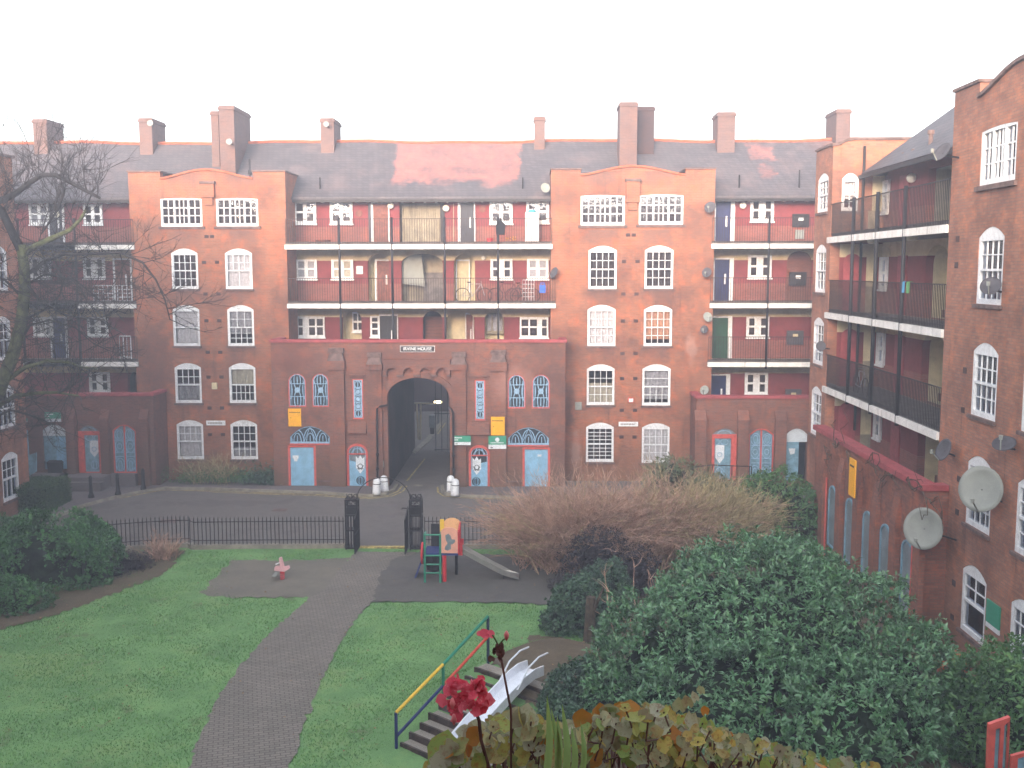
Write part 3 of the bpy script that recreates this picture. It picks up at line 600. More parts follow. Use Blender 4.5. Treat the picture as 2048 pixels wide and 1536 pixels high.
for x0, x1, yb, y2 in ((700,733,751,842),(936,979,752,845)):
    m = MB(); a0, a1 = PE.px(x0,yb)[0], PE.px(x1-1,yb)[0]; z = PE.px(x0,yb)[1]; m.pbox(PE, a0, a1, z-.04, z+.05, .003, .1); m.build('string_course', M['brick_b'], main); m = MB()
    q0, q1, q2, q3 = RE(x0-3, x1+0, y2, y2+24); m.hexa([PE.w(q0,q2,.16),PE.w(q1,q2,.16),PE.w(q1,q2,.003),PE.w(q0,q2,.003),PE.w(q0,q3,.02),PE.w(q1,q3,.02),PE.w(q1,q3,.003),PE.w(q0,q3,.003)]); m.build('sloping_sill', M['brick_b'], main)
m = MB(); z = PE.px(700, 962)[1]; 
for x0, x1 in ((634,692),(738,756),(912,936),(981,1044)): m.pbox(PE, PE.px(x0,962)[0], PE.px(x1,962)[0], z-.03, z+.02, .003, .06 if x0 < 700 or x0 > 950 else .05)
m.build('plinth_line', M['cap'], main)
# ornamental blue ironwork screens
def ell(P, c, z, ra, rz, n, q0=0, q1=2*math.pi, k=20): return [P.w(c+ra*math.cos(q0+(q1-q0)*i/k), z+rz*math.sin(q0+(q1-q0)*i/k), n) for i in range(k+1)]
def screen(P, par, r, kind, n=0.):
    a0, a1, z0, z1 = r; W, H, c, zm = a1-a0, z1-z0, (a0+a1)/2, (z0+z1)/2; m = MB(); t = .024
    if kind == 'twin':
        out, inn = arc_top(a0+.002,a1-.002,z0+.002,z1-.002,.376), arc_top(a0+.05,a1-.05,z0+.06,z1-.04,.34); m.ring(P, out, [inn], n-.14, n-.03); f = m.build('screen_window', M['pink'], par); g = MB()
        g.tube([P.w(a0+.06,z1-.42,n-.04)]+ell(P,c,z1-.42,W/2-.06,.36,n-.04,math.pi,0,14)+[P.w(a1-.06,z0+.07,n-.04),P.w(a0+.06,z0+.07,n-.04),P.w(a0+.06,z1-.42,n-.04)], t, 4)
        for zz in (z0+H*.31, z0+H*.69): g.tube([P.w(a0+.06,zz,n-.04),P.w(a1-.06,zz,n-.04)], t*.9, 4)
        g.tube(ell(P,c,z0+H*.22,.15,H*.27,n-.045), t, 4); g.tube(ell(P,c,z0+H*.78,.15,H*.26,n-.045), t, 4); g.lathe(P.w(c,zm,n-.05), [(.13,-.02),(.13,.03)], 14, 'y')
        for s_ in (-1,1): g.tube(ell(P,c+s_*W*.5,zm,.17,H*.3,n-.045,math.pi/2 if s_ < 0 else math.pi/2, -math.pi/2 if s_ < 0 else 3*math.pi/2), t*.8, 4); g.tube([P.w(c+s_*W*.33,z0+.08,n-.045),P.w(c+s_*W*.33,z1-.3,n-.045)], t*.6, 4)
        for zz in (z0+H*.2, z0+H*.8): g.tube([P.w(c,zz-.2,n-.045),P.w(c,zz+.16,n-.045)], t*1.1, 4)
    elif kind == 'slit':
        m.ring(P, rect(a0+.002,a1-.002,z0+.002,z1-.002), [rect(a0+.05,a1-.05,z0+.07,z1-.05)], n-.12, n-.02); f = m.build('screen_window', M['pink'], par); g = MB()
        g.ring(P, rect(a0+.051,a1-.051,z0+.071,z1-.051), [rect(a0+.1,a1-.1,z0+.12,z1-.1)], n-.1, n-.03)
        for i in range(5):
            zz = z0+.1+(H-.2)*(i+.5)/5; g.tube(ell(P,c,zz,W*.27,H*.085,n-.04), t, 4); g.tube([P.w(a0+.1,zz+H*.1,n-.04),P.w(a1-.1,zz+H*.1,n-.04)], t, 4)
            if 0 < i < 4: g.lathe(P.w(c,zz,n-.05), [(.1,-.01),(.1,.02)], 10, 'y')
            else: g.tube([P.w(c,zz-.12,n-.04),P.w(c,zz+.12,n-.04)], t, 4)
    elif kind == 'lunette':
        m.ring(P, seg_top(a0+.002,a1-.002,z0+.002,z1-.002,.5), [seg_top(a0+.05,a1-.05,z0+.07,z1-.04,.45)], n-.12, n-.03); f = m.build('screen_window', M['lblue'], par); g = MB()
        g.pbox(P, a0+.0, a1, z0+.003, z0+.07, n-.02, n+.0)
        for cc in (-.32,0,.32,-.62,.62):
            x = c+cc*W; q0, q1 = (0 if cc > -.6 else 0, math.pi)
            pts = [p for p in ell(P,x,z0+.07,.3,.62 if abs(cc) < .1 else .55,n-.04,0,math.pi) if a0+.05 < p.x < a1-.05]; g.tube(pts, t, 4)
            pts = [p for p in ell(P,x,z0+.07,.17,.4,n-.045,0,math.pi) if a0+.05 < p.x < a1-.05]; g.tube(pts, t, 4)
            if abs(cc) < .5: g.tube([P.w(x,z0+.1,n-.04),P.w(x,z0+.36,n-.04)], t, 4)
        for s_ in (-1,1): g.tube([P.w(c+s_*W*.16,z0+.07,n-.045),P.w(c,z1-.06,n-.045)], t*.8, 4)
        MB().pbox(P, a0-.02, a1-.02, z0-.06, z0-.003, n, n+.05).build('sill', M['pink'], f)
    elif kind in ('door', 'doorr'):
        sgn = 1 if kind == 'door' else -1
        m.ring(P, arc_top(a0+.002,a1-.002,z0+.002,z1-.002,.418), [arc_top(a0+.1,a1-.1,z0+.06,z1-.12,.3)], n-.14, n+.02); m.pbox(P, a0+.1, a1-.1, z1-.52, z1-.47, n-.1, n-.01); f = m.build('ornamental_door', M['pink'], par); g = MB()
        g.ring(P, arc_top(a0+.101,a1-.101,z0+.061,z1-.121,.299), [arc_top(a0+.14,a1-.14,z0+.11,z1-.16,.26)], n-.1, n-.04)
        for q in (-.28,0,.28): g.tube([P.w(c+q*W,z1-.46,n-.05),P.w(c+q*W*.4,z1-.18,n-.05)], t, 4)
        g.tube(ell(P,c,z1-.47,.2,.24,n-.05,0,math.pi), t, 4)
        b = MB(); b.ext(P, [(a0+.14,z0+.11),(a1-.14,z0+.11),(a1-.14,z0+H*.45),(c+.1*sgn,z0+H*.5),(c,z0+H*.58),(a0+.14,z0+H*.62)] if sgn > 0 else [(a0+.14,z0+.11),(a1-.14,z0+.11),(a1-.14,z0+H*.62),(c,z0+H*.58),(c-.1,z0+H*.5),(a0+.14,z0+H*.45)], n-.1, n-.06); b.build('lower_panel', M['lblue'], f)
        s_ = MB(); x = c+.12*sgn; s_.ext(P, [(x-.2,z0+H*.72),(x-.2,z0+H*.46),(x,z0+H*.33),(x+.2,z0+H*.46),(x+.2,z0+H*.7),(x+.1,z0+H*.66),(x,z0+H*.74),(x-.1,z0+H*.66)], n-.059, n-.04); s_.build('shield', M['wdoor'], f)
        e = MB(); e.tube(ell(P,x,z0+H*.5,.1,.1,n-.03), .014, 4); e.tube([P.w(x-.16,z0+H*.44,n-.03),P.w(x+.16,z0+H*.44,n-.03)], .014, 4); e.tube([P.w(x-.15,z0+H*.52,n-.03),P.w(x-.05,z0+H*.42,n-.03)], .014, 4); e.tube([P.w(x+.15,z0+H*.52,n-.03),P.w(x+.05,z0+H*.42,n-.03)], .014, 4)
        xx = c+.12*sgn*(1 if sgn > 0 else 1.2); e.lathe(P.w(xx,z0+H*.18,n-.05), [(.2,-.01),(.2,.01)], 18, 'y'); e.build('roundel', M['dglass'], f)
        e = MB(); 
        for q in (.06,.12): e.tube(ell(P,xx,z0+H*.18,q,.17,n-.035), .012, 4)
        e.build('roundel_bars', M['lblue'], f)
    mm = MB()
    o = {'twin': lambda: arc_top(a0+.03,a1-.03,z0+.03,z1-.02,.36), 'slit': lambda: rect(a0+.02,a1-.02,z0+.02,z1-.02), 'lunette': lambda: seg_top(a0+.02,a1-.02,z0+.02,z1-.02,.48), 'door': lambda: arc_top(a0+.05,a1-.05,z0+.03,z1-.05,.37)}[kind[:4] if kind.startswith('door') else kind]()
    mm.ext(P, o, n-.16, n-.12); mm.build('pane', M['dglass' if kind != 'door' else 'gglass'], f); g.build('tracery', M['tracery'], f)
    return f
for i, r in enumerate(twins):
    f = screen(PE, main, r, 'twin')
for r in slits: screen(PE, main, r, 'slit')
for r in lun: screen(PE, main, r, 'lunette')
screen(PE, main, adoors[0], 'door'); screen(PE, main, adoors[1], 'doorr')
for i, r in enumerate(bdoors):
    a0, a1, z0, z1 = r; m = MB(); m.pbox(PE, a0+.1, a1-.1, z0+.03, z1-.08, -.1, -.04); d = m.build('blue_door', M['lblue'], main)
    MB().ring(PE, rect(a0+.002,a1-.002,z0+.002,z1-.002), [rect(a0+.1,a1-.1,z0+.03,z1-.08)], -.14, .025).build('frame', M['pink'], d)
    x, z = (a0+.34, z1-.6) if i == 0 else (a0+.78, z1-.38)
    MB().ext(PE, [(x-.14,z+.13),(x+.14,z+.13),(x+.14,z),(x+.09,z-.03),(x+.08,z-.15),(x-.06,z-.15),(x-.08,z-.03),(x-.14,z)] if i == 0 else rect(x-.09,x+.09,z-.05,z+.05), -.039, -.03).build('notice', M['white'], d)
# low blocks on both sides
L1 = PE.px(305, 792)[0]; Rr0 = PE.px(1393, 797)[0]; ZL = PE.px(300, 792)[1]; ZR = PE.px(1500, 797)[1]; zt = -9.36
ld = [RE(86,133.5,849,939), RE(157,201,851,946), RE(226,272.5,849,946), RE(24,58,850,945)]
rd = [RE(1423.5,1472.5,857,962), RE(1497,1547,857,962), RE(1571,1614,857,962)]
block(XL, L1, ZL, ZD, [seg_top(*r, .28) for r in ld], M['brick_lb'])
block(Rr0, XR, ZR, ZD, [seg_top(*r, .28) for r in rd], M['brick_b'])
def lowdoor(P, r, kind, n=0.):
    a0, a1, z0, z1 = r; W, H, c = a1-a0, z1-z0, (a0+a1)/2; t = .02
    if kind == 'lunette_double':
        d = MB().ext(P, [(a0+.003,z0),(a1-.003,z0),(a1-.003,z0+H*.74),(a0+.003,z0+H*.74)], n-.14, n-.1).build('blue_double_door', M['lblue2'], main)
        MB().pbox(P, c+.02, a1-.06, z0+.03, z0+H*.72, n-.099, n-.07).build('door_leaf', M['lblue'], d)
        MB().ext(P, seg_top(a0+.003,a1-.003,z0+H*.742,z1-.003,.27), n-.14, n-.08).build('lunette', M['wdoor'], d); return d
    if kind == 'half_open':
        d = MB().ext(P, rect(a0+.003,a0+W*.62,z0,z0+H*.74), n-.1, n-.04).build('blue_door', M['lblue2'], main)
        MB().ext(P, seg_top(a0+.003,a1-.003,z0+H*.742,z1-.003,.27), n-.14, n-.06).build('lunette', M['wdoor'], d)
        MB().pbox(P, a0+W*.62+.01, a1, z0, z0+H*.74, n-.6, n-.5).build('dark_opening', M['ddoor'], d)
        x, z = a0+W*.3, z0+H*.56; MB().ext(P, [(x-.15,z+.14),(x+.15,z+.14),(x+.12,z-.1),(x-.06,z-.14)], n-.039, n-.03).build('notice', M['white'], d); return d
    if kind == 'red':
        m = MB(); w1, w2 = (.27,.08) if a0 < -10 else (.12,.24)
        m.ring(P, rect(a0+.003,a1-.003,z0,z1-.27), [rect(a0+w1,a1-w2,z0+.05,z1-.45)], n-.14, n+.03); d = m.build('red_framed_door', M['pink'], main)
        MB().ext(P, rect(a0+w1+.001,a1-w2-.001,z0+.051,z1-.451), n-.12, n-.08).build('door_panel', M['lblue2'], d)
        MB().ext(P, seg_top(a0+.004,a1-.004,z1-.268,z1-.004,.26), n-.14, n-.06).build('lunette', M['gglass'], d)
        x = (a0+w1+a1-w2)/2+(.1 if a0 < -10 else -.12); s_ = MB(); s_.ext(P, [(x-.2,z0+H*.68),(x-.2,z0+H*.44),(x,z0+H*.33),(x+.2,z0+H*.44),(x+.2,z0+H*.68)], n-.079, n-.06); s_.build('shield', M['wdoor'], d)
        g = MB(); g.tube(ell(P,x,z0+H*.17,.17,.2,n-.06), t, 4); g.tube(ell(P,x,z0+H*.17,.08,.2,n-.06), t, 4); g.tube(ell(P,x,z0+H*.5,.1,.1,n-.05), t*.8, 4)
        for q in (-.2, .2): g.tube(ell(P,x+q,z0+H*.74,.17,.14,n-.06), t, 4)
        g.tube(ell(P,(a0+a1)/2,z1-.26,.3,.16,n-.05,0,math.pi), t, 4); g.build('tracery', M['tracery'], d)
        return d
    m = MB(); m.ring(P, seg_top(a0+.003,a1-.003,z0,z1-.003,.27), [[(a0+.05,z0+.05),(c-.03,z0+.05),(c-.03,z1-.07),(c-.2,z1-.09),(a0+.05,z1-.32)], [(c+.03,z0+.05),(a1-.05,z0+.05),(a1-.05,z1-.32),(c+.2,z1-.09),(c+.03,z1-.07)]], n-.14, n-.02); d = m.build('tracery_double_door', M['pink'] if kind != 'plain' else M['lblue2'], main)
    MB().ext(P, seg_top(a0+.02,a1-.02,z0+.02,z1-.02,.26), n-.16, n-.12).build('pane', M['lblue2'], d); g = MB()
    for x in (a0+W*.27, a1-W*.27):
        g.tube(ell(P,x,z0+H*.79,.2,.26,n-.05), t, 4); g.tube(ell(P,x,z0+H*.79,.1,.18,n-.05), t, 4); g.tube(ell(P,x,z0+H*.55,.19,.3,n-.05), t, 4); g.tube(ell(P,x,z0+H*.55,.1,.12,n-.05), t, 4)
        g.tube(ell(P,x,z0+H*.17,.19,.3,n-.05), t, 4); g.tube(ell(P,x,z0+H*.15,.08,.22,n-.05), t, 4)
        for q in (-.2,.2): g.tube([P.w(x+q,z0+.06,n-.045),P.w(x+q,z1-.4,n-.045)], t, 4)
        for q in (.34,.42,.67): g.tube([P.w(x-.22,z0+H*q,n-.045),P.w(x+.22,z0+H*q,n-.045)], t, 4)
    g.build('tracery', M['tracery'], d); return d
for r, k in zip(ld, ('lunette_double','red','double','plain')): lowdoor(PE, r, k)
for r, k in zip(rd, ('red','double','half_open')): lowdoor(PE, r, k)
def slope_piers(P, par, xs, z0, ztop, zs, mat, wd=.42, d=.3):
    for a in xs:
        m = MB(); m.pbox(P, a-wd/2, a+wd/2, z0, zs, .003, d); m.hexa([P.w(a-wd/2,zs+.001,d),P.w(a+wd/2,zs+.001,d),P.w(a+wd/2,zs+.001,.003),P.w(a-wd/2,zs+.001,.003),P.w(a-wd/2,ztop,.02),P.w(a+wd/2,ztop,.02),P.w(a+wd/2,ztop,.003),P.w(a-wd/2,ztop,.003)]); m.build('buttress', mat, par)
slope_piers(PE, main, [PE.px(x,880)[0] for x in (1399,1484.5,1559)], GZ-.3, PE.px(0,818)[1], PE.px(0,836)[1], M['brick_b'], .5)
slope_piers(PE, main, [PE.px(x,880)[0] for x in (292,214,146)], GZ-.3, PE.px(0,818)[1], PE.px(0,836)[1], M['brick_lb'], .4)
# landings in front of the raised doors
m = MB(); m.ext(PE, [(0,0),(0,0),(0,0)], 0, .001) if False else None
c = PE.px(178, 953)[0]; m.pbox(PE, c-1.2, c+1.15, GZ, zt-.02, .003, 1.1); m.pbox(PE, c-1.2, c+1.15, GZ, zt-.2, 1.101, 1.4)
a0, a1 = ld[2][0], ld[2][1]; m.pbox(PE, a0-.02, a1+.02, GZ, zt-.02, .003, .32); m.pbox(PE, PE.px(100,950)[0]-1.6, PE.px(100,950)[0]+1.1, GZ, zt-.02, .003, .8); m.build('doorstep', M['pave'], main)
# ---------------- shell behind, roof, chimneys
sh = MB()
a_, b_ = arch[0]-.02, arch[1]+.02
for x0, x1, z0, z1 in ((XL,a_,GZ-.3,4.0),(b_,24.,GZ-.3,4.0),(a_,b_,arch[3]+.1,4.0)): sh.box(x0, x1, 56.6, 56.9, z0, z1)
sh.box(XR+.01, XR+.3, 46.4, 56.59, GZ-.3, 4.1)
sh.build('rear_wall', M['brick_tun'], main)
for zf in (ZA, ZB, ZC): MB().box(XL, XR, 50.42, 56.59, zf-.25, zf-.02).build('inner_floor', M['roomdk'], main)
EV, EVZ, RY, RZ = 49.35, 3.42, 53.2, 6.42
def roof_slab(pts, th, par, name='roof'):
    n = (Vector(pts[1])-Vector(pts[0])).cross(Vector(pts[2])-Vector(pts[0])).normalized()
    if n.z < 0: n = -n
    k = len(pts); v = [Vector(p) for p in pts]+[Vector(p)-n*th for p in pts]
    return MB().add(v, [tuple(range(k)), tuple(range(k, 2*k))]+[(i,(i+1)%k,k+(i+1)%k,k+i) for i in range(k)]).build(name, M['roof'], par)
def ridge_z(x): return RZ+.0*(x)
m = MB(); pts = [(XL,EV,EVZ),(26,EV,EVZ),(26,RY,RZ),(XL,RY,RZ)]
ns = 60; vs = []; fs = []
for i in range(ns+1):
    x = XL+(26-XL)*i/ns; sag = .05*math.sin(x*.45)+.03*math.sin(x*1.3)
    vs += [(x,EV,EVZ),(x,(EV+RY)/2,(EVZ+RZ)/2+sag*.6),(x,RY,RZ+sag),(x,57.1,3.5),(x,57.1,3.35),(x,EV,EVZ-.12)]
for i in range(ns):
    for j in range(6): a, b = i*6+j, i*6+(j+1)%6; fs.append((a, a+6, b+6, b))
fs += [tuple(range(6)), tuple(range(ns*6, ns*6+6))]
m.add(vs, fs); roof = m.build('roof', M['roof'], main)
m = MB(); m.tube([(XL+(26-XL)*i/60, RY, RZ+.03+.05*math.sin((XL+(26-XL)*i/60)*.45)+.03*math.sin((XL+(26-XL)*i/60)*1.3)) for i in range(61)], .09, 6); m.build('ridge_tiles', M['tilecap'], roof)
m = MB()
for a0, a1 in ((XL, A0-.02), (A1+.02, B0-.02), (B1+.02, XR)):
    MB().pbox(PW, a0, a1, EVZ-.24, EVZ-.125, .62, .78).build('gutter', M['iron'], roof); m = MB()
    k = int((a1-a0)/.55)
    for i in range(k): x = a0+.2+i*.55; m.pbox(PW, x, x+.09, EVZ-.24, EVZ-.13, .02, .6)
    m.build('rafter_ends', M['whitec'], roof)
    MB().pbox(PW, a0, a1, EVZ-.12, EVZ-.06, .0, .61).build('soffit', M['whitec'], roof)
def chimney(x0, x1, yt, Y, depth, zb=5.4, par=None, mat='brick_ch', pot=False, cap=True, flare=0.):
    P = Plane('Y', Y); a0, zt_ = P.px(x0, yt); a1 = P.px(x1, yt)[0]; m = MB(); m.pbox(P, a0, a1, zb, zt_-.2, -depth, 0)
    m.pbox(P, a0-.05, a1+.05, zt_-.199, zt_-.08, -depth-.05, .05); m.pbox(P, a0-.01, a1+.01, zt_-.079, zt_, -depth-.01, .01)
    c = m.build('chimney', M[mat], par or roof)
    return c, a0, a1, zt_
chimney(65, 92, 238, 52.4, 1.9); chimney(277, 303, 236, 52.4, 1.9); chimney(640.5, 667, 236, 52.4, 1.9)
chimney(1068.5, 1090, 233, 52.6, .9); chimney(1436, 1471, 224, 52.4, 1.5); chimney(1674, 1702, 218, 52.4, 1.9)
chimney(437, 467, 211, 50.7, 2.9, 3.6); chimney(421, 436, 222, 51.5, 1.9, 4.2)
chimney(1240, 1275, 204, 50.7, 1.6, 3.6); chimney(1276, 1309, 213, 52.2, 1.4, 4.4, mat='brick_dk')  # set-back stack in shadow: its shade is put into the darker brick
for x, y0, y1 in ((640.5,388,355),(1045.5,388,355),(1478,390,350),(1598,384,340),(500,345,318)):
    P = Plane('Y', 49.9); a, z0 = P.px(x, y0); z1 = P.px(x, y1)[1]; m = MB(); m.tube([(a,49.9,3.3),(a,49.9,z1)], .04, 6); m.tube([(a,49.9,z0-.1),(a,49.9,z0+.12)], .09, 8); m.build('vent_pipe', M['iron'], roof)
# ================================================================ right-hand wing
wing = empty('apartment_wing', 'brick wing running towards the viewer on the right, with dark railed walkways', 'building', (12, 30, GZ))
def RX(P, x0, x1, y0, y1): return P.rect(x0, x1, y0, y1)
YN, YF, YC = 27.35, 38.15, 40.4          # near tower edge, corner tower near face, corner tower far edge
# near tower (runs out of the picture)
a0, a1 = -YN, -19.6; zt_ = 4.5
cw = [((1958,2003,455,560), dict(curt=('curt',0,1), rise=.24)), ((1948,1990,680,835), dict(curt=('curt',0,.5))), ((1940,1980,905,1055), dict(curt=('roomdk',0,1))), ((1924.5,1965.5,1115,1277), dict(curt=('curtw',0,1), upper=(2,2), lower=(1,1)))]
zr = [(-.05,1.02),(-2.0,-.05)]
rows = [(.98,-.86),(-1.78,-3.6),(-4.55,-6.35),(-7.3,-9.1)]
sx0, sx1 = -25.5, -24.12
srs = [(sx0, sx1, b, a) for a, b in rows]; sr2 = [(-22.85, -21.5, b, a) for a, b in rows]
wr1 = RX(PWt, 1952, 2028, 248, 368); wr1 = (-25.62, -23.75, 1.98, 3.32)
out = curve_outline(a0, a1, 1.5, zt_, 4.12, 4.6, GZ-.3)
m = MB().ring(PWt, out, [seg_top(*r, .24) for r in srs+sr2]+[seg_top(*wr1, .05)], -.35, 0)
m.pbox(PWt, a0+.002, a0+.35, GZ-.3, zt_-.002, -5., -.351); m.pbox(PWt, a1-.35, a1-.002, GZ-.3, zt_-.002, -5., -.351); m.pbox(PWt, a0+.36, a1-.36, 3.8, 3.9, -5., -.36)
tw = m.build('tower_wall', M['brick_w'], wing)
top = out[4:21]; g = MB()
for i in range(len(top)-1):
    (p, q), (r_, s_) = top[i], top[i+1]; g.hexa([PWt.w(p,q+.004,.08),PWt.w(r_,s_+.004,.08),PWt.w(r_,s_+.004,-.37),PWt.w(p,q+.004,-.37),PWt.w(p,q+.09,.08),PWt.w(r_,s_+.09,.08),PWt.w(r_,s_+.09,-.37),PWt.w(p,q+.09,-.37)])
for b0, b1 in ((a0-.04, a0+1.55), (a1-1.55, a1+.04)): g.pbox(PWt, b0, b1, zt_+.003, zt_+.08, -1.2, .06)
g.build('gable_coping', M['cap'], tw)
for (_, kw), r in zip(cw, srs): sash(PWt, wing, r, **kw)
for r in sr2: sash(PWt, wing, r, curt=('curtw',0,1))
wide_window(PWt, wing, wr1, 'curt')
vents(PWt, wing, [(1915.5,478),(1913,530),(1930,741),(1926,820),(1918,958),(1914.5,1024),(1908,1166),(1904.5,1234)])
# back wall, niches
backz = [(ZB,),(ZC,)]
WN = [(-33.9,-32.0,ZB+.01,ZB+2.35),(-33.9,-32.0,ZC+.01,ZC+2.35),(-33.9,-32.0,ZD+.01,ZD+2.35),(-34.,-31.9,ZA+.01,3.2)]
MB().ring(PWw, rect(-YF, -YN, ZD-.2, 3.9), [arc_top(*r, .6) for r in WN[:3]]+[rect(*WN[3])], -.25, 0).build('walkway_wall', M['brick_r'], wing)
for r in WN[:3]: niche(PWw, wing, r, .6, 1.0, back='cream')
niche(PWw, wing, WN[3], .02, 1.2, back='creamd')
for r in WN[:3]:
    n = 8; m = MB()
    for i in range(n): x = r[0]+(r[1]-r[0])*(i+1)/n; m.pbox(PWw, r[0]+(r[1]-r[0])*i/n, x, r[2], r[2]+.25+i*.14, -.9, -.6)
    m.build('stair_flight', M['brick_in'], wing)
for z, y0, y1 in ((ZA,348,406),(ZB,504,564.5),(ZC,673,730),(ZD,826,887)):
    s0, s1 = {ZA:(1762,1781.6), ZB:(1756,1778), ZC:(1749,1772), ZD:(1742,1765)}[z]
    r = RX(PWw, s0, s1, y0, y1); casement(PWw, wing, (r[0], r[1], z+.85, z+2.02), P4n, .02, 'roomdk')
    MB().pbox(PWw, r[1]+1.0, r[1]+1.85, z+.01, z+2.05, .003, .05).build('door', M['coping'], wing)
    if z != ZA: MB().ext(PWw, arc_top(r[0]-.12, r[1]+.12, z+2.03, z+2.42, .3), .003, .02).build('arch_head', M['cream'], wing)
# corner tower
for z in (ZA, ZB, ZC, ZD):
    PQ = Plane('Y', YF); zt2 = z+2.3
    if z != ZA:
        MB().pbox(PQ, 11.2, 12.74, z+.01, zt2+.2, .003, .02).build('painted_wall', M['brick_r'], wing)
        MB().ext(PQ, arc_top(11.35, 11.98, z+.02, z+2.15, .3), .021, .03).build('blind_arch', M['coping'], wing)
    MB().ext(PQ, arc_top(12.18 if z != ZA else 12.3, 12.56 if z != ZA else 12.73, z+.95, z+2.3, .18), .021, .06).build('cream_panel', M['cream'], wing)
    MB().pbox(PQ, 12.18, 12.56, z+.01, z+.949, .021, .055).build('cream_panel', M['creamd'], wing)
m = MB(); r1 = [(-40.05, -38.65, b, a) for a, b in ((3.55,2.1),(.9,-.9),(-1.85,-3.65),(-4.5,-6.4))]
m.ring(PWt, rect(-YC, -YF, GZ-.3, 4.45), [seg_top(*r, .2) for r in r1], -.3, 0)
PF = Plane('Y', YF); fr = PF.rect(1684, 1716, 346, 422); f0, f1 = PF.px(1684, 380)[0], PF.px(1717, 380)[0]
fr = (f0, f1, PF.px(1700,422)[1], PF.px(1700,346)[1])
m.ring(PF, rect(11.152, 13.6, GZ-.3, 4.38), [seg_top(*fr, .2)], -.3, 0); m.ext(PF, [(11.152,4.381),(13.6,4.381),(13.6,4.62),(11.6,4.62),(11.35,4.58),(11.152,4.48)], -.3, 0); m.box(13.3, 13.6, YF+.301, YC, GZ, 4.6); m.box(11.2, 13.29, YF+.4, YC, 4.2, 4.3)
ct = m.build('corner_tower_wall', M['brick_w'], wing)
g = MB(); lp = [(10.8,4.4),(11.05,4.45),(11.35,4.58),(11.6,4.62),(13.65,4.62)]
for i in range(len(lp)-1):
    (p, q), (r_, s_) = lp[i], lp[i+1]; g.hexa([PF.w(p,q+.004,.06),PF.w(r_,s_+.004,.06),PF.w(r_,s_+.004,-.31),PF.w(p,q+.004,-.31),PF.w(p,q+.1,.06),PF.w(r_,s_+.1,.06),PF.w(r_,s_+.1,-.31),PF.w(p,q+.1,-.31)])
g.pbox(PWt, -YC, -YF-.05, 4.454, 4.53, -.3, .06); g.build('gable_coping', M['cap'], ct)
for i, r in enumerate(r1): sash(PWt, wing, r, curt=(('curtw','curt','curtw','curt')[i],0,1), upper=(3,2), lower=(3,2))
sash(PF, wing, fr, curt=('curtw',.35,1), upper=(1,1), lower=(2,2))
m = MB(); m.tube([PF.w(11.95,4.4,.08), PF.w(11.95,-6,.08)], .05, 6); m.build('drainpipe', M['iron'], wing)
# balconies
wp = [-(PWt.v-.06+0)*0 - y for y in ()]
def wy(x, y): return -onX(x, y, 10.79).y
wposts = [wy(1704,478), wy(1752.5,473), wy(1806.7,466)]
wposts = [-35.0+.15, -32.55+.15, -30.1+.15]; wposts = [wy(1704,478), (wy(1704,478)+wy(1806.7,466))/2, wy(1806.7,466)]
for z in (ZA, ZB, ZC): balcony(PWt, wing, -YF-.2, -YN-.02, z, .08, -1.9, wposts, 'iron')
for a in wposts: post(PWt, wing, a, ZC-.3, ZA+1.25, .03, .05)
# lower block with tall recessed windows and sloped buttresses
b0, b1 = -36.9, -26.55; ZWb = -5.78
tw_ = [PWb.px(x, y)[0] for x, y in ((1666,1010),(1701,1020),(1737,1040),(1773,1060),(1817,1090))]
tr = [(a-.42, a+.42, -9.5, -7.35) for a in tw_]
m = MB(); m.ring(PWb, rect(b0, b1, GZ-.3, ZWb), [arc_top(*r, .35) for r in tr], -.3, 0); m.pbox(PWb, b0+.002, b0+.3, GZ-.3, ZWb-.002, -.66, -.301); m.pbox(PWb, b1-.3, b1-.002, GZ-.3, ZWb-.002, -.66, -.301); m.build('block_wall', M['brick_wb'], wing)
MB().pbox(PWb, b0+.31, b1-.31, ZD-.2, ZD, -2.6, -.31).build('walkway_deck', M['conc'], wing)
m = MB(); m.pbox(PWb, b0-.06, b1+.06, ZWb+.003, ZWb+.16, -.36, .1); m.pbox(PWb, b1-.28, b1+.06, ZWb+.003, ZWb+.158, -.62, -.361); m.build('coping', M['coping'], wing)
for r in tr:
    a0, a1, z0, z1 = r; w = MB().ring(PWb, arc_top(a0+.003,a1-.003,z0+.003,z1-.003,.347), [arc_top(a0+.08,a1-.08,z0+.08,z1-.07,.28)], -.2, .05).build('screen_window', M['lblue2'], wing)
    MB().ext(PWb, arc_top(a0+.04,a1-.04,z0+.04,z1-.04,.3), -.05, .02).build('pane', M['gglass'], w)
mids = [(tw_[i]+tw_[i+1])/2 for i in range(4)]; mids = [tw_[0]-1.0]+mids+[tw_[4]+.95]
slope_piers(PWb, wing, mids, GZ-.3, -6.25, -7.0, M['brick_wb'], .5, .15)
MB().tube([PWb.w(tw_[0]-.65, GZ, .06), PWb.w(tw_[0]-.65, -7.2, .06)], .035, 6).build('red_pipe', M['pink'], wing)
MB().tube([PWb.w(tw_[4]+.5, GZ, .06), PWb.w(tw_[4]+.5, -7.3, .06)], .05, 6).build('red_pipe', M['pink'], wing)
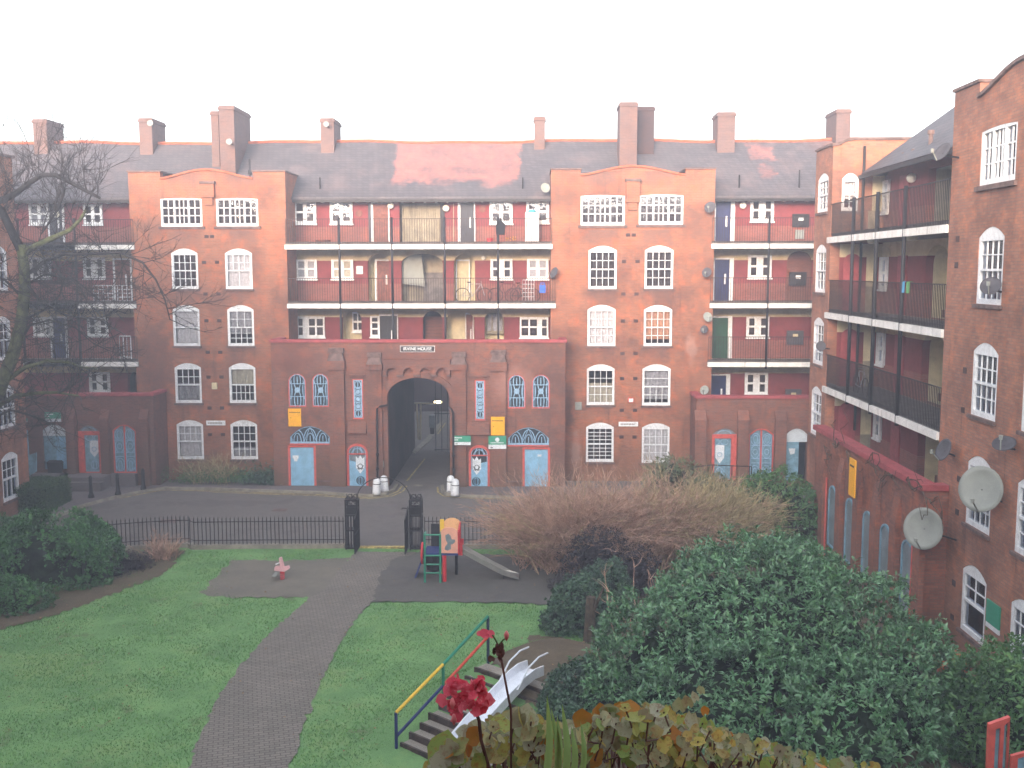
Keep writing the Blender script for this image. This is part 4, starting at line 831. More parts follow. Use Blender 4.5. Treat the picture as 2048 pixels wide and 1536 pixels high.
# roof of the wing, hipped at the far end
ex, ez, rx, rz = 11.85, 3.42, 15.6, 6.65
e0, h0 = YF-.1, YF-.1-(rx-ex)
wr_ = roof_slab([(ex,YN-.0,ez),(ex,e0,ez),(rx,h0,rz),(rx,YN-.0,rz)], .12, wing)
roof_slab([(ex+.01,e0,ez),(rx+3.7,e0,ez),(rx,h0,rz)], .12, wr_, 'hip_slope')
roof_slab([(rx,YN,rz),(rx,h0,rz),(rx+3.7,e0,ez),(rx+3.7,YN,ez)], .12, wr_, 'rear_slope')
MB().box(rx+3.5, rx+3.7, 19.6, YF, GZ, ez).build('rear_wall', M['brick_dk'], wing)
MB().box(15.9, rx+3.49, YN-.3, YN, GZ, ez).build('end_wall', M['brick_dk'], wing)
m = MB(); m.box(ex-.1, ex+.03, YN, e0, ez-.2, ez-.08); m.build('gutter', M['iron'], wr_)
for x, y0, y1, c in ((1809,322,306,'cap'),(1829,318,299,'cap'),(1861,292,262,'cap')):
    p = onX(x, y0, 12.4); z1 = p.z+ (y0-y1)/2050*p.y; m = MB(); m.tube([(12.4,p.y,3.5),(12.4,p.y,z1)], .07, 8); m.tube([(12.4,p.y,z1-.12),(12.4,p.y,z1)], .11, 8); m.build('flue', M[c], wr_)
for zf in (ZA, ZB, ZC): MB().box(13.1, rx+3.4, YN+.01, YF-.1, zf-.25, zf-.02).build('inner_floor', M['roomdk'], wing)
# ================================================================ left-hand wing (only its corner shows)
lw = empty('apartment_wing', 'brick wall corner of the wing at the far left edge behind the bare tree', 'building', (-22, 38, GZ))
PL = Plane('L', -21.25)
lrs = [(41.05-1.2, 41.15+.0, b, a) for a, b in ((.95,-.85),(-1.85,-3.6),(-4.6,-6.35),(-7.35,-9.3))]
m = MB(); m.ring(PL, rect(-1, 42, GZ-.3, 4.5), [seg_top(*r, .2) for r in lrs], -.35, 0); m.box(-25, -21.601, 41.7, 42, GZ-.3, 4.5); m.build('wall', M['brick_w'], lw)
MB().add([(-21.6,-1,4.3),(-21.6,41.6,4.3),(-26,41.6,6.6),(-26,-1,6.6),(-30,-1,4.3),(-30,41.6,4.3)], [(0,1,2,3),(3,2,5,4),(1,5,2),(0,3,4)]).build('roof', M['roof'], lw)
MB().box(-30, -29.7, -1, 41.6, GZ, 4.28).build('rear_wall', M['brick_dk'], lw)
for r in lrs: sash(PL, lw, r, curt=('curt',0,1), upper=(3,2), lower=(3,1))
m = MB(); m.box(-21.59, -21.15, -1., 42.1, 4.503, 4.6); m.build('coping', M['cap'], lw)
# ================================================================ the range the viewer stands in (behind the camera; it shades the court)
own = empty('apartment_building', 'brick range the picture is taken from, closing the near side of the court', 'building', (-4, -5, GZ))
MB().box(-34, 24, -9, -1.3, GZ-.3, 3.4).build('wall', M['brick_b'], own)
MB().add([(-34.3,-1.,3.42),(24.3,-1.,3.42),(24.3,-5.1,6.5),(-34.3,-5.1,6.5),(24.3,-9.3,3.42),(-34.3,-9.3,3.42)], [(0,1,2,3),(3,2,4,5),(0,3,5),(1,4,2),(0,5,4,1)]).build('roof', M['roof'], own)
# ================================================================ street building seen through the arch
far = empty('street_building', 'dark brick building across the street, seen through the carriage arch', 'building', (-3, 72, GZ))
MB().box(-24, 20, 72, 73, GZ-.3, 7.8).build('wall', M['brick_dk'], far)
for i in range(10):
    P = Plane('Y', 72); a = -20+i*3.6; w = MB(); w.ring(P, rect(a, a+1.3, -7.6, -5.6), [rect(a+.1,a+1.2,-7.5,-6.65),rect(a+.1,a+1.2,-6.55,-5.7)], 0, .06); w = w.build('window', M['cream'], far); MB().pbox(P, a+.05, a+1.25, -7.55, -5.65, .001, .02).build('pane', M['ddoor'], w)
# ================================================================ ground
def ss(x, a, b): q = max(0, min(1, (x-a)/(b-a))); return q*q*(3-2*q)
MO = Vector((-2.73, 20.5, GZ)); MU = Vector((.645, .766, 0)).normalized(); MV = Vector((.766, -.645, 0)).normalized()
def ML(u, v, z=0): return MO+MU*u+MV*v+Vector((0,0,z))
def H(x, y):
    d = Vector((x-MO.x, y-MO.y, 0)); u, v = d.dot(MU), d.dot(MV)
    return GZ+.02+1.0*ss(u, -.1, 2.5)*ss(v, -2.4, .1)*(1-ss(u, 4.6, 8.))*(1-ss(v, 9., 12.))
def fenceY(x): return 36.15-.12*max(0, -12.4-x)**1.75 if x < -12.4 else 36.15-.004*(x+4)**2
def sheet(name, pts, z, mat, lift=0): return tag(MB().ring(PZ(), [(p[0], p[1]) for p in pts], [], 0, .003).build(name, mat, fix=False), kind='structure')
def flat(name, pts, z, mat, th=.0):
    m = MB(); loops = [[Vector((p[0], p[1], 0)) for p in pts]]; tri = tessellate_polygon(loops)
    m.add([(p[0], p[1], z) for p in pts], tri)
    if th: k = len(pts); m.add([(p[0],p[1],z) for p in pts]+[(p[0],p[1],z-th) for p in pts], [(i,(i+1)%k,k+(i+1)%k,k+i) for i in range(k)])
    o = m.build(name, mat)
    for p in o.data.polygons:
        if not th and p.normal.z < 0: p.flip()
    return tag(o, kind='structure')
MB().add([(-90,-20,GZ),(90,-20,GZ),(90,140,GZ),(-90,140,GZ)], [(0,1,2,3)]).build('road', M['asph'])
tag(bpy.data.objects['road'], kind='structure')
nx, ny = 150, 110; xs = np.linspace(-26, 9.8, nx); vs, fs = [], []
for i, x in enumerate(xs):
    yt = fenceY(x)-.12
    for j in range(ny): y = 6+(yt-6)*j/(ny-1); vs.append((x, y, H(x, y)+.015*math.sin(x*1.7)*math.sin(y*1.3)))
for i in range(nx-1):
    for j in range(ny-1): a = i*ny+j; fs.append((a, a+ny, a+ny+1, a+1))
tag(npmesh('lawn', vs, fs, M['grass'], None, True), kind='structure')
def gp(px, z=GZ): return [tuple(G(x, y, z))[:2] for x, y in px]
zz = GZ+.045
path_px = [(712,1106),(832,1106),(800,1140),(768,1180),(745,1206),(712,1240),(675,1300),(642,1365),(612,1440),(592,1500),(575,1560),(560,1640),(360,1640),(372,1560),(392,1490),(430,1408),(480,1335),(540,1270),(590,1225),(618,1198),(650,1180),(680,1140)]
def ragged(pts, amp=.035, st=.16):
    o = []; q = random.Random(3)
    for a, b in zip(pts, pts[1:]+pts[:1]):
        a, b = Vector(a), Vector(b); n = max(1, int((b-a).length/st))
        for i in range(n): o.append(tuple(a.lerp(b, i/n)+Vector((q.gauss(0,amp), q.gauss(0,amp)))))
    return o
flat('path', ragged(gp(path_px)), zz, M['path'])
rub1 = [(398,1190),(440,1150),(466,1122),(500,1119),(560,1124),(650,1120),(700,1117),(690,1150),(668,1198),(560,1196),(470,1197)]
rub2 = [(760,1150),(792,1118),(860,1104),(1000,1112),(1090,1112),(1125,1125),(1120,1215),(1040,1208),(900,1206),(745,1207)]
flat('rubber_ground', ragged(gp(rub1), .07), zz-.008, M['rubber2']); flat('rubber_ground', ragged(gp(rub2), .05), zz+.006, M['rubber'])
# earth on the mound and under the shrubs
def patch(name, px, z0, mat, lift=.02, k=34):
    ptsx = [Vector(G(x, y, z0)).xy for x, y in px]; x0, x1 = min(p.x for p in ptsx), max(p.x for p in ptsx); y0, y1 = min(p.y for p in ptsx), max(p.y for p in ptsx)
    def inside(x, y):
        c = False; n = len(ptsx)
        for i in range(n):
            a, b = ptsx[i], ptsx[(i+1)%n]
            if (a.y > y) != (b.y > y) and x < (b.x-a.x)*(y-a.y)/(b.y-a.y)+a.x: c = not c
        return c
    vs, fs = [], []; idx = {}
    st = .16; I = int((x1-x0)/st)+1; J = int((y1-y0)/st)+1
    def vid(i, j):
        if (i, j) not in idx: x, y = x0+i*st+.04*math.sin(j*2.3), y0+j*st+.04*math.sin(i*1.9); idx[(i,j)] = len(vs); vs.append((x, y, H(x, y)+lift))
        return idx[(i,j)]
    for i in range(I):
        for j in range(J):
            if inside(x0+(i+.5)*st, y0+(j+.5)*st): fs.append((vid(i,j), vid(i+1,j), vid(i+1,j+1), vid(i,j+1)))
    return tag(npmesh(name, vs, fs, mat, None, True), kind='structure')
patch('bare_earth', [(985,1335),(1010,1290),(1045,1255),(1060,1210),(1120,1215),(1180,1240),(1230,1330),(1180,1400),(1100,1420),(1040,1400)], -9.15, M['soil'], .03)
patch('planting_bed', [(1100,1108),(1400,1120),(1640,1140),(1880,1300),(2100,1560),(2000,1700),(1100,1700),(1090,1480),(1180,1400),(1230,1330),(1180,1240),(1115,1215)], GZ, M['soil'], .025)
patch('planting_bed', [(-160,1240),(-60,1150),(120,1110),(330,1100),(370,1103),(330,1150),(240,1185),(120,1230),(0,1262),(-120,1300)], GZ, M['soil'], .025)
# pavement with kerb and worn yellow lines
kl = [(-60,1092),(130,1030),(168,1014),(236,996),(300,983),(330,979),(430,981),(545,985),(640,988),(700,992),(745,994),(772,990),(790,982),(797,972)]
kr = [(882,974),(883,984),(892,991),(930,994.5),(1010,997),(1110,1000),(1300,1004),(1500,1008),(1640,1010)]
gl, gr = gp(kl), gp(kr)
flat('pavement', gl+[(gl[-1][0], 46.39), (-34, 46.39), (-34, 40)], GZ+.1, M['pave'], .12)
flat('pavement', gr+[(gr[-1][0], 46.39), (gr[0][0], 46.39)], GZ+.1, M['pave'], .12)
def strip(name, pts, w0, w1, z, mat, th=0.):
    P = [Vector((p[0], p[1], 0)) for p in pts]; vs = []
    for i, p in enumerate(P):
        t = (P[min(i+1,len(P)-1)]-P[max(i-1,0)]).normalized(); n = Vector((t.y, -t.x, 0)); vs += [p+n*w0+Vector((0,0,z)), p+n*w1+Vector((0,0,z))]
    fs = [(2*i,2*i+1,2*i+3,2*i+2) for i in range(len(P)-1)]; m = MB().add(vs, fs)
    if th: k = len(vs); m.add([v-Vector((0,0,th)) for v in vs], fs); m.add(vs+[v-Vector((0,0,th)) for v in vs], [(2*i,2*i+2,k+2*i+2,k+2*i) for i in range(len(P)-1)]+[(2*i+1,2*i+3,k+2*i+3,k+2*i+1) for i in range(len(P)-1)])
    return tag(m.build(name, mat, fix=bool(th)), kind='structure')
def dense(p, n=5):
    o = []
    for a, b in zip(p[:-1], p[1:]): o += [tuple(Vector(a).lerp(Vector(b), i/n)) for i in range(n)]
    return o+[p[-1]]
strip('kerb', gl, -.13, .02, GZ+.115, M['kerbs'], .13); strip('kerb', gr, -.13, .02, GZ+.115, M['kerbs'], .13)
strip('yellow_line', gl[3:], .12, .2, GZ+.006, M['yline']); strip('yellow_line', gl[6:], .34, .42, GZ+.006, M['yline'])
strip('yellow_line', gr[:6], .12, .2, GZ+.006, M['yline'])
flat('threshold_strip', gp([(713,1094),(812,1094),(812,1097.5),(713,1097.5)]), GZ+.05, M['yline'], .05)
for i, q in enumerate(([(752,1008),(795,1008),(795,1013),(748,1013)],[(758,1030),(792,1030),(790,1035),(755,1035)])): flat('road_patch', gp(q), GZ+.004, M['pave'])
for x, y, w_, lb in ((338,1042,.35,'rusty square drain cover in the road left of the gateway'),(836,971,.22,'small pale cover at the mouth of the arch'),(560,1020,.3,'dark round-cornered drain cover in the middle of the road')):
    p = G(x, y, GZ); m = MB(); m.box(p.x-w_, p.x+w_, p.y-w_*.7, p.y+w_*.7, GZ+.002, GZ+.012); thing(m, 'drain_cover', M['cap'] if y != 971 else M['kerbs'], lb, 'cover')
flat('street_kerb', gp([(822,905),(850,880),(880,845),(888,842),(860,882),(830,908)]), GZ+.05, M['kerbs'], .04)
for q in ([(868,868),(884,846),(886,846),(871,868)],[(874,868),(890,846),(892,846),(877,868)],[(812,962),(848,918),(851,918),(816,962)]): tag(flat('yellow_line', gp(q), GZ+.007, M['yline']), kind='structure')
# ================================================================ signs, dishes, lamps, pipes
def board(P, r, n, parts, name, label, cat, group=None, d=.04, mat=None):
    a0, a1, z0, z1 = r; t = empty(name, label, cat, tuple(P.w((a0+a1)/2, z0, n)), group); MB().pbox(P, a0, a1, z0, z1, n, n+d).build('panel', mat, t); return t
r = RE(800.5,869.5,691.5,704); t = board(PE, r, .004, None, 'name_sign', 'black and white name plate reading IRVINE HOUSE above the arch', 'sign', mat=M['white'])
MB().pbox(PE, r[0]+.018, r[1]-.018, r[2]+.018, r[3]-.018, .045, .05).build('plate', M['iron'], t)
text_mesh('IRVINE HOUSE', .2, PE, (r[0]+r[1])/2, (r[2]+r[3])/2, .056, M['white'], 'lettering', t, .003)
for r, lb, P, sk in ((RE(577,602.5,817,852.5), 'yellow notice board under the left pair of arched windows', PE, 1), (RE(982.5,1009.5,832,868.6), 'yellow notice board on the buttress above the green sign', PE, 1)):
    n = .006 if r[0] < -8 else .25; t = board(P, r, n, None, 'notice_board', lb, 'sign', 'yellow notice boards', mat=M['yellow']); m = MB()
    a0, a1, z0, z1 = r
    for i in range(9): m.pbox(P, a0+.06+i*.055, a0+.098+i*.055, z1-.2, z1-.155, n+.041, n+.046)
    m.pbox(P, a0+.1, a0+.13, z0+.38, z0+.42, n+.041, n+.046); m.build('print', M['iron'], t)
p = onX(1706, 950, 9.88); YS = Plane('X', 9.84); a, z = YS.px(1706, 953)
t = board(YS, (a-.28, a+.3, z-.62, z+.55), .0, None, 'notice_board', 'yellow notice board seen edge-on on the right wing buttress', 'sign', 'yellow notice boards', mat=M['yellow'])
MB().pbox(YS, a-.2, a+.2, z+.3, z+.36, .041, .046).build('print', M['iron'], t)
for r, lb, n, kind in ((RE(907.7,942.3,869,887.6), 'narrow green and white sign right of the drainpipe', .31, 0), (RE(977.4,1012.8,870,895.6), 'green and white sign with a round white emblem', .25, 1), (PE.rect(91,123,824,843), 'green and white sign above the blue double door', .05, 0), (PE.rect(27,56,836,844), 'green and white sign half hidden at the left end', .05, 0)):
    a0, a1, z0, z1 = r; zc = z0+(z1-z0)*.33; t = empty('estate_sign', lb, 'sign', tuple(PE.w((a0+a1)/2, z0, n)), 'green estate signs')
    MB().pbox(PE, a0, a1, zc, z1, n, n+.035).build('green_panel', M['gsign'], t); MB().pbox(PE, a0, a1, z0, zc-.003, n, n+.033).build('white_panel', M['white'], t); m = MB()
    if kind:
        m.lathe(PE.w((a0+a1)/2, z1-.17, n+.036), [(.1,-.01),(.1,.0)], 16, 'y')
        for i in range(11): m.pbox(PE, a0+.1+i*.055, a0+.14+i*.055, zc+.06, zc+.11, n+.036, n+.04)
    else:
        for i in range(6): m.pbox(PE, a0+.05+i*.06, a0+.1+i*.06, z1-.12, z1-.07, n+.036, n+.04)
        for i in range(3): m.pbox(PE, a0+.05+i*.06, a0+.1+i*.06, z1-.22, z1-.17, n+.036, n+.04)
    m.build('print', M['white'], t); MB().pbox(PE, a0+.1, a0+.2, z0+.04, z0+.07, n+.034, n+.038).build('logo_print', M['iron'], t)
GS = PWt.rect(1974.6,2002,1205,1262); t = empty('estate_sign', 'pale green sign beside the lowest window on the near right tower', 'sign', tuple(PWt.w(GS[0], GS[2], .004)), 'green estate signs')
MB().pbox(PWt, GS[0], GS[1], GS[2]+.12, GS[3], .004, .04).build('green_panel', M['gsign'], t); MB().pbox(PWt, GS[0], GS[1], GS[2], GS[2]+.117, .004, .038).build('white_panel', M['white'], t)
for x0, x1, y0, y1, lb in ((413,451,841,850.5,'white street name plate between the ground floor windows of the left tower'),(1237,1276,843.5,852.5,'white street name plate between the ground floor windows of the right tower')):
    t = board(PT, PT.rect(x0,x1,y0,y1), .004, None, 'street_name_plate', lb, 'sign', 'street name plates', .04, M['white']); a0,a1,z0,z1 = PT.rect(x0,x1,y0,y1); m = MB()
    for i in range(9): m.pbox(PT, a0+.1+i*.075, a0+.15+i*.075, (z0+z1)/2-.03, (z0+z1)/2+.03, .045, .05)
    m.build('print', M['cap'], t)
for (x0,x1,y0,y1), lb, P, mt, n in (((301,313,800,815),'grey electrical box near the corner of the left tower',PT,'dish',.004),((425,435,765,778),'cream box below the central windows of the left tower',PT,'cream',.004),((1150,1163,804,819),'grey electrical box left of the right tower windows',PT,'dish',.004),((1256,1267,795,804.5),'small framed square box between windows of the right tower',PT,'pink',.004),((761.5,768,921,934),'small grey box on the brick by the arch',PE,'dish',.004)):
    t = board(P, P.rect(x0,x1,y0,y1), n, None, 'wall_box', lb, 'box', 'small boxes fixed to the brick', .12, M[mt]); a0,a1,z0,z1 = P.rect(x0,x1,y0,y1); MB().pbox(P, a0+.03, a1-.03, z0+.03, z1-.03, n+.121, n+.135).build('cover', M['white' if mt == 'pink' else mt], t)
def pipe(P, pts, lb):
    q = [P.w(*P.px(x, y), n) for x, y, n in pts]; q2 = [q[0]]
    m = MB(); m.tube(q, .045, 8); b = q[-1]
    for f in (.25, .6): c = q[-2].lerp(q[-1], f); m.tube([c-Vector((0,0,.05)), c+Vector((0,0,.05))], .075, 8)
    return thing(m, 'drainpipe', M['iron'], lb, 'pipe', 'black drainpipes beside the arch', True)
pipe(PE, ((777,808,.36),(762,811,.38),(756.5,815,.38),(757,885,.38),(757.5,968,.38)), 'black drainpipe left of the carriage arch')
pipe(PE, ((898,812,.36),(904,816,.38),(907.5,824,.38),(908,890,.38),(908.5,965,.38)), 'black drainpipe right of the carriage arch')
def dish(c, r, aim, mat, lb, group, wallp=None, arm=True, ring=True):
    c = Vector(c); a = Vector(aim).normalized(); X = a.cross(Vector((0,0,1))).normalized(); Y = X.cross(a)
    t = empty('satellite_dish', lb, 'satellite dish', tuple(c), group); m = MB(); vs = []; fs = []; K = 24; R_ = 5
    for i in range(R_+1):
        q = i/R_*r; d = -.22*r*(1-(i/R_)**2)
        for j in range(K): w_ = 2*math.pi*j/K; vs.append(c+X*(math.cos(w_)*q*.92)+Y*(math.sin(w_)*q)+a*d)
    for i in range(R_):
        for j in range(K): fs.append((i*K+j, i*K+(j+1)%K, (i+1)*K+(j+1)%K, (i+1)*K+j))
    n = len(vs); vs += [v-a*.015 for v in vs]; fs += [tuple(n+q for q in f) for f in fs[:]]; fs += [(R_*K+j, R_*K+(j+1)%K, n+R_*K+(j+1)%K, n+R_*K+j) for j in range(K)]
    m.add(vs, fs).build('reflector', M[mat], t, True, fix=False)
    if arm: m = MB(); tip = c+a*(r*.95)-Y*(r*.55); m.tube([c-Y*r*.98, tip], .02 if r > .3 else .015, 6); m.lathe(tip, [(.04,-.05),(.05,.05)], 8); m.build('receiver_arm', M['dish'], t)
    if wallp is not None: m = MB(); m.tube([c-a*.22*r, c-a*(.3*r)-Vector((0,0,.05)), Vector(wallp)], .025, 6); m.build('bracket', M['iron'], t)
    return t
DG = 'satellite dishes on the brickwork'
for (x, y, rp, mt, lb) in ((1417,415,12,'dishd','dark dish at the top right edge of the right tower'),(1410.5,544.5,10.5,'dishd','dark dish beside the second walkway at the right tower edge'),(1413,633,10.5,'dish','pale grey dish beside the third walkway at the right tower edge'),(1405.5,657.5,8.5,'dishd','small dark dish just below the pale one on the right tower edge'),(1406,778,9.5,'dish','grey dish low on the right tower edge above the red coping')):
    a, z = PT.px(x, y); r = rp/42.6; dish(PT.w(a, z, .4), r, (-.35 if y != 633 else .2,-.8,.45), mt, lb, DG, PT.w(a+.12, z-.15, .0))
a, z = PT.px(1107, 545); dish(PT.w(a, z, .45), .27, (-.7,-.5,.4), 'dishd', 'dark dish where the second walkway meets the right tower', DG, PT.w(a+.1,z-.1,0))
for x, y, Y, r, lb in ((458,283,50.6,.16,'tiny white dish low on the tall left chimney'),(300,246,52.3,.16,'tiny white dish on the second chimney from the left'),(652,248,52.3,.15,'tiny white dish on the chimney left of the roof centre'),(1091,375,49.2,.24,'grey dish on the roof edge beside the right tower')):
    p = onY(x, y, Y-.3); dish(p, r, (.2,-.9,.3), 'dish', lb, 'satellite dishes on the roof', p+Vector((.05,.4,-.1)), arm=False)
for x, y, X, rp, mt, aim, lb in ((1961,978,10.3,46,'dish',(-.62,-.75,.22),'largest round grey dish on the near right tower'),(1846,1057,9.95,42,'dish',(-.6,-.77,.2),'large round grey dish projecting below the end of the red coping'),(1886,899,10.5,23,'dishd',(-.85,-.2,.35),'dark dish by the end of the lowest walkway railing'),(2008,886,10.55,24,'dishd',(-.3,-.35,.85),'dark tilted dish right of the near tower windows'),(1981,571,10.55,21,'dishd',(-.4,-.6,.6),'dark dish on the sill of the second window of the near right tower'),(1883,303,10.5,20,'dishd',(-.75,-.3,.5),'dark dish at the eaves beside the near right tower'),(1642,692,10.5,10,'dishd',(-.3,-.9,.3),'small dark dish on the corner tower edge')):
    p = onX(x, y, X); r = rp/2050*p.y*1.02; dish(p, r, aim, mt, lb, DG, Vector((10.85, p.y+.1, p.z-r*.6)) if y != 303 else Vector((10.9, p.y-.3, p.z-.2)), arm=(r > .3 or rp > 19))
def lamp(c, r, lb, glow=False):
    t = empty('wall_lamp', lb, 'lamp', tuple(c), 'round white walkway lamps'); m = MB(); m.lathe(c, [(.01,-r*.5),(r*.7,-r*.45),(r,-.0),(r*.7,r*.45),(.01,r*.5)], 14, 'y'); m.build('globe', M['lampg'], t, True)
    MB().lathe(Vector(c)+Vector((0,r*.5,0)), [(r*.5,-.0),(r*.5,.06)], 10, 'y').build('base', M['iron'], t)
for x, y, lb in ((781.7,411.5,'round lamp right of the brown top floor door'),(892.5,416.8,'round lamp between the boarded stair and the charcoal door'),(1485,411.5,'round lamp beside the top floor blue door'),(967,516,'small lamp hanging above the second walkway'),(115,429,'round lamp on the top floor of the shadowed left section')):
    a, z = PW.px(x, y); lamp(PW.w(a, z, .12), .17 if y < 500 else .11, lb)
for x, y, X, lb in ((1749,372,12.6,'round lamp on the top walkway of the right wing, farther one'),(1823,356,12.6,'round lamp on the top walkway of the right wing, nearer one')):
    p = onX(x, y, X); lamp(p, .17, lb)
for x, y, lb in ((1746,481,'flat lamp under the top slab of the right wing, farther one'),(1823,475,'flat lamp under the top slab of the right wing, nearer one')):
    p = onX(x, y, 11.3); t = empty('ceiling_lamp', lb, 'lamp', tuple(p), 'round white walkway lamps'); MB().lathe((p.x,p.y,ZA-.2), [(.02,-.13),(.16,-.11),(.19,-.03),(.19,0)], 14).build('globe', M['lampg'], t, True)
# street lamp glowing beyond the arch
t = empty('street_lamp', 'glowing yellow street lamp hanging beyond the archway', 'lamp', tuple(onY(876, 806, 66)))
em = NT('lamp_glow'); em.b.inputs['Emission Color'].default_value = (1,.8,.45,1); em.b.inputs['Emission Strength'].default_value = 1.2
p = onY(876, 804, 66); MB().lathe(p, [(.02,-.27),(.08,-.23),(.09,.23),(.02,.27)], 10, 'x').build('lamp_head', em.m, t, True); MB().tube([(p.x,p.y+.1,GZ),(p.x,p.y+.1,p.z+.05),(p.x,p.y,p.z+.05)], .06, 6).build('pole', M['iron'], t)
t = empty('lamp_post', 'white painted twin post beyond the archway', 'post', tuple(G(838, 868)))
p = onY(837, 808, 60); MB().tube([(p.x-.1,60,p.z),(p.x-.02,60,GZ)], .07, 6).build('pole', M['cream'], t); MB().tube([(p.x+.13,60,p.z),(p.x+.08,60,GZ)], .07, 6).build('pole', M['cream'], t); MB().tube([(p.x-.3,60,p.z+.05),(p.x+.9,60,p.z+.02)], .05, 6).build('bracket', M['cream'], t)
P6 = Plane('Y', 62.); t = board(P6, P6.rect(859.5,871,829,854), 0, None, 'street_cabinet', 'pale grey cabinet standing beyond the archway', 'cabinet', None, .4, M['gglass'])
a0,a1,z0,z1 = P6.rect(859.5,871,829,854); MB().pbox(P6, a0+.05, a1-.05, GZ, z0-.003, .1, .3).build('stand', M['iron'], t)
# iron gate bars hanging in the head of the arch
t = empty('arch_gate', 'black iron gate bars standing open inside the carriage arch', 'gate', tuple(PE.w(arch[1]-.9, GZ, -9)))
m = MB()
for i in range(5): a = arch[1]-.2-i*.33; m.tube([PE.w(a, GZ+.1, -9), PE.w(a, GZ+4.3, -9)], .025, 5)
for z in (GZ+.2, GZ+2.2, GZ+4.2): m.tube([PE.w(arch[1]-1.6, z, -9), PE.w(arch[1]-.05, z, -9)], .03, 5)
m.build('bars', M['iron'], t)
# ================================================================ bollards
def wbollard(x, y, h, lean, lb, first=None):
    p = G(x, y, GZ+.1); t = empty('bollard', lb, 'bollard', tuple(p), 'white stone bollards guarding the arch'); m = MB(); r = .18
    m.lathe((0,0,0), [(r*1.08,0),(r,.12),(r*.95,h*.75),(r*.8,h*.92),(r*.45,h),(.02,h+.02)], 16); 
    o = m.build('stone', M['white'], None, True); o.data.transform(Matrix.Translation(p) @ Matrix.Rotation(lean, 4, 'Y')); parent(o, t)
    m = MB(); m.lathe((0,0,0), [(r*.99,h*.62),(r*1.03,h*.64),(r*.99,h*.67)], 16); o = m.build('iron_band', M['iron'], None, True); o.data.transform(Matrix.Translation(p) @ Matrix.Rotation(lean, 4, 'Y')); parent(o, t); return t
wbollard(753, 988, .72, .03, 'white stone bollard left of the arch, outer one'); wbollard(769.5, 982, .7, -.05, 'white stone bollard left of the arch, inner one')
wbollard(901.5, 983, .72, .0, 'white stone bollard right of the arch, hidden behind another'); wbollard(909.5, 991, .74, .05, 'white stone bollard right of the arch, front one')
bl = None
for x, y, lb in ((182.5,995,'black iron bollard on the pavement, leftmost'),(236,990,'black iron bollard on the pavement, middle'),(287,979,'black iron bollard on the pavement, nearest the tower')):
    p = G(x, y, GZ+.1); t = empty('bollard', lb, 'bollard', tuple(p), 'black iron bollards along the left pavement')
    m = MB(); m.lathe(p, [(.13,0),(.13,.1),(.085,.2),(.07,.7),(.095,.74),(.07,.78),(.085,.9),(.03,.96),(.01,1.0)], 12); m.build('shaft', M['iron'], t, True)
# wheelie bins on the left
def bin_(x, y, h, lb, w_=.29):
    p = G(x, y, GZ+.1); t = empty('wheelie_bin', lb, 'bin', tuple(p), 'dark bins at the far left'); m = MB()
    a, b = w_*.82, w_; m.hexa([p+Vector(q) for q in ((-a,-a,.05),(a,-a,.05),(a,a,.05),(-a,a,.05),(-b,-b,h),(b,-b,h),(b,b,h),(-b,b,h))]); m.build('body', M['iron'], t)
    m = MB(); m.hexa([p+Vector(q) for q in ((-b-.03,-b-.04,h),(b+.03,-b-.04,h),(b+.03,b+.03,h),(-b-.03,b+.03,h),(-b*.8,-b*.8,h+.1),(b*.8,-b*.8,h+.1),(b*.8,b,h+.12),(-b*.8,b,h+.12))]); m.build('lid', M['black'], t); m = MB()
    for s_ in (-1,1): m.lathe(p+Vector((s_*a,a*.9,.11)), [(.1,-.03),(.1,.03)], 10, 'x')
    m.build('wheel', M['black'], t)
bin_(42, 968, 1.0, 'dark wheelie bin by the wall corner at far left'); bin_(84, 966, 1.05, 'dark wheelie bin left of a pair under the white lunette', .36); bin_(118, 967, 1.05, 'dark wheelie bin right of a pair under the white lunette', .36)
# leaning blue panel at far left
P4_ = Plane('Y', 45.6); q = [P4_.px(*c) for c in ((43,915),(73,905),(73,943),(52,955))]; m = MB(); m.ext(P4_, q, -.05, 0)
thing(m, 'door_panel', M['lblue2'], 'light blue gate leaf standing open at far left', 'panel')
# ================================================================ railings and gateway of the garden
def fence(x0, x1, lb, cut=None):
    n = int((x1-x0)/.14); t = empty('garden_railing', lb, 'fence', (x0, fenceY(x0), GZ), 'black railings round the garden')
    pts = [Vector((x0+(x1-x0)*i/60, fenceY(x0+(x1-x0)*i/60), 0)) for i in range(61)]
    m = MB()
    for a, b in zip(pts[:-1], pts[1:]):
        d = (b-a).normalized(); nn = Vector((-d.y, d.x, 0))*.12
        m.hexa([a-nn+Vector((0,0,GZ)),b-nn+Vector((0,0,GZ)),b+nn+Vector((0,0,GZ)),a+nn+Vector((0,0,GZ)),a-nn+Vector((0,0,GZ+.17)),b-nn+Vector((0,0,GZ+.17)),b+nn+Vector((0,0,GZ+.17)),a+nn+Vector((0,0,GZ+.17))])
    m.build('stone_plinth', M['kerbs'], t); m = MB()
    for z in (.32, 1.0): m.tube([p+Vector((0,0,GZ+z)) for p in pts], .016, 4)
    m.build('rail', M['iron'], t); m = MB()
    L = 0; s_ = 0
    x = x0
    while x < x1:
        p = Vector((x, fenceY(x), GZ)); sl = (fenceY(x+.01)-fenceY(x))/.01; m.box(p.x-.012, p.x+.012, p.y-.012, p.y+.012, GZ+.17, GZ+1.1); m.add([(p.x-.02,p.y,GZ+1.1),(p.x+.02,p.y,GZ+1.1),(p.x,p.y+.02,GZ+1.1),(p.x,p.y-.02,GZ+1.1),(p.x,p.y,GZ+1.2)], [(0,3,4),(3,1,4),(1,2,4),(2,0,4)]); x += .145/math.sqrt(1+sl*sl)
    m.build('bars', M['iron'], t)
gx0, gx1 = G(704, 1100).x, G(832, 1100).x
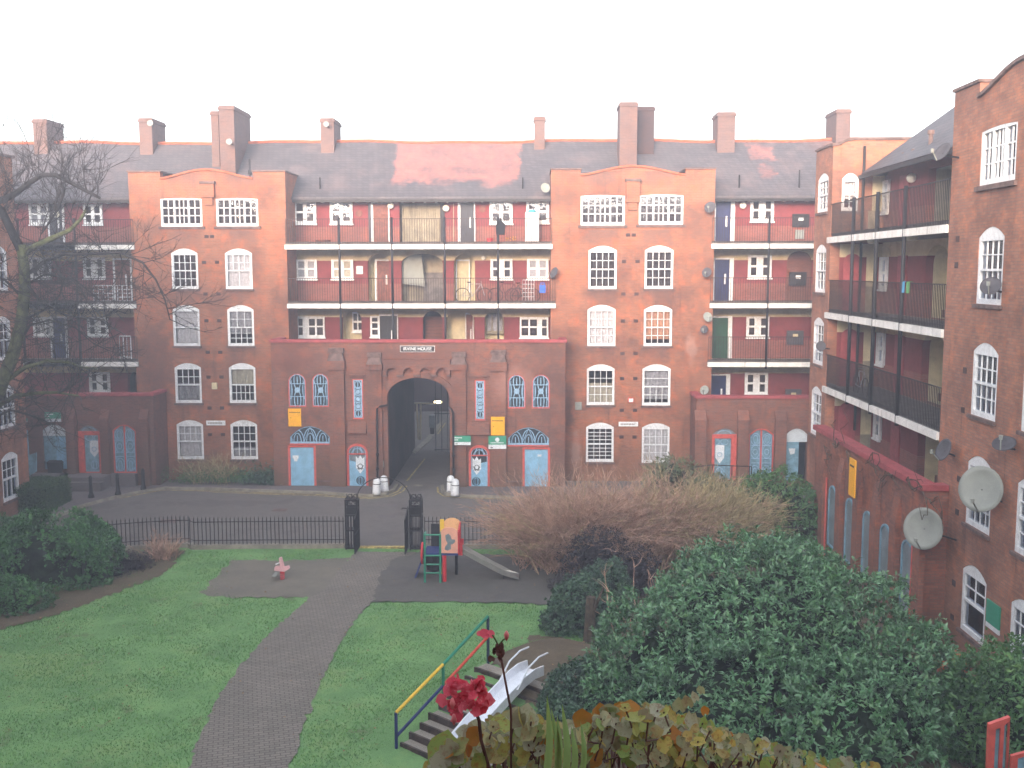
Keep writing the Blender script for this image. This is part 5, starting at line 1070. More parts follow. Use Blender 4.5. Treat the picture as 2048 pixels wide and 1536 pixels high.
fence(-21, gx0-.3, 'curved black railing left of the gateway'); fence(gx1+.3, 9.8, 'black railing right of the gateway, vanishing behind the brown shrub')
gt = empty('garden_gateway', 'black wrought iron gateway with two open pillars and a thin arch over it', 'gateway', ((gx0+gx1)/2, 35.6, GZ))
for x in (gx0, gx1):
    m = MB(); y = 36.05; w_ = .2; Ht = 1.85
    for sx in (-1,1):
        for s2 in (-1,1): m.box(x+sx*w_-.028, x+sx*w_+.028, y+s2*w_-.028, y+s2*w_+.028, GZ, GZ+Ht)
    for z in (.05,.7,1.25,1.8): m.box(x-w_-.03, x+w_+.03, y-w_-.03, y+w_+.03, GZ+z, GZ+z+.05)
    for k in (-.1,0,.1):
        for s2 in (-1,1): m.box(x+k-.012, x+k+.012, y+s2*w_-.012, y+s2*w_+.012, GZ+.1, GZ+1.25); m.box(x+s2*w_-.012, x+s2*w_+.012, y+k-.012, y+k+.012, GZ+.1, GZ+1.25)
    for s2 in (-1,1):
        m.box(x-w_, x+w_, y+s2*w_-.01, y+s2*w_+.01, GZ+1.31, GZ+1.57)
        for c_ in (-.1,.1): m.tube([Vector((x+c_+.075*math.cos(q*math.pi/6), y+s2*w_, GZ+1.7+.1*math.sin(q*math.pi/6))) for q in range(13)], .014, 4)
        m.tube([Vector((x-.2+.4*q/10, y+s2*w_, GZ+1.88+.09*abs(math.sin(q*math.pi/5)))) for q in range(11)], .016, 4)
    for c_ in (-.18,0,.18): m.tube([(x+c_,y,GZ+1.85),(x+c_,y,GZ+2.03)], .016, 4)
    m.build('pillar', M['iron'], gt)
ar = MB(); c = (gx0+gx1)/2; hw = (gx1-gx0)/2-.2
ar.tube([(c+hw*math.cos(math.pi*i/30), 36.0, GZ+1.85+.78*math.sin(math.pi*i/30)) for i in range(31)], .018, 5)
ar.tube([(c+hw*.96, 36, GZ+1.5), (c+hw*.7, 36, GZ+1.52), (c+hw*.68, 36, GZ+1.47)], .02, 4); ar.build('overthrow', M['iron'], gt)
for x, dx in ((gx0+.27,.0),(gx1-.27,.0)):
    m = MB(); y0, y1 = 35.85, 34.95; m.tube([(x,y0,GZ+.12),(x,y1,GZ+.12),(x,y1,GZ+1.35),(x,y0,GZ+1.6),(x,y0,GZ+.12)], .022, 5); m.tube([(x,y0,GZ+.8),(x,y1,GZ+.8)], .018, 4)
    for i in range(1,7): y = y0+(y1-y0)*i/7; m.tube([(x,y,GZ+.12),(x,y,GZ+1.58-.24*i/7)], .013, 4)
    m.build('gate_leaf', M['iron'], gt)
# ================================================================ playground
def PB(c, rot=0.): return c
sl = empty('toddler_slide', 'small climbing frame with orange panels, green ladder and grey slide', 'slide', tuple(G(880, 1165)))
p0 = G(850, 1167); X0, Y0 = p0.x, p0.y; dk = GZ+.98
m = MB(); 
for x in (X0, X0+.5): m.tube([(x,Y0-.05,GZ),(x,Y0+.02,GZ+.9),(x,Y0+.02,GZ+1.62)], .035, 8)
for z in (.35,.63,.92,1.6): m.tube([(X0,Y0,GZ+z),(X0+.5,Y0,GZ+z)], .028, 6)
m.tube([(X0,Y0+.02,GZ+1.62),(X0,Y0+.35,GZ+1.6)], .03, 6); m.tube([(X0+.5,Y0+.02,GZ+1.62),(X0+.5,Y0+.35,GZ+1.6)], .03, 6)
gm = plain('green_play_paint', (44,134,108), .4, .08, 5); rm = plain('red_play_paint', (200,52,60), .4, .08, 5); bm_ = plain('blue_play_paint', (46,60,116), .45, .1, 5); om = plain('orange_play_panel', (226,164,142), .5, .05, 5); om2 = plain('amber_play_panel', (234,182,130), .5, .05, 5); ym = plain('yellow_play_paint', (232,190,64), .45, .06, 5); stl = plain('steel_slide', (150,148,144), .35, .06, 5, .5, .5)
m.build('ladder', gm, sl)
MB().box(X0-.02, X0+1.08, Y0+.03, Y0+.95, dk-.06, dk).build('deck', bm_, sl)
PP = Plane('Y', Y0+.03); a0, a1 = X0+.52, X0+1.06
MB().ext(PP, arc_top(a0, a1, dk+.02, dk+.86, .16), -.03, .01).build('panel', om, sl)
mg = MB(); cx = (a0+a1)/2   # grey leaf-and-blot print
mg.ext(PP, [(cx-.15,dk+.14),(cx-.05,dk+.1),(cx+.06,dk+.16),(cx+.05,dk+.3),(cx+.12,dk+.32),(cx+.2,dk+.4),(cx+.18,dk+.47),(cx+.08,dk+.47),(cx+.04,dk+.6),(cx-.03,dk+.66),(cx-.13,dk+.6),(cx-.11,dk+.45),(cx-.05,dk+.34),(cx-.13,dk+.24)], .011, .015); mg.build('print', M['gglass'], sl)
P2_ = Plane('Y', Y0+.93); MB().ext(P2_, arc_top(a0+.02, a1+.02, dk+.02, dk+.95, .18), -.03, .01).build('panel', om2, sl)
MB().box(X0+.42, X0+.55, Y0+.86, Y0+.95, GZ, dk+.9).build('post', ym, sl)
m = MB(); m.tube([(X0+1.09,Y0+.05,GZ+.0),(X0+1.09,Y0+.05,dk+.75)], .03, 6) if False else None
m.box(X0+1.06, X0+1.1, Y0+.03, Y0+.2, dk-.05, dk+.72); m.box(X0+1.06, X0+1.1, Y0+.76, Y0+.95, dk-.05, dk+.82); m.box(X0+1.1, X0+1.2, Y0+.18, Y0+.22, dk-.1, dk+.3); m.box(X0+1.1, X0+1.2, Y0+.74, Y0+.78, dk-.1, dk+.3); m.tube([(X0+1.08,Y0+.1,dk+.72),(X0+1.08,Y0+.9,dk+.8)], .03, 6); m.build('slide_gate', rm, sl)
MB().tube([(X0+.62,Y0+.1,GZ),(X0+.62,Y0+.1,dk-.06)], .07, 8).build('post', rm, sl); MB().tube([(X0+.95,Y0+.85,GZ),(X0+.95,Y0+.85,dk-.06)], .05, 8).build('post', M['iron'], sl)
m = MB(); m.lathe((X0-.12, Y0+.5, dk-.12), [(.36,-.03),(.36,.03)], 16, 'x'); m.build('side_disc', rm, sl)
m = MB(); m.hexa([(X0-.42,Y0+.4,GZ),(X0-.36,Y0+.4,GZ),(X0-.36,Y0+.95,GZ),(X0-.42,Y0+.95,GZ),(X0-.06,Y0+.4,dk-.06),(X0+.0,Y0+.4,dk-.06),(X0+.0,Y0+.95,dk-.06),(X0-.06,Y0+.95,dk-.06)]); m.build('ramp', bm_, sl)
m = MB(); m.lathe((X0+.25, Y0+.45, GZ+.55), [(.01,-.35),(.24,-.2),(.27,.1),(.25,.38)], 12); m.box(X0+.12,X0+.4,Y0+.9,Y0+.94,dk,dk+.75); m.build('dark_tunnel_panel', M['iron'], sl)
m = MB(); e = G(1038, 1163); prof = [(0,.0),(.12,-.06),(.4,-.3),(.75,-.62),(.9,-.8),(1.0,-.84)]; L = e.x-(X0+1.1); vs = []
pr_ = [(0,0),(.06,-.02),(.3,-.27),(.55,-.53),(.72,-.69),(.86,-.77),(1.,-.83)]
for i, (q, d) in enumerate(pr_):
    x = X0+1.1+L*q; z = dk+d; hw_ = .12 if q < .8 else .05 if q < .9 else .015; y0_, y1_ = Y0+.25-.1*q, Y0+.72-.1*q; vs += [(x,y0_,z+hw_),(x,y0_+.02,z+hw_),(x,y0_+.04,z),(x,y1_-.04,z),(x,y1_-.02,z+hw_),(x,y1_,z+hw_),(x,y1_,z-.05),(x,y0_,z-.05)]
n = len(pr_); fs = [(i*8+j, i*8+(j+1)%8, (i+1)*8+(j+1)%8, (i+1)*8+j) for i in range(n-1) for j in range(8)]+[tuple(range(8)), tuple(range((n-1)*8, n*8))]
m.add(vs, fs); m.build('chute', stl, sl); MB().tube([(e.x-.5,Y0+.4,GZ),(e.x-.5,Y0+.4,GZ+.25)], .03, 6).build('foot', M['iron'], sl)
# spring rider
p = G(565, 1161); SR = .82; rd_ = empty('spring_rider', 'small pink and red animal spring rider on the dark rubber ground', 'spring rider', tuple(p)); pk = plain('pink_rider_paint', (226,176,180), .45, .06, 5)
m = MB(); m.tube([p+Vector((.08*math.cos(i*.9), .08*math.sin(i*.9), .02+i*.012)) for i in range(30)], .022, 5); m.build('spring', rm, rd_); PR = Plane('Y', p.y)
m = MB(); m.ext(PR, [(p.x-.3,p.z+.42),(p.x+.1,p.z+.38),(p.x+.3,p.z+.5),(p.x+.26,p.z+.6),(p.x+.08,p.z+.55),(p.x+.04,p.z+.75),(p.x-.02,p.z+.95),(p.x-.1,p.z+.92),(p.x-.06,p.z+.6),(p.x-.28,p.z+.56)], -.09, .09); m.build('body', pk, rd_)
MB().tube([PR.w(p.x-.2,p.z+.72,.22), PR.w(p.x-.05,p.z+.75,0), PR.w(p.x-.1,p.z+.78,-.22)], .025, 6).build('handle', M['white'], rd_); MB().box(p.x-.34,p.x-.16,p.y-.28,p.y+.28,p.z+.24,p.z+.28).build('footrest', M['dish'], rd_); MB().tube([p+Vector((0,0,.3)), p+Vector((.0,0,.45))], .09, 8).build('base_post', rm, rd_)
for q in [q for q in bpy.data.objects if q.parent is rd_]: q.data.transform(Matrix.Translation(p) @ Matrix.Scale(SR, 4) @ Matrix.Translation(-p))
# timber steps up the mound
tim = plain('weathered_timber', (74,62,56), .95, .3, 7); trd = ground_mat('step_tread', ((132,126,118), (146,138,128), (118,112,104)), 2, 30)
stp = empty('mound_steps', 'wide dark timber edged steps climbing the small mound beside the white slide', 'steps', tuple(ML(1.2, 1.3)))
def ubox(m, u0, u1, v0, v1, z0, z1): return m.hexa([ML(u0,v0,z0),ML(u0,v1,z0),ML(u1,v1,z0),ML(u1,v0,z0),ML(u0,v0,z1),ML(u0,v1,z1),ML(u1,v1,z1),ML(u1,v0,z1)])
for i in range(9):
    u = i*.285; z = .12*(i+1)+.0; m = MB(); ubox(m, u, u+.055, -.12-.03*(i%2), 3.3, z-.2, z+.012); s_ = m.build('riser_board', tim, stp); m = MB(); ubox(m, u+.057, u+.285 if i < 8 else u+.4, -.1, 3.3, z-.2, z-.01); m.build('tread', trd, stp)
# handrail of coloured tubes
hr = empty('handrail', 'metal handrail in yellow, green, red and blue running up beside the steps', 'handrail', tuple(ML(1.2, -.15)))
def hz(u): return 1.06*ss(u, -.1, 2.5)
nb = plain('dark_blue_paint', (34,48,104), .45, .1, 5); c3 = [ML(-.1,-.12), ML(1.35,-.12,.6), ML(2.75,-.12,1.08)]
hh = [.95,1.0,1.12]; U = (-.1,1.3,2.75); Zb = (0,.55,1.06)
tp = [ML(u,-.12,b+h) for u, b, h in zip(U, Zb, (.82,.9,1.1))]; md = [ML(u,-.12,b+h) for u, b, h in zip(U, Zb, (.3,.42,.62))]
MB().tube([ML(U[0],-.12,-.1), tp[0]], .035, 8).build('post', nb, hr); MB().tube([ML(U[1],-.12,.4), tp[1]], .035, 8).build('post', gm, hr); MB().tube([ML(U[2],-.12,.9), tp[2]], .035, 8).build('post', plain('slate_blue_paint', (44,62,84), .5, .1, 5), hr)
MB().tube([tp[0], tp[1]], .036, 8).build('top_rail', ym, hr); MB().tube([tp[1], tp[2]], .036, 8).build('top_rail', gm, hr); MB().tube([md[0], md[1]], .034, 8).build('middle_rail', nb, hr); MB().tube([md[1], md[2]], .034, 8).build('middle_rail', plain('orange_red_paint', (214,82,62), .45, .08, 5), hr)
# white embankment slide
es = empty('embankment_slide', 'shiny white metal slide running down the mound steps', 'slide', tuple(ML(1., 1.2)))
wm = plain('white_slide_metal', (226,230,238), .25, .05, 5, .6, .2)
pr_ = [(-.3,.24),(-.1,.27),(.15,.44),(.6,.68),(1.3,.98),(2.0,1.27),(2.3,1.34),(2.6,1.33)]; vs = []; v0, v1 = 1.2, 1.64
for u, z in pr_: vs += [ML(u,v0-.03,z+.17),ML(u,v0,z+.17),ML(u,v0+.03,z),ML(u,v1-.03,z),ML(u,v1,z+.17),ML(u,v1+.03,z+.17),ML(u,v1+.03,z-.05),ML(u,v0-.03,z-.05)]
n = len(pr_); MB().add(vs, [(i*8+j, i*8+(j+1)%8, (i+1)*8+(j+1)%8, (i+1)*8+j) for i in range(n-1) for j in range(8)]+[tuple(range(8)), tuple(range((n-1)*8, n*8))]).build('chute', wm, es)
for v in (v0-.05, v1+.05): MB().tube([ML(1.7,v,1.24), ML(2.05,v,1.62), ML(2.4,v,1.76), ML(2.7,v,1.76)], .02, 6).build('grab_rail', wm, es)
for u, z in ((-.15,.24),(1.2,.88)): m = MB(); ubox(m, u, u+.06, v0+.05, v1-.05, z-.4, z-.06); m.build('support', M['iron'], es)
# red fence corner and terracotta pots at the right edge
t = empty('red_gate', 'salmon red painted metal gate with blue grey panels at the bottom right corner', 'gate', (6.5,13.,GZ+1)); 
PG = Plane('Y', 12.5); q = [PG.px(*c) for c in ((1977,1448),(2019,1433),(2019,1560),(1977,1560))]
m = MB(); m.ring(PG, [(q[3][0],q[3][1]-2.),(q[2][0],q[2][1]-2.),q[1],q[0]], [[(q[3][0]+.05,q[3][1]-1.9),(q[3][0]+.11,q[2][1]-1.9),(q[3][0]+.11,q[0][1]-.04),(q[3][0]+.05,q[0][1]-.06)],[(q[3][0]+.155,q[3][1]-1.9),(q[2][0]-.045,q[2][1]-1.9),(q[2][0]-.045,q[1][1]-.05),(q[3][0]+.155,q[0][1]-.01)]], -.04, .02, True)
m.build('frame', M['pink'], t); MB().ext(PG, [(q[3][0]+.03,q[3][1]-1.95),(q[2][0]-.03,q[2][1]-1.95),(q[1][0]-.03,q[1][1]-.07),(q[0][0]+.03,q[0][1]-.07)], -.03, -.01).build('panel', M['lblue2'], t)
q2 = [PG.px(*c) for c in ((2016,1505),(2080,1488),(2080,1560),(2016,1560))]; m = MB(); m.ring(PG, [(q2[3][0],q2[3][1]-2.),(q2[2][0],q2[2][1]-2.),q2[1],q2[0]], [[(q2[3][0]+.08,q2[3][1]-1.9),(q2[2][0]-.08,q2[2][1]-1.9),(q2[1][0]-.08,q2[1][1]-.07),(q2[0][0]+.08,q2[0][1]-.03)]], .05, .1, True); m.build('side_frame', M['pink'], t); MB().ext(PG, [(q2[3][0]+.05,q2[3][1]-1.95),(q2[2][0]-.03,q2[2][1]-1.95),(q2[1][0]-.03,q2[1][1]-.07),(q2[0][0]+.03,q2[0][1]-.07)], .06, .08).build('panel', M['lblue2'], t)
pot = plain('terracotta', (188,96,62), .8, .12, 4)
for x, y, lb in ((1915,1338,'orange terracotta trough nearest the laurel bush'),(1944,1316,'orange terracotta trough against the tower wall')):
    p = G(x, y+14, GZ); m = MB(); w_, d, h = .42, .16, .3; m.hexa([p+Vector(q) for q in ((-w_,-d,0),(w_,-d+.25,0),(w_,d+.25,0),(-w_,d,0),(-w_*1.1,-d*1.2,h),(w_*1.1,-d*1.2+.25,h),(w_*1.1,d*1.2+.25,h),(-w_*1.1,d*1.2,h))]); thing(m, 'planter', pot, lb, 'planter', 'terracotta troughs')
m = MB(); a, b = G(1905,1420), G(2010,1545)
m.tube([a+Vector((0,0,.2)), b+Vector((0,0,.2))], .09, 4); thing(m, 'timber_edge', M['tilecap'], 'reddish timber bed edging right of the laurel bush', 'edging')
# handrail in front of the right block
hrail = empty('step_railing', 'thin black handrail in front of the red framed door on the right', 'railing', tuple(PE.w(PE.px(1450,960)[0], GZ, 1.2))); m = MB()
def pe(x, y, n): a, z = Plane('Y', 46.4-n).px(x, y); return Vector((a, 46.4-n, z))
m.tube([pe(1385,934,1.0), pe(1425,930,1.6), pe(1497,933,1.6), pe(1502,933,1.0)], .025, 6); m.tube([pe(1464,954,1.6), pe(1500,954,1.6)], .022, 6)
for x, n in ((1425,1.6),(1464,1.6),(1499,1.6),(1503,1.0)): p = pe(x, 932, n); m.tube([p, Vector((p.x,p.y,GZ))], .025, 6)
m.build('rail', M['iron'], hrail)
# ================================================================ things on the walkways
def bike(P, a, z, n, col, lb, s=1., lean=.0):
    t = empty('bicycle', lb, 'bicycle', tuple(P.w(a, z, n)), 'bicycles on the walkways'); r = .33*s; w0, w1 = a-.5*s, a+.5*s
    for c in (w0, w1):
        m = MB(); m.tube([P.w(c+r*math.cos(q*math.pi/12), z+r+r*math.sin(q*math.pi/12), n) for q in range(25)], .02, 5)
        for q in range(8): m.tube([P.w(c, z+r, n), P.w(c+r*math.cos(q*math.pi/4), z+r+r*math.sin(q*math.pi/4), n)], .004, 3)
        m.build('wheel', M['iron'], t)
    bb = P.w(a-.05*s, z+r*.9, n); st = P.w(a-.2*s, z+.85*s, n); hd = P.w(a+.35*s, z+.85*s, n); m = MB()
    for p, q in ((bb,st),(bb,hd),(st+(hd-st)*.06,hd),(bb,P.w(w0,z+r,n)),(P.w(w0,z+r,n),st),(hd,P.w(w1,z+r,n))): m.tube([p,q], .018, 5)
    m.build('frame', col, t); MB().lathe(st+Vector((0,0,.05)), [(.05,0),(.11,.03),(.09,.06)], 8).build('saddle', M['black'], t)
    MB().tube([hd, hd+Vector((0,0,.12)), hd+P.nd*.22+Vector((0,0,.14))], .015, 5).build('handlebar', M['dish'], t); return t
PN = Plane('Y', 48.9); silv = plain('silver_paint', (176,178,184), .35, .08, 5, .5, .4); mar = plain('maroon_paint', (96,36,44), .4, .1, 5)
bike(PN, PN.px(947,590)[0], ZB+.01, 0, silv, 'silver bicycle on the middle walkway by the white recessed door', 1.05); bike(PN, PN.px(1013,590)[0], ZB+.01, .15, mar, 'dark red bicycle on the middle walkway under the casement window', 1.05); bike(PN, PN.px(1045,590)[0], ZB+.01, -.2, M['iron'], 'black bicycle at the right end of the middle walkway', 1.)
p = onX(1722, 752, 11.2); bike(Plane('X', 11.2), -p.y, ZC+.01, 0, silv, 'bicycle on the third walkway of the right wing', 1.0)
P5 = Plane('Y', 49.5); a0,a1,z0,z1 = P5.rect(1050.5,1077.5,425,486); t = empty('fridge_freezer', 'cream fridge freezer standing on the top walkway', 'fridge', tuple(P5.w(a0,ZA,0)))
MB().pbox(P5, a0, a1, ZA+.01, ZA+.75, -.5, 0).build('freezer_door', M['whitec'], t); MB().pbox(P5, a0, a1, ZA+.76, z1, -.5, 0).build('fridge_door', M['whitec'], t); MB().pbox(P5, a0+.03, a0+.06, ZA+.85, ZA+1.15, .001, .03).build('handle', M['dish'], t)
m = MB(); c = (a0+a1)/2; m.lathe(P5.w(c, z1+.005, -.2), [(.18,0),(.22,.06),(.12,.12),(.03,.14)], 10); thing(m, 'plastic_bowl', plain('turquoise_plastic', (90,190,210), .4), 'turquoise bowl upside down on the fridge', 'bowl')
P7 = Plane('Y', 47.8); a, z = P7.px(1001, 456); m = MB(); m.ext(P7, [(a-.2,z-.3),(a+.2,z-.33),(a+.24,z+.15),(a+.1,z+.28),(a,z+.5),(a-.08,z+.3),(a-.22,z+.12)], 0, .12); thing(m, 'hanging_bag', M['black'], 'black bag hung on the top walkway post', 'bag')
a, z = P5.px(980, 483); m = MB(); m.lathe(P5.w(a, ZA+.01, .2), [(.13,0),(.16,.3),(.17,.31)], 12); thing(m, 'bucket', rm, 'red bucket on the top walkway floor', 'bucket')
def blobs(cx, cy_, cz, n, r, seed=0): pass
for x, y, lb, mt in ((1023,480,'yellow flowers in a low pot on the top walkway','yellow'),(1060,480,None,None)):
    if not lb: continue
    a, z = P5.px(x, y); t = empty('potted_flowers', lb, 'plant', tuple(P5.w(a,ZA,.2))); m = MB(); m.lathe(P5.w(a, ZA+.01, .2), [(.2,0),(.25,.14)], 12); m.build('pot', M['iron'], t); m = MB()
    for i in range(26): q = P5.w(a+random.uniform(-.28,.28), ZA+.2+random.uniform(0,.18), .2+random.uniform(-.1,.1)); m.lathe(q, [(.005,-.02),(.04,0),(.005,.02)], 5)
    m.build('flowers', M['yellow'], t)
for x, lb, mt in ((603,'brown planter box at the left end of the top walkway','brdoor'),(648,'brown bowl planter near the left end of the top walkway','brdoor')):
    a, z = P5.px(x, 480); m = MB(); m.pbox(P5, a-.35, a+.35, ZA+.01, ZA+.2, 0, .3) if x == 603 else m.lathe(P5.w(a,ZA+.01,.2), [(.2,0),(.36,.2),(.36,.24)], 14); thing(m, 'planter', M[mt], lb, 'planter')
P8 = Plane('Y', 48.1); a, z = P8.px(1085, 578); m = MB(); m.pbox(P8, a-.14, a+.14, z-.18, z+.18, 0, .05); m.pbox(P8, a-.1, a-.06, z+.18, z+.3, .02, .04); m.pbox(P8, a+.06, a+.1, z+.18, z+.3, .02, .04); m.pbox(P8, a-.1, a+.1, z+.26, z+.3, .02, .04); thing(m, 'shopping_bag', plain('blue_plastic', (30,90,190), .45), 'bright blue bag at the right end of the middle walkway', 'bag')
P9 = Plane('Y', 48.7); a0,a1,z0,z1 = P9.rect(1045,1068,560,598); m = MB()
for i in range(5): q = a0+(a1-a0)*i/4; m.tube([P9.w(q,ZB+.02,0),P9.w(q,z1,0)], .012, 4)
for i in range(6): q = ZB+.1+(z1-ZB-.1)*i/5; m.tube([P9.w(a0,q,0),P9.w(a1,q,0)], .012, 4)
thing(m, 'clothes_airer', M['white'], 'white wire clothes airer behind the bicycles', 'airer')
for P_, (x0,x1,y0,y1), zf, lb in ((Plane('Y',48.25),(188,264,571,602),ZB,'white garden trellis propped on the second walkway of the left section'),(Plane('Y',48.3),(240,262,672,714),ZC,'white slatted rack on the third walkway of the left section')):
    a0,a1,z0,z1 = P_.rect(x0,x1,y0,y1); m = MB(); k = max(3, int((a1-a0)/.22))
    for i in range(k+1): q = a0+(a1-a0)*i/k; m.pbox(P_, q-.02, q+.02, zf+.01, z1, 0, .02)
    for i in range(5 if x1-x0 > 40 else 2): q = z0+(z1-z0)*i/(4 if x1-x0 > 40 else 1); m.pbox(P_, a0, a1, q-.02, q+.02, .021, .04)
    thing(m, 'trellis', M['white'], lb, 'trellis')
# blue and green cloths over the wing railing
for x, y, mt, lb in ((1806,571,(70,130,170),'blue cloth hung over the second railing of the right wing'),(1816,571,(80,130,84),'green cloth hung beside the blue one over the wing railing')):
    Pq = Plane('X', 10.82); a, z = Pq.px(x, y); m = MB(); k = 8; vs = []
    for i in range(k+1):
        q = a-.1+.22*i/k; n = .02*math.sin(i*2.2)
        vs += [Pq.w(q, ZB+1.24-.03, -.13), Pq.w(q, ZB+1.24, -.06), Pq.w(q, ZB+1.22, .01+n), Pq.w(q, ZB+.9, .02+n)]
    m.add(vs, [(4*i+j,4*i+4+j,4*i+5+j,4*i+1+j) for i in range(k) for j in range(3)]); thing(m, 'hanging_cloth', plain('cloth_%d' % mt[0], mt, .9), lb, 'cloth')
M['laurel'] = foliage('laurel_leaf', ((52,92,58), (66,116,72), (88,136,90), (124,164,122), (70,116,76)), .34, .12, .6)
M['laurel2'] = foliage('hedge_leaf', ((72,122,76), (94,156,92), (130,186,118), (82,136,84)), .42, .12, .45)
# ================================================================ vegetation
def unit(v): return v/np.maximum(np.linalg.norm(v, axis=1, keepdims=True), 1e-9)
def leafmesh(name, P, D, N, L, W, mat, par, fold=.25, curl=.15):
    """P base points, D leaf directions, N leaf normals (n,3); L, W arrays"""
    n = len(P); D = unit(D); S = unit(np.cross(D, N)); N = np.cross(S, D); L = L[:,None]; W = W[:,None]
    v = np.stack([P, P+D*L*.45+S*W*.5+N*W*fold, P+D*L-N*L*curl, P+D*L*.45-S*W*.5+N*W*fold, P+D*L*.5], 1).reshape(-1,3)
    b = (np.arange(n)*5)[:,None]; f = np.concatenate([b+np.array([[0,1,4]]), b+np.array([[1,2,4]]), b+np.array([[0,4,3]]), b+np.array([[4,2,3]])], 0)
    return npmesh(name, v, f, mat, par)
def fnoise(d, seed, k=9, f=3.):
    r = np.random.default_rng(seed); o = np.zeros(len(d))
    for i in range(k): w_ = r.normal(size=3)*f*(1+i*.35); o += np.sin(d@w_+r.uniform(0,6))/(1+i*.35)
    return o/2.2
def bush(name, label, cat, blobs, n, L, W, mat, seed=1, clus=8, rough=.12, group=None, core='core', stems=True, upbias=.35, box=0, spread=.07, inner=.22):
    """blobs: (cx,cy,cz,rx,ry,rz,weight)"""
    r = np.random.default_rng(seed); cx = np.mean([b[0] for b in blobs]); cyy = np.mean([b[1] for b in blobs])
    t = empty(name, label, cat, (float(cx), float(cyy), H(cx, cyy) if cyy < 36 else GZ), group); wt = np.array([b[6] for b in blobs]); wt = wt/wt.sum(); Ps, Os = [], []
    B = np.array([b[:6] for b in blobs])
    for bi, b in enumerate(blobs):
        m = int(n/clus*wt[bi]*1.5); d = unit(r.normal(size=(m,3)))
        if box: d = np.sign(d)*np.abs(d)**.45; d = d/np.max(np.abs(d), axis=1, keepdims=True)*.97 if box > 1 else unit(d)*1.1
        R_ = np.array(b[3:6]); rad = 1+rough*fnoise(d*1.0, seed*7+bi)+rough*.8*fnoise(d, seed*11+bi, 9, 8.); rad = rad-np.abs(r.normal(size=m))*inner*.4
        p = np.array(b[:3])+d*R_*rad[:,None]; o = unit(d/R_)
        keep = np.ones(m, bool)
        for bj, c in enumerate(B):
            if bj != bi: keep &= (((p-c[:3])/c[3:6])**2).sum(1) > (.72 if not box else .4)
        keep &= p[:,2] > GZ+.05
        Ps.append(p[keep]); Os.append(o[keep])
    P, O = np.concatenate(Ps), np.concatenate(Os); m = len(P)
    A = unit(O+np.array([0,0,upbias])+r.normal(size=(m,3))*.35)
    P = np.repeat(P, clus, 0); A = np.repeat(A, clus, 0); k = len(P)
    T = unit(np.cross(A, r.normal(size=(k,3)))); th = r.uniform(.3, 1.35, k)[:,None]; D = A*np.cos(th)+T*np.sin(th); N = A*np.sin(th)-T*np.cos(th)+r.normal(size=(k,3))*.25
    P = P+A*r.uniform(-spread, spread, k)[:,None]+r.normal(size=(k,3))*spread*.35
    LL = L*r.uniform(.5, 1.3, k)*np.repeat(r.uniform(.7,1.2,m), clus); leafmesh('leaves', P, D, N, LL, LL/L*W, mat, t)
    if core:  # solid dark body closes leaf gaps; inner shade put into its colour
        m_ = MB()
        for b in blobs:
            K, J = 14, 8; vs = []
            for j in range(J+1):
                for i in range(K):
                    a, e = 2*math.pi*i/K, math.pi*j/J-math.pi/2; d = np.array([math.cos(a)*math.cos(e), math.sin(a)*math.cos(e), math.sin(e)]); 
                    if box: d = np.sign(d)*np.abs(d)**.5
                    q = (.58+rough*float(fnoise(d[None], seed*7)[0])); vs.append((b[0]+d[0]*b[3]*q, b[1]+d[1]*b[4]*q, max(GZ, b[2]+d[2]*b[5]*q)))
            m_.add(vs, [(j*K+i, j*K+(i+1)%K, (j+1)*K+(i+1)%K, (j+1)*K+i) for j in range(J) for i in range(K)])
        m_.build('dark_core', M[core], t, fix=False)
    if stems:
        m_ = MB()
        for b in blobs:
            for q in range(3): e = Vector((b[0]+random.uniform(-.5,.5)*b[3], b[1]+random.uniform(-.5,.5)*b[4], b[2])); m_.tube([(b[0]+random.uniform(-.2,.2)*b[3], b[1]+random.uniform(-.2,.2)*b[4], GZ-.05), e.lerp(Vector((b[0],b[1],GZ)), .5)+Vector((random.uniform(-.1,.1),0,0)), e], .05, 5, .025)
        m_.build('stem', M['bark'], t)
    return t
M['core'] = plain('shaded_inner_foliage', (40,52,38), 1., .3, 5, .1)  # dark tone standing for the shaded inside of a bush
M['corep'] = plain('shaded_purple_foliage', (38,32,38), 1., .3, 5, .1)
M['bark'] = plain('bark', (84,74,62), .95, .25, 8, .15)
M['barkg'] = plain('mossy_bark', (88,92,64), .95, .25, 6, .15)
M['barkd'] = plain('dark_wet_bark', (50,48,50), .9, .2, 8, .2)
M['twig'] = plain('reddish_brown_twigs', (184,150,132), .95, .25, 3, .1)
M['twigy'] = plain('olive_brown_twigs', (178,162,124), .95, .25, 3, .1)

M['laurel2'] = foliage('hedge_leaf', ((38,76,44), (56,104,56), (78,130,70), (48,90,50)), .42, .12, .45)
M['ivy'] = foliage('ivy_leaf', ((42,70,56), (56,90,68), (80,112,84), (48,78,60)), .4, .08, .45)
M['hedge'] = foliage('clipped_hedge_leaf', ((46,72,48), (60,90,56), (80,106,66)), .6, .1)
M['purple'] = foliage('dark_purple_leaf', ((44,34,44), (58,44,54), (38,42,40)), .6, .08)
M['green'] = foliage('mid_green_leaf', ((60,100,60), (78,122,70), (98,138,84), (66,106,64)), .5, .15)
M['grey_green'] = foliage('grey_green_leaf', ((82,100,78), (104,118,90), (122,128,96)), .7, .1)
M['blade'] = foliage('grass_blade', ((90,134,80), (102,154,90), (118,164,100), (128,154,104)), .8, .2, .2)
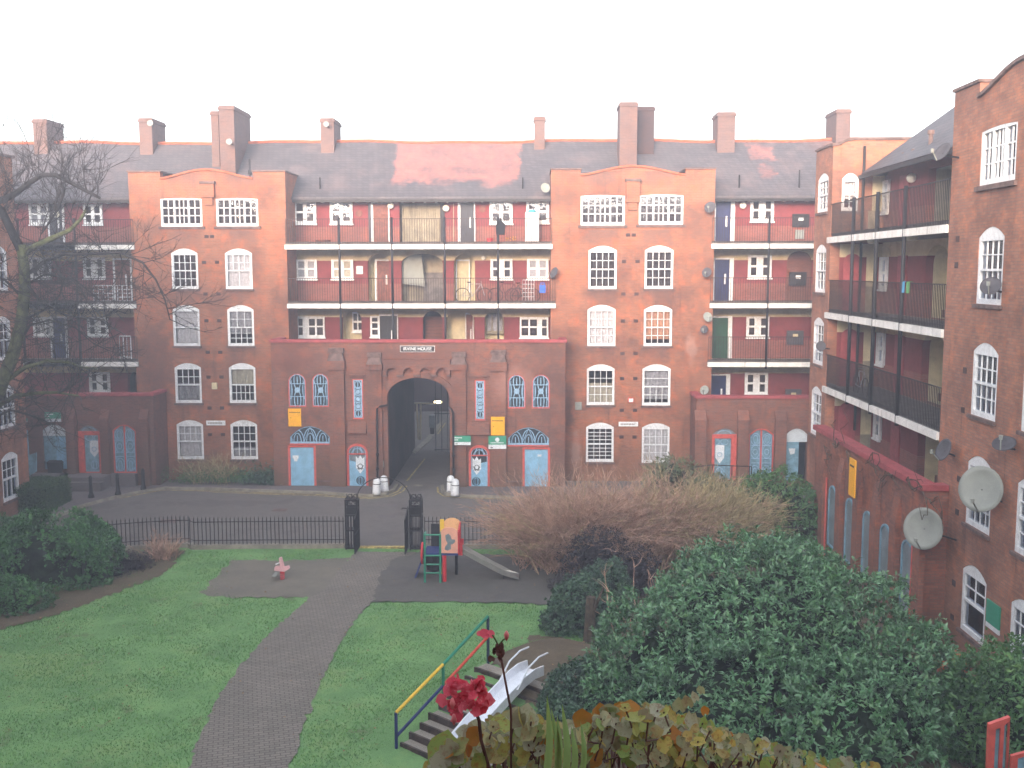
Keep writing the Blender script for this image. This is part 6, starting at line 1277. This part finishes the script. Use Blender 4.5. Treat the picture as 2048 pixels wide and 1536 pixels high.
# big laurel
def bl(x, y, Y, rx, ry, rz, w_=None): p = onY(x, y, Y); return (p.x, p.y, p.z, rx, ry, rz, w_ or (rx*ry*rz)**.667)
bush('laurel_bush', 'huge glossy dark green laurel bush filling the lower right', 'bush', [bl(1500,1310,21.5,2.5,2.2,2.55),bl(1330,1390,20.6,1.75,1.7,2.05),bl(1650,1370,21.,2.3,2.,2.5),bl(1790,1440,20.,1.5,1.7,1.95),bl(1450,1460,18.9,1.9,1.5,1.7),bl(1690,1500,18.5,1.9,1.5,1.7),bl(1250,1450,20.,1.05,1.1,1.35),bl(1590,1200,22,1.15,1.2,1.35),bl(1410,1230,22,1.05,1.1,1.3)], 120000, .125, .05, M['laurel'], 3, 8, .13, upbias=.5, inner=.3)
bush('ivy_mound', 'low dark ivy mound left of the laurel bush', 'bush', [bl(1155,1410,20.6,.8,.8,.9),bl(1120,1450,19.6,.45,.5,.5)], 9000, .075, .06, M['ivy'], 5, 6, .08, upbias=.3)
bush('ivy_bush', 'ivy covered bush in front of the brown shrub beside a tree stump', 'bush', [bl(1165,1220,28.,.95,.9,1.0),bl(1120,1250,27.6,.55,.6,.6),bl(1210,1180,28.6,.8,.8,.8)], 12000, .09, .07, M['ivy'], 6, 6, .14, upbias=.2)
m = MB(); a, b = G(1180,1300), onY(1180,1195,26.3); m.tube([(b.x-.03,26.3,H(b.x,26.3)-.2),(b.x,26.3,b.z-.8),(b.x+.03,26.35,b.z)], .17, 9, .13); m.tube([(b.x+.03,26.3,b.z-.5),(b.x+.35,26.2,b.z+.3)], .06, 6, .03); thing(m, 'tree_stump', M['bark'], 'bare brown tree stump in front of the ivy bush', 'stump')
bush('purple_shrub', 'dark purple leaved shrub under the brown twiggy one', 'shrub', [bl(1195,1120,31.5,1.15,1.0,.95),bl(1150,1180,31.,.7,.8,.8),bl(1270,1150,31,.8,.8,.8)], 12000, .07, .04, M['purple'], 8, 6, .2, core='corep')
bush('green_shrub', 'small fresh green shrub against the right block behind the brown one', 'shrub', [bl(1345,958,39.5,1.1,.8,.8),bl(1420,985,39,1.0,.8,.8)], 6000, .1, .05, M['grey_green'], 9, 6, .25)
bush('green_bush', 'rounded dark green bush in the corner below the half open blue door', 'bush', [bl(1560,1005,37.6,1.25,1.1,1.15),bl(1605,1040,37,.95,1.,1.15),bl(1520,980,38,.7,.8,.6)], 11000, .11, .055, M['green'], 10, 7, .12)
# twiggy brown shrubs
def twiggy(name, label, cat, bases, mats, n, seed, h, spread, fan=.8, droop=.2, group=None, thick=.011, kids=7, klen=.45):
    r = random.Random(seed); t = empty(name, label, cat, tuple(bases[0]), group); gs = [MB() for _ in mats]; big = MB()
    for i in range(n):
        bi = r.randrange(len(bases)); b = Vector(bases[bi]); g = gs[min(len(mats)-1, bi*len(mats)//len(bases))] if r.random() > .25 else r.choice(gs)
        an = r.uniform(0, 2*math.pi); f = fan*math.sqrt(r.random()); L_ = h*r.uniform(.65, 1.08); d = Vector((math.cos(an)*f, math.sin(an)*f, 1)).normalized()
        p = b+Vector((r.gauss(0,spread), r.gauss(0,spread*.8), 0)); pts = [p.copy()]; K = 6
        for k in range(K):
            d = (d+Vector((r.gauss(0,.12), r.gauss(0,.12), -droop*k/K*.5))+Vector((math.cos(an), math.sin(an), 0))*.05).normalized(); p = p+d*(L_/K); pts.append(p.copy())
        g.tube(pts, thick*1.3, 3, thick*.3)
        for q in range(kids):
            k = r.randrange(2, K+1); s_ = pts[k-1].lerp(pts[k], r.random()) if k < K+1 and k < len(pts) else pts[-1]; e = (pts[min(k,len(pts)-1)]-pts[k-1]).normalized()
            dd = (e+Vector((r.gauss(0,.5), r.gauss(0,.5), r.gauss(.05,.35)))).normalized(); L2 = klen*r.uniform(.4, 1.1); g.tube([s_, s_+dd*L2*.5+Vector((r.gauss(0,.03), r.gauss(0,.03), 0)), s_+dd*L2+Vector((0,0,.03))], thick*.55, 3, thick*.2)
    for g, mt in zip(gs, mats):
        if g.v: npm = g.build('twigs', mt, t, fix=False)
    return t
tb = [G(x, y) for x, y in ((1115,1130),(1165,1135),(1220,1130),(1290,1125),(1370,1115),(1430,1105))]
twiggy('bare_shrub', 'wide brown mass of fine bare twigs in front of the right tower', 'shrub', tb[:5], [M['twig'], M['twig'], M['twigy']], 2900, 4, 3.35, .6, .95, .55, thick=.012, kids=15, klen=.5)
twiggy('bare_shrub', 'olive yellow twiggy shrub at the right end of the brown one', 'shrub', [tb[5]+Vector((-.3,0,0)), tb[5]+Vector((.4,.2,0))], [M['twigy']], 800, 14, 2.7, .4, .8, .5, thick=.012, kids=12, klen=.55)
twiggy('bare_sapling', 'pale bare sapling stems rising behind the laurel bush', 'sapling', [G(1290,1330)], [M['twig']], 16, 24, 3.1, .2, .55, .1, thick=.022, kids=7, klen=.5)
# left side
bush('laurel_hedge', 'large rounded bright green laurel hedge at left beside the railing', 'hedge', [bl(110,1120,32.,1.9,1.3,1.6),bl(-40,1140,31.5,1.6,1.3,1.7),bl(180,1140,32.2,1.0,1.1,1.35)], 42000, .12, .055, M['laurel2'], 12, 7, .06, upbias=.4, box=1, inner=.2)
bush('laurel_bush', 'lower green bush at the left edge of the lawn', 'bush', [bl(20,1205,29.2,1.1,.8,.75),bl(-60,1200,29.,1.0,.8,.9)], 10000, .1, .05, M['laurel2'], 13, 7, .12)
bush('low_shrub', 'low dark grey green shrub at the end of the laurel hedge by the railing', 'shrub', [bl(262,1138,33.4,.75,.6,.55),bl(225,1160,32.6,.6,.5,.5)], 6000, .06, .03, M['purple'], 15, 6, .2, core='corep')
twiggy('bare_shrub', 'small brown twiggy shrub inside the left railing', 'shrub', [G(325,1120)], [M['twig']], 90, 16, 1.0, .2, .7, thick=.01, kids=8, klen=.25)
def hedgebox(label, x0, x1, y0, y1, z1, n, seed):
    t = empty('clipped_hedge', label, 'hedge', ((x0+x1)/2, (y0+y1)/2, GZ)); r = np.random.default_rng(seed); A = [(x1-x0)*(z1-GZ), (x1-x0)*(y1-y0), (y1-y0)*(z1-GZ)]; tot = sum(A); Ps, Os = [], []
    for a, kind in zip(A, range(3)):
        m_ = int(n*a/tot); u, v = r.uniform(0,1,m_), r.uniform(0,1,m_); j = r.normal(size=m_)*.05
        if kind == 0: p = np.stack([x0+(x1-x0)*u, y0+j, GZ+(z1-GZ)*v], 1); o = np.tile([0,-1,0], (m_,1))
        elif kind == 1: p = np.stack([x0+(x1-x0)*u, y0+(y1-y0)*v, z1+j+.04*np.sin(u*40)], 1); o = np.tile([0,0,1], (m_,1))
        else: p = np.stack([x1+j, y0+(y1-y0)*u, GZ+(z1-GZ)*v], 1); o = np.tile([1,0,0], (m_,1))
        Ps.append(p); Os.append(o)
    P, O = np.concatenate(Ps), np.concatenate(Os); k = len(P); D = unit(O*.8+r.normal(size=(k,3))*.6); N = unit(r.normal(size=(k,3))+O)
    leafmesh('leaves', P, D, N, r.uniform(.05,.1,k), r.uniform(.03,.05,k), M['hedge'], t); MB().box(x0+.03, x1-.05, y0+.05, y1-.05, GZ, z1-.05).build('dark_core', M['core'], t)  # solid dark box stands for the hedge's shaded inside
hedgebox('clipped dark hedge below the left wing corner', -26., -20.1, 41.0, 43.2, -8.95, 30000, 31)
def weeds(label, x0, x1, Y, n, hmax, mat, seed, name='border_plants', L=.12):
    r = np.random.default_rng(seed); t = empty(name, label, 'plants', ((x0+x1)/2, Y, GZ)); k = n; cl = r.uniform(x0, x1, 14); c = r.choice(cl, k); P = np.stack([c+r.normal(size=k)*.35, Y+r.normal(size=k)*.2, GZ+.1+np.abs(r.normal(size=k))*hmax*.5], 1)
    D = unit(r.normal(size=(k,3))+np.array([0,0,.6])); leafmesh('leaves', P, D, unit(r.normal(size=(k,3))+np.array([0,0,1])), r.uniform(.5,1.2,k)*L, r.uniform(.3,.5,k)*L, mat, t); return t
w1 = weeds('straggly green plants along the foot of the left tower', -18.2, -12.6, 47.2, 2600, .55, M['green'], 41)
weeds('dark leafy plants at the right foot of the left tower beside the blue door', -13.4, -12.2, 46.9, 900, .7, M['ivy'], 42, L=.2)
twiggy('bare_shrub', 'small bare brown shrub below the left tower windows', 'shrub', [Vector((-14.6,47.3,GZ)), Vector((-15.8,47.3,GZ))], [M['twigy']], 110, 43, 1.5, .3, .6, thick=.01, kids=9, klen=.35)
bush('green_shrub', 'leafy green shrub against the near right tower below the green sign', 'shrub', [bl(1985,1420,19.,.85,.9,1.1),bl(2060,1440,18.,.9,1.0,1.3),bl(1940,1460,18.6,.5,.6,.8)], 16000, .11, .05, M['green'], 45, 6, .2, upbias=.3)
# climber stems over the coping of the right block
m = MB(); r = random.Random(5)
for x, y in ((1652,905),(1672,890),(1700,925),(1745,905),(1775,950),(1812,960),(1860,1000)):
    p = onX(x, y, 10.05)
    for k in range(3):
        q = p.copy(); pts = [q.copy()]
        for s_ in range(7): q = q+Vector((r.gauss(0,.04), -abs(r.gauss(.28,.14))*r.choice((1,1,-1)), r.gauss(-.02,.16))); q.x = min(10.08, max(9.9, q.x)); pts.append(q.copy())
        m.tube(pts, .018, 4, .006)
thing(m, 'dead_climber', M['bark'], 'bare grey climber stems straggling over the right wing coping', 'climber')
# ---------------- bare tree at left
tree = empty('bare_tree', 'mossy bare tree with crooked pollarded limbs at the left', 'tree', (-19.5, 37, GZ)); TY = 37.
def tp_(x, y, dy=0): return onY(x, y, TY+dy)
tr_ = [(-75,1020),(-50,930),(-28,850),(2,770),(26,710),(42,650),(50,580),(48,530),(42,490)]
MB().tube([tp_(*p) for p in tr_], .28, 10, .17).build('trunk', M['barkg'], tree, True)
limbs = [([(42,500),(22,460),(5,425),(-12,405)],.17,.12,'barkd'),([(-12,405),(10,398),(30,388),(58,366),(84,350),(110,350),(135,362),(165,378),(200,396)],.13,.05,'barkd'),([(-12,405),(-30,380),(-40,340)],.12,.07,'barkd'),([(48,505),(75,490),(110,474),(140,460),(160,440),(172,420)],.13,.05,'barkg'),
 ([(124,365),(128,385),(115,420),(95,450),(82,468)],.06,.03,'barkd'),([(60,545),(90,522),(130,508),(180,508),(240,505),(285,525),(312,560),(330,600),(340,640)],.075,.02,'barkd'),([(62,565),(90,548),(150,560),(200,600)],.05,.02,'barkd'),
 ([(15,760),(50,735),(95,722),(135,724),(165,735),(195,738)],.09,.03,'barkg'),([(-10,815),(30,792),(75,786),(115,785),(158,792)],.1,.03,'barkg'),([(20,720),(60,650),(100,640),(150,655),(190,690)],.05,.015,'barkd'),([(50,600),(10,560),(-30,540)],.06,.03,'barkd'),([(45,640),(90,620),(120,590),(130,550)],.05,.02,'barkd'),
 ([(-20,840),(20,820),(60,830),(110,850)],.05,.02,'barkd'),([(46,560),(80,600),(130,630),(200,640),(250,670)],.05,.015,'barkd'),([(0,420),(-20,440),(-40,480)],.07,.03,'barkd')]
rt = random.Random(9)
tw = MB(); nodes = []
for pts, r0, r1, mt in limbs:
    dy = rt.uniform(-1.5, .8); P3 = [tp_(x, y, dy*i/len(pts)) for i, (x, y) in enumerate(pts)]; MB().tube(P3, r0, 8, r1).build('limb', M[mt], tree, True)
    for i in range(len(P3)-1):
        L_ = (P3[i+1]-P3[i]).length
        for q in range(max(1, int(L_/.16))): nodes.append((P3[i].lerp(P3[i+1], rt.random()), pts[i][1] < 480))
def shoot(p, d, L_, r0, depth):
    pts = [p.copy()]; K = 5
    for k in range(K): d = (d+Vector((rt.gauss(0,.13), rt.gauss(0,.13), rt.gauss(.03,.09)))).normalized(); p = p+d*L_/K; pts.append(p.copy())
    tw.tube(pts, r0, 3, r0*.3)
    if depth > 0:
        for q in range(rt.randint(3,6)): k = rt.randrange(1, K); shoot(pts[k], (d+Vector((rt.gauss(0,.7), rt.gauss(0,.7), rt.gauss(.1,.5)))).normalized(), L_*rt.uniform(.35,.7), r0*.6, depth-1)
for p, hi in nodes:
    if rt.random() < 1.1:
        d = Vector((rt.gauss(.15,.45), rt.gauss(0,.45), rt.gauss(.95,.35))) if hi else Vector((rt.gauss(.2,.8), rt.gauss(-.1,.7), rt.gauss(.0,.7)))
        shoot(p, d.normalized(), rt.uniform(.9,2.3) if hi else rt.uniform(.8,2.2), .02, 2)
tw.build('twigs', M['barkd'], tree, fix=False)
# ---------------- grass blades on the near lawn
def inpoly(P, poly):
    x, y = P[:,0], P[:,1]; c = np.zeros(len(P), bool); n = len(poly)
    for i in range(n):
        (ax, ay), (bx, by) = poly[i], poly[(i+1)%n]
        with np.errstate(divide='ignore', invalid='ignore'): c ^= ((ay > y) != (by > y)) & (x < (bx-ax)*(y-ay)/(by-ay+1e-12)+ax)
    return c
r = np.random.default_rng(77); k = 150000; P = np.stack([r.uniform(-18, 3., k), r.uniform(18.5, 36., k)], 1)
J = P+r.normal(size=P.shape)*.09; keep = ~inpoly(J, gp(path_px)) & ~inpoly(P+r.normal(size=P.shape)*.22, gp(rub1)) & ~inpoly(J, gp(rub2)) & (P[:,1] < np.array([fenceY(x)-.3 for x in P[:,0]]))
d_ = P-np.array([MO.x, MO.y]); u_ = d_@np.array([MU.x, MU.y]); v_ = d_@np.array([MV.x, MV.y]); keep &= ~((v_ > -.35) & (u_ > -.6) & (u_ < 6))
keep &= P[:,0] > -1.3*(36-P[:,1])-9-10; P = P[keep]; k = len(P)
tn = np.sin(P[:,0]*2.1+np.sin(P[:,1]*1.7)*2)*np.sin(P[:,1]*2.7+1)
z = np.array([H(x, y) for x, y in P]); B = np.concatenate([P, z[:,None]], 1); D = unit(np.stack([r.normal(size=k)*.45, r.normal(size=k)*.45, np.ones(k)], 1)); hgt = r.uniform(.03, .055, k)*(1+.35*tn); S_ = unit(np.cross(D, r.normal(size=(k,3))))*.011
v = np.stack([B-S_, B+S_, B+D*hgt[:,None]], 1).reshape(-1,3); f = np.arange(3*k).reshape(-1,3)
tag(npmesh('grass', v, f, M['blade']), 'short green grass on the lawn', 'grass', kind='stuff')
# fallen leaves
k = 260; P = np.stack([r.uniform(-16, 2, k), r.uniform(20, 35.5, k)], 1); z = np.array([H(x, y)+.07 for x, y in P]); B = np.concatenate([P, z[:,None]], 1)
M['dead'] = foliage('fallen_leaf', ((120,92,60), (150,120,78), (98,76,56)), .9, 0)
tag(leafmesh('fallen_leaves', B, r.normal(size=(k,3))*np.array([1,1,.1]), np.tile([0,0,1.], (k,1))+r.normal(size=(k,3))*.2, r.uniform(.05,.09,k), r.uniform(.04,.07,k), M['dead'], None), 'scattered dead leaves on the lawn', 'leaves', kind='stuff')
# ================================================================ plants in front of the viewer
M['vleaf'] = foliage('autumn_leaf', ((128,150,78), (154,164,90), (178,160,90), (176,172,136), (128,132,96), (140,160,92)), .65, .4, .25, ((150,96,58), (84,104,56)))
M['vleaf2'] = foliage('pale_leaf', ((156,156,132), (176,174,150), (140,144,104), (136,122,100)), .7, .35, .25, ((128,96,76), (120,132,88)))
M['vleafo'] = foliage('orange_leaf', ((176,104,44), (160,112,48), (186,124,56)), .6, .2, .25, ((140,120,56), (112,84,48)))
M['stemb'] = plain('brown_stalk', (104,72,66), .8, .2, 20); M['stemg'] = plain('green_stalk', (84,104,58), .7, .2, 20)
M['petal'] = foliage('red_petal', ((232,92,112), (240,120,138), (222,78,98), (240,150,162)), .6, .35, .2, ((208,60,84), (244,160,168))); M['petalp'] = plain('pink_bud', (216,122,124), .6, .08, 30)
def round_leaf(m, c, r_, nrm, tip, cup=.2, lobes=0.):
    nrm = Vector(nrm).normalized(); X = Vector(tip).cross(nrm).normalized(); Y = nrm.cross(X); K = 14; c = Vector(c); ph = random.uniform(0,6)
    vs = [c-nrm*cup*r_*.6]; 
    for q, rr in ((1,.5),(2,1.)):
        for i in range(K):
            a = 2*math.pi*i/K; e = 1+lobes*math.cos(5*a)+.06*math.sin(3*a+ph); e *= (.55 if abs(a-math.pi) < .2 else 1) if q == 2 else 1; e *= 1.12 if (i == 0 and q == 2) else 1
            vs.append(c+(Y*math.cos(a)+X*math.sin(a))*r_*rr*e+nrm*(cup*r_*(-.45 if q == 1 else .1*math.sin(2*a+ph)+.12*math.sin(5*a+ph*2))))
    fs = [(0,1+i,1+(i+1)%K) for i in range(K)]+[(1+i,1+K+i,1+K+(i+1)%K,1+(i+1)%K) for i in range(K)]; m.add(vs, fs)
sil = [(845,1545),(880,1508),(930,1460),(980,1432),(1040,1415),(1085,1440),(1150,1440),(1190,1425),(1245,1408),(1290,1405),(1330,1418),(1380,1428),(1430,1448),(1480,1465),(1540,1482),(1610,1500),(1690,1515),(1760,1530)]
def siy(x):
    for (a, b), (c_, d) in zip(sil[:-1], sil[1:]):
        if a <= x <= c_: return b+(d-b)*(x-a)/(c_-a)
    return 1540
vine = empty('trailing_plant', 'autumn coloured rounded leaves of a trellis plant along the bottom edge', 'plant', (.6, 2.7, -1.8)); ga, gb, gc, gs_ = MB(), MB(), MB(), MB(); rv = random.Random(21); random.seed(4)
for i in range(1100):
    x = rv.uniform(845, 1760); top = siy(x)+6; y = top+abs(rv.gauss(0, 70)); Y = rv.uniform(2.35, 3.1); y = max(y, top); p = onY(x, y, Y); r_ = rv.uniform(.01, .023)*(1.15 if x < 1400 else .85)
    nr = (rv.gauss(0,.6), rv.gauss(-.6,.4), rv.gauss(.65,.4)); g = ga if rv.random() < .66 else gb
    if rv.random() < .035: g = gc
    round_leaf(g, p, r_, nr, (rv.gauss(0,1), -.2, rv.gauss(0,1)), .35, .06)
    if rv.random() < .3: gs_.tube([p, p+Vector((rv.gauss(0,.02), .02, -.06)), Vector((p.x+rv.gauss(0,.03), 2.7, p.z-.2))], .0022, 4)
for x, y, r_, g, nr in ((1050,1440,.036,gb,(-.2,-.7,.6)),(1165,1440,.026,gc,(0,-.9,.3)),(1205,1432,.03,gc,(.4,-.8,.4)),(1255,1425,.034,gc,(-.2,-.6,.8)),(1000,1450,.03,ga,(0,-.4,.9)),(890,1505,.05,ga,(-.1,-.7,.6)),(985,1480,.026,gb,(0,-.9,.3)),(1225,1470,.04,gb,(.1,-.8,.5)),(1290,1455,.028,gb,(.3,-.8,.4)),(905,1515,.03,gb,(0,-.5,.8)),(1390,1395,.014,gb,(.5,-.6,.5)),(1402,1381,.012,gb,(.3,-.6,.6)),(1375,1405,.016,gb,(.2,-.7,.6)),(1358,1412,.018,gb,(0,-.8,.5)),(1410,1422,.012,gc,(.2,-.8,.3)),(1100,1500,.03,gc,(.1,-.8,.5))):
    round_leaf(g, onY(x, y, 2.5), r_, nr, (0,0,1), .3, .05)
ga.build('leaves', M['vleaf'], vine, True, fix=False); gb.build('leaves', M['vleaf2'], vine, True, fix=False); gc.build('leaves', M['vleafo'], vine, True, fix=False)
for i in range(14): x = 880+i*60; q = onY(x, siy(x)+40, 2.7); gs_.tube([Vector((q.x,2.75,-1.95)), Vector((q.x+rv.gauss(0,.03),2.72,(q.z-1.95)/2)), q], .004, 5)
gs_.build('stem', M['stemb'], vine)
m = MB(); m.box(-.45, 1.0, 2.62, 2.88, -2.1, -1.9); m.build('planter_trough', M['conc'], vine)
# strap leaves
sp_ = empty('bulb_plant', 'upright green strap leaves poking up among the autumn leaves', 'plant', (.1, 2.5, -1.9)); m = MB()
for x, y0, y1, w_ in ((1098,1400,1560,.009),(1106,1425,1560,.008),(1128,1418,1560,.009),(1118,1440,1560,.008),(1146,1462,1560,.008),(1165,1455,1560,.007)):
    a, b = onY(x, y0-14, 2.3), onY(x+rv.uniform(-16,10), y1, 2.3); pts = [b.lerp(a, i/8)+Vector((.006*math.sin(i*.5), .01*math.sin(i*.6), 0)) for i in range(9)]; vs = []
    for i, p in enumerate(pts): ww = w_*(1-(i/8)**3); vs += [p+Vector((-ww,0,0)), p+Vector((0,.006,0)), p+Vector((ww,0,0))]
    m.add(vs, [(3*i+j,3*i+3+j,3*i+4+j,3*i+1+j) for i in range(8) for j in (0,1)])
m.build('leaves', foliage('strap_leaf', ((124,156,92), (148,176,108), (132,160,98)), .5, .35, .3), sp_, True, fix=False)
# red flower head and its stalk
fl = empty('red_flower', 'crimson ruffled flower head in front of the white slide', 'flower', (-.2, 2.3, -1.3)); pc_ = onY(934, 1394, 2.3); P3, D3, N3 = [], [], []
rr = np.random.default_rng(3)
m = MB()
for i in range(95):
    a = rr.uniform(0, 6.28); q = math.sqrt(rr.uniform(0,1)); c = pc_+Vector((math.cos(a)*q*.049, rr.normal()*.014, math.sin(a)*q*.036+.002+.012*math.sin(a*3))); round_leaf(m, c, rr.uniform(.006,.014), (rr.normal()*.7, -.8, rr.normal()*.6+.3), (rr.normal(), 0, rr.normal()), .5, .08)
for x, y in ((885,1400),(905,1368),(975,1400),(965,1408),(912,1432),(960,1380),(905,1410)): round_leaf(m, onY(x, y, 2.3), .016, (rr.normal()*.5,-.8,.3), (rr.normal(),0,rr.normal()), .4, .08)
m.build('petals', M['petal'], fl, True, fix=False)
m = MB(); 
for x, y in ((905,1408),(908,1440)): m.lathe(onY(x, y, 2.27), [(.002,-.012),(.007,0),(.003,.014)], 8)
m.build('bud', M['petalp'], fl, True)
MB().tube([onY(945,1410,2.3), onY(958,1440,2.32), onY(962,1480,2.35), onY(985,1560,2.4)], .0045, 6).build('stalk', M['stemb'], fl)
f2 = empty('budding_stalk', 'tall thin brown flower stalk with a red petal, withered head and pink bud', 'flower', (.05, 2.3, -1.6))
MB().tube([onY(1022,1560,2.4), onY(1022,1420,2.33), onY(1012,1370,2.3), onY(1003,1320,2.3), onY(997,1292,2.3)], .0032, 6, .0026).build('stalk', M['stemb'], f2)
m = MB(); m.tube([onY(997,1292,2.3), onY(990,1278,2.3), onY(985,1270,2.3)], .002, 5); m.tube([onY(998,1290,2.3), onY(1006,1280,2.3), onY(1012,1276,2.3)], .002, 5); m.build('stalk', M['stemg'], f2)
m = MB(); c = onY(998, 1300, 2.3)
for q in ((.0,.0),(-.004,.006),(.006,.008),(.002,-.014),(.008,-.006)): m.lathe(c+Vector((q[0],0,q[1])), [(.001,-.012),(.006,-.003),(.005,.006),(.001,.012)], 7)
for q in range(6): round_leaf(m, c+Vector((rr.normal()*.006, rr.normal()*.005, rr.normal()*.01-.004)), .009, (rr.normal(),-.6,rr.normal()), (0,0,1), .5)
m.build('withered_head', M['stemb'], f2)
m = MB(); round_leaf(m, onY(970,1267,2.3), .013, (.2,-.6,.8), (-1,0,.05), .3); round_leaf(m, onY(982,1268,2.3), .01, (.5,-.6,.5), (1,0,.4), .3); round_leaf(m, onY(960,1267,2.3), .008, (.1,-.5,.8), (-1,0,0), .3); m.build('petals', M['petal'], f2, True, fix=False)
MB().lathe(onY(1013,1272,2.3), [(.001,-.012),(.005,-.004),(.006,.004),(.002,.012)], 8).build('bud', M['petalp'], f2, True)
# ================================================================ the air: slight mist, and lens glare imitated as haze
h = NT('mist_and_glare'); h.t.nodes.remove(h.b); pv = h.t.nodes.new('ShaderNodeVolumePrincipled'); pv.inputs['Color'].default_value = (.86,.88,1,1); pv.inputs['Density'].default_value = HAZE; pv.inputs['Anisotropy'].default_value = .3
h.t.links.new(pv.outputs[0], h.out.inputs['Volume'])
if HAZE: tag(MB().box(-95, 95, -25, 145, GZ-1.2, 12).build('haze', h.m), 'thin pale haze over the courtyard, slight mist and stand-in for lens glare', 'haze', kind='stuff')
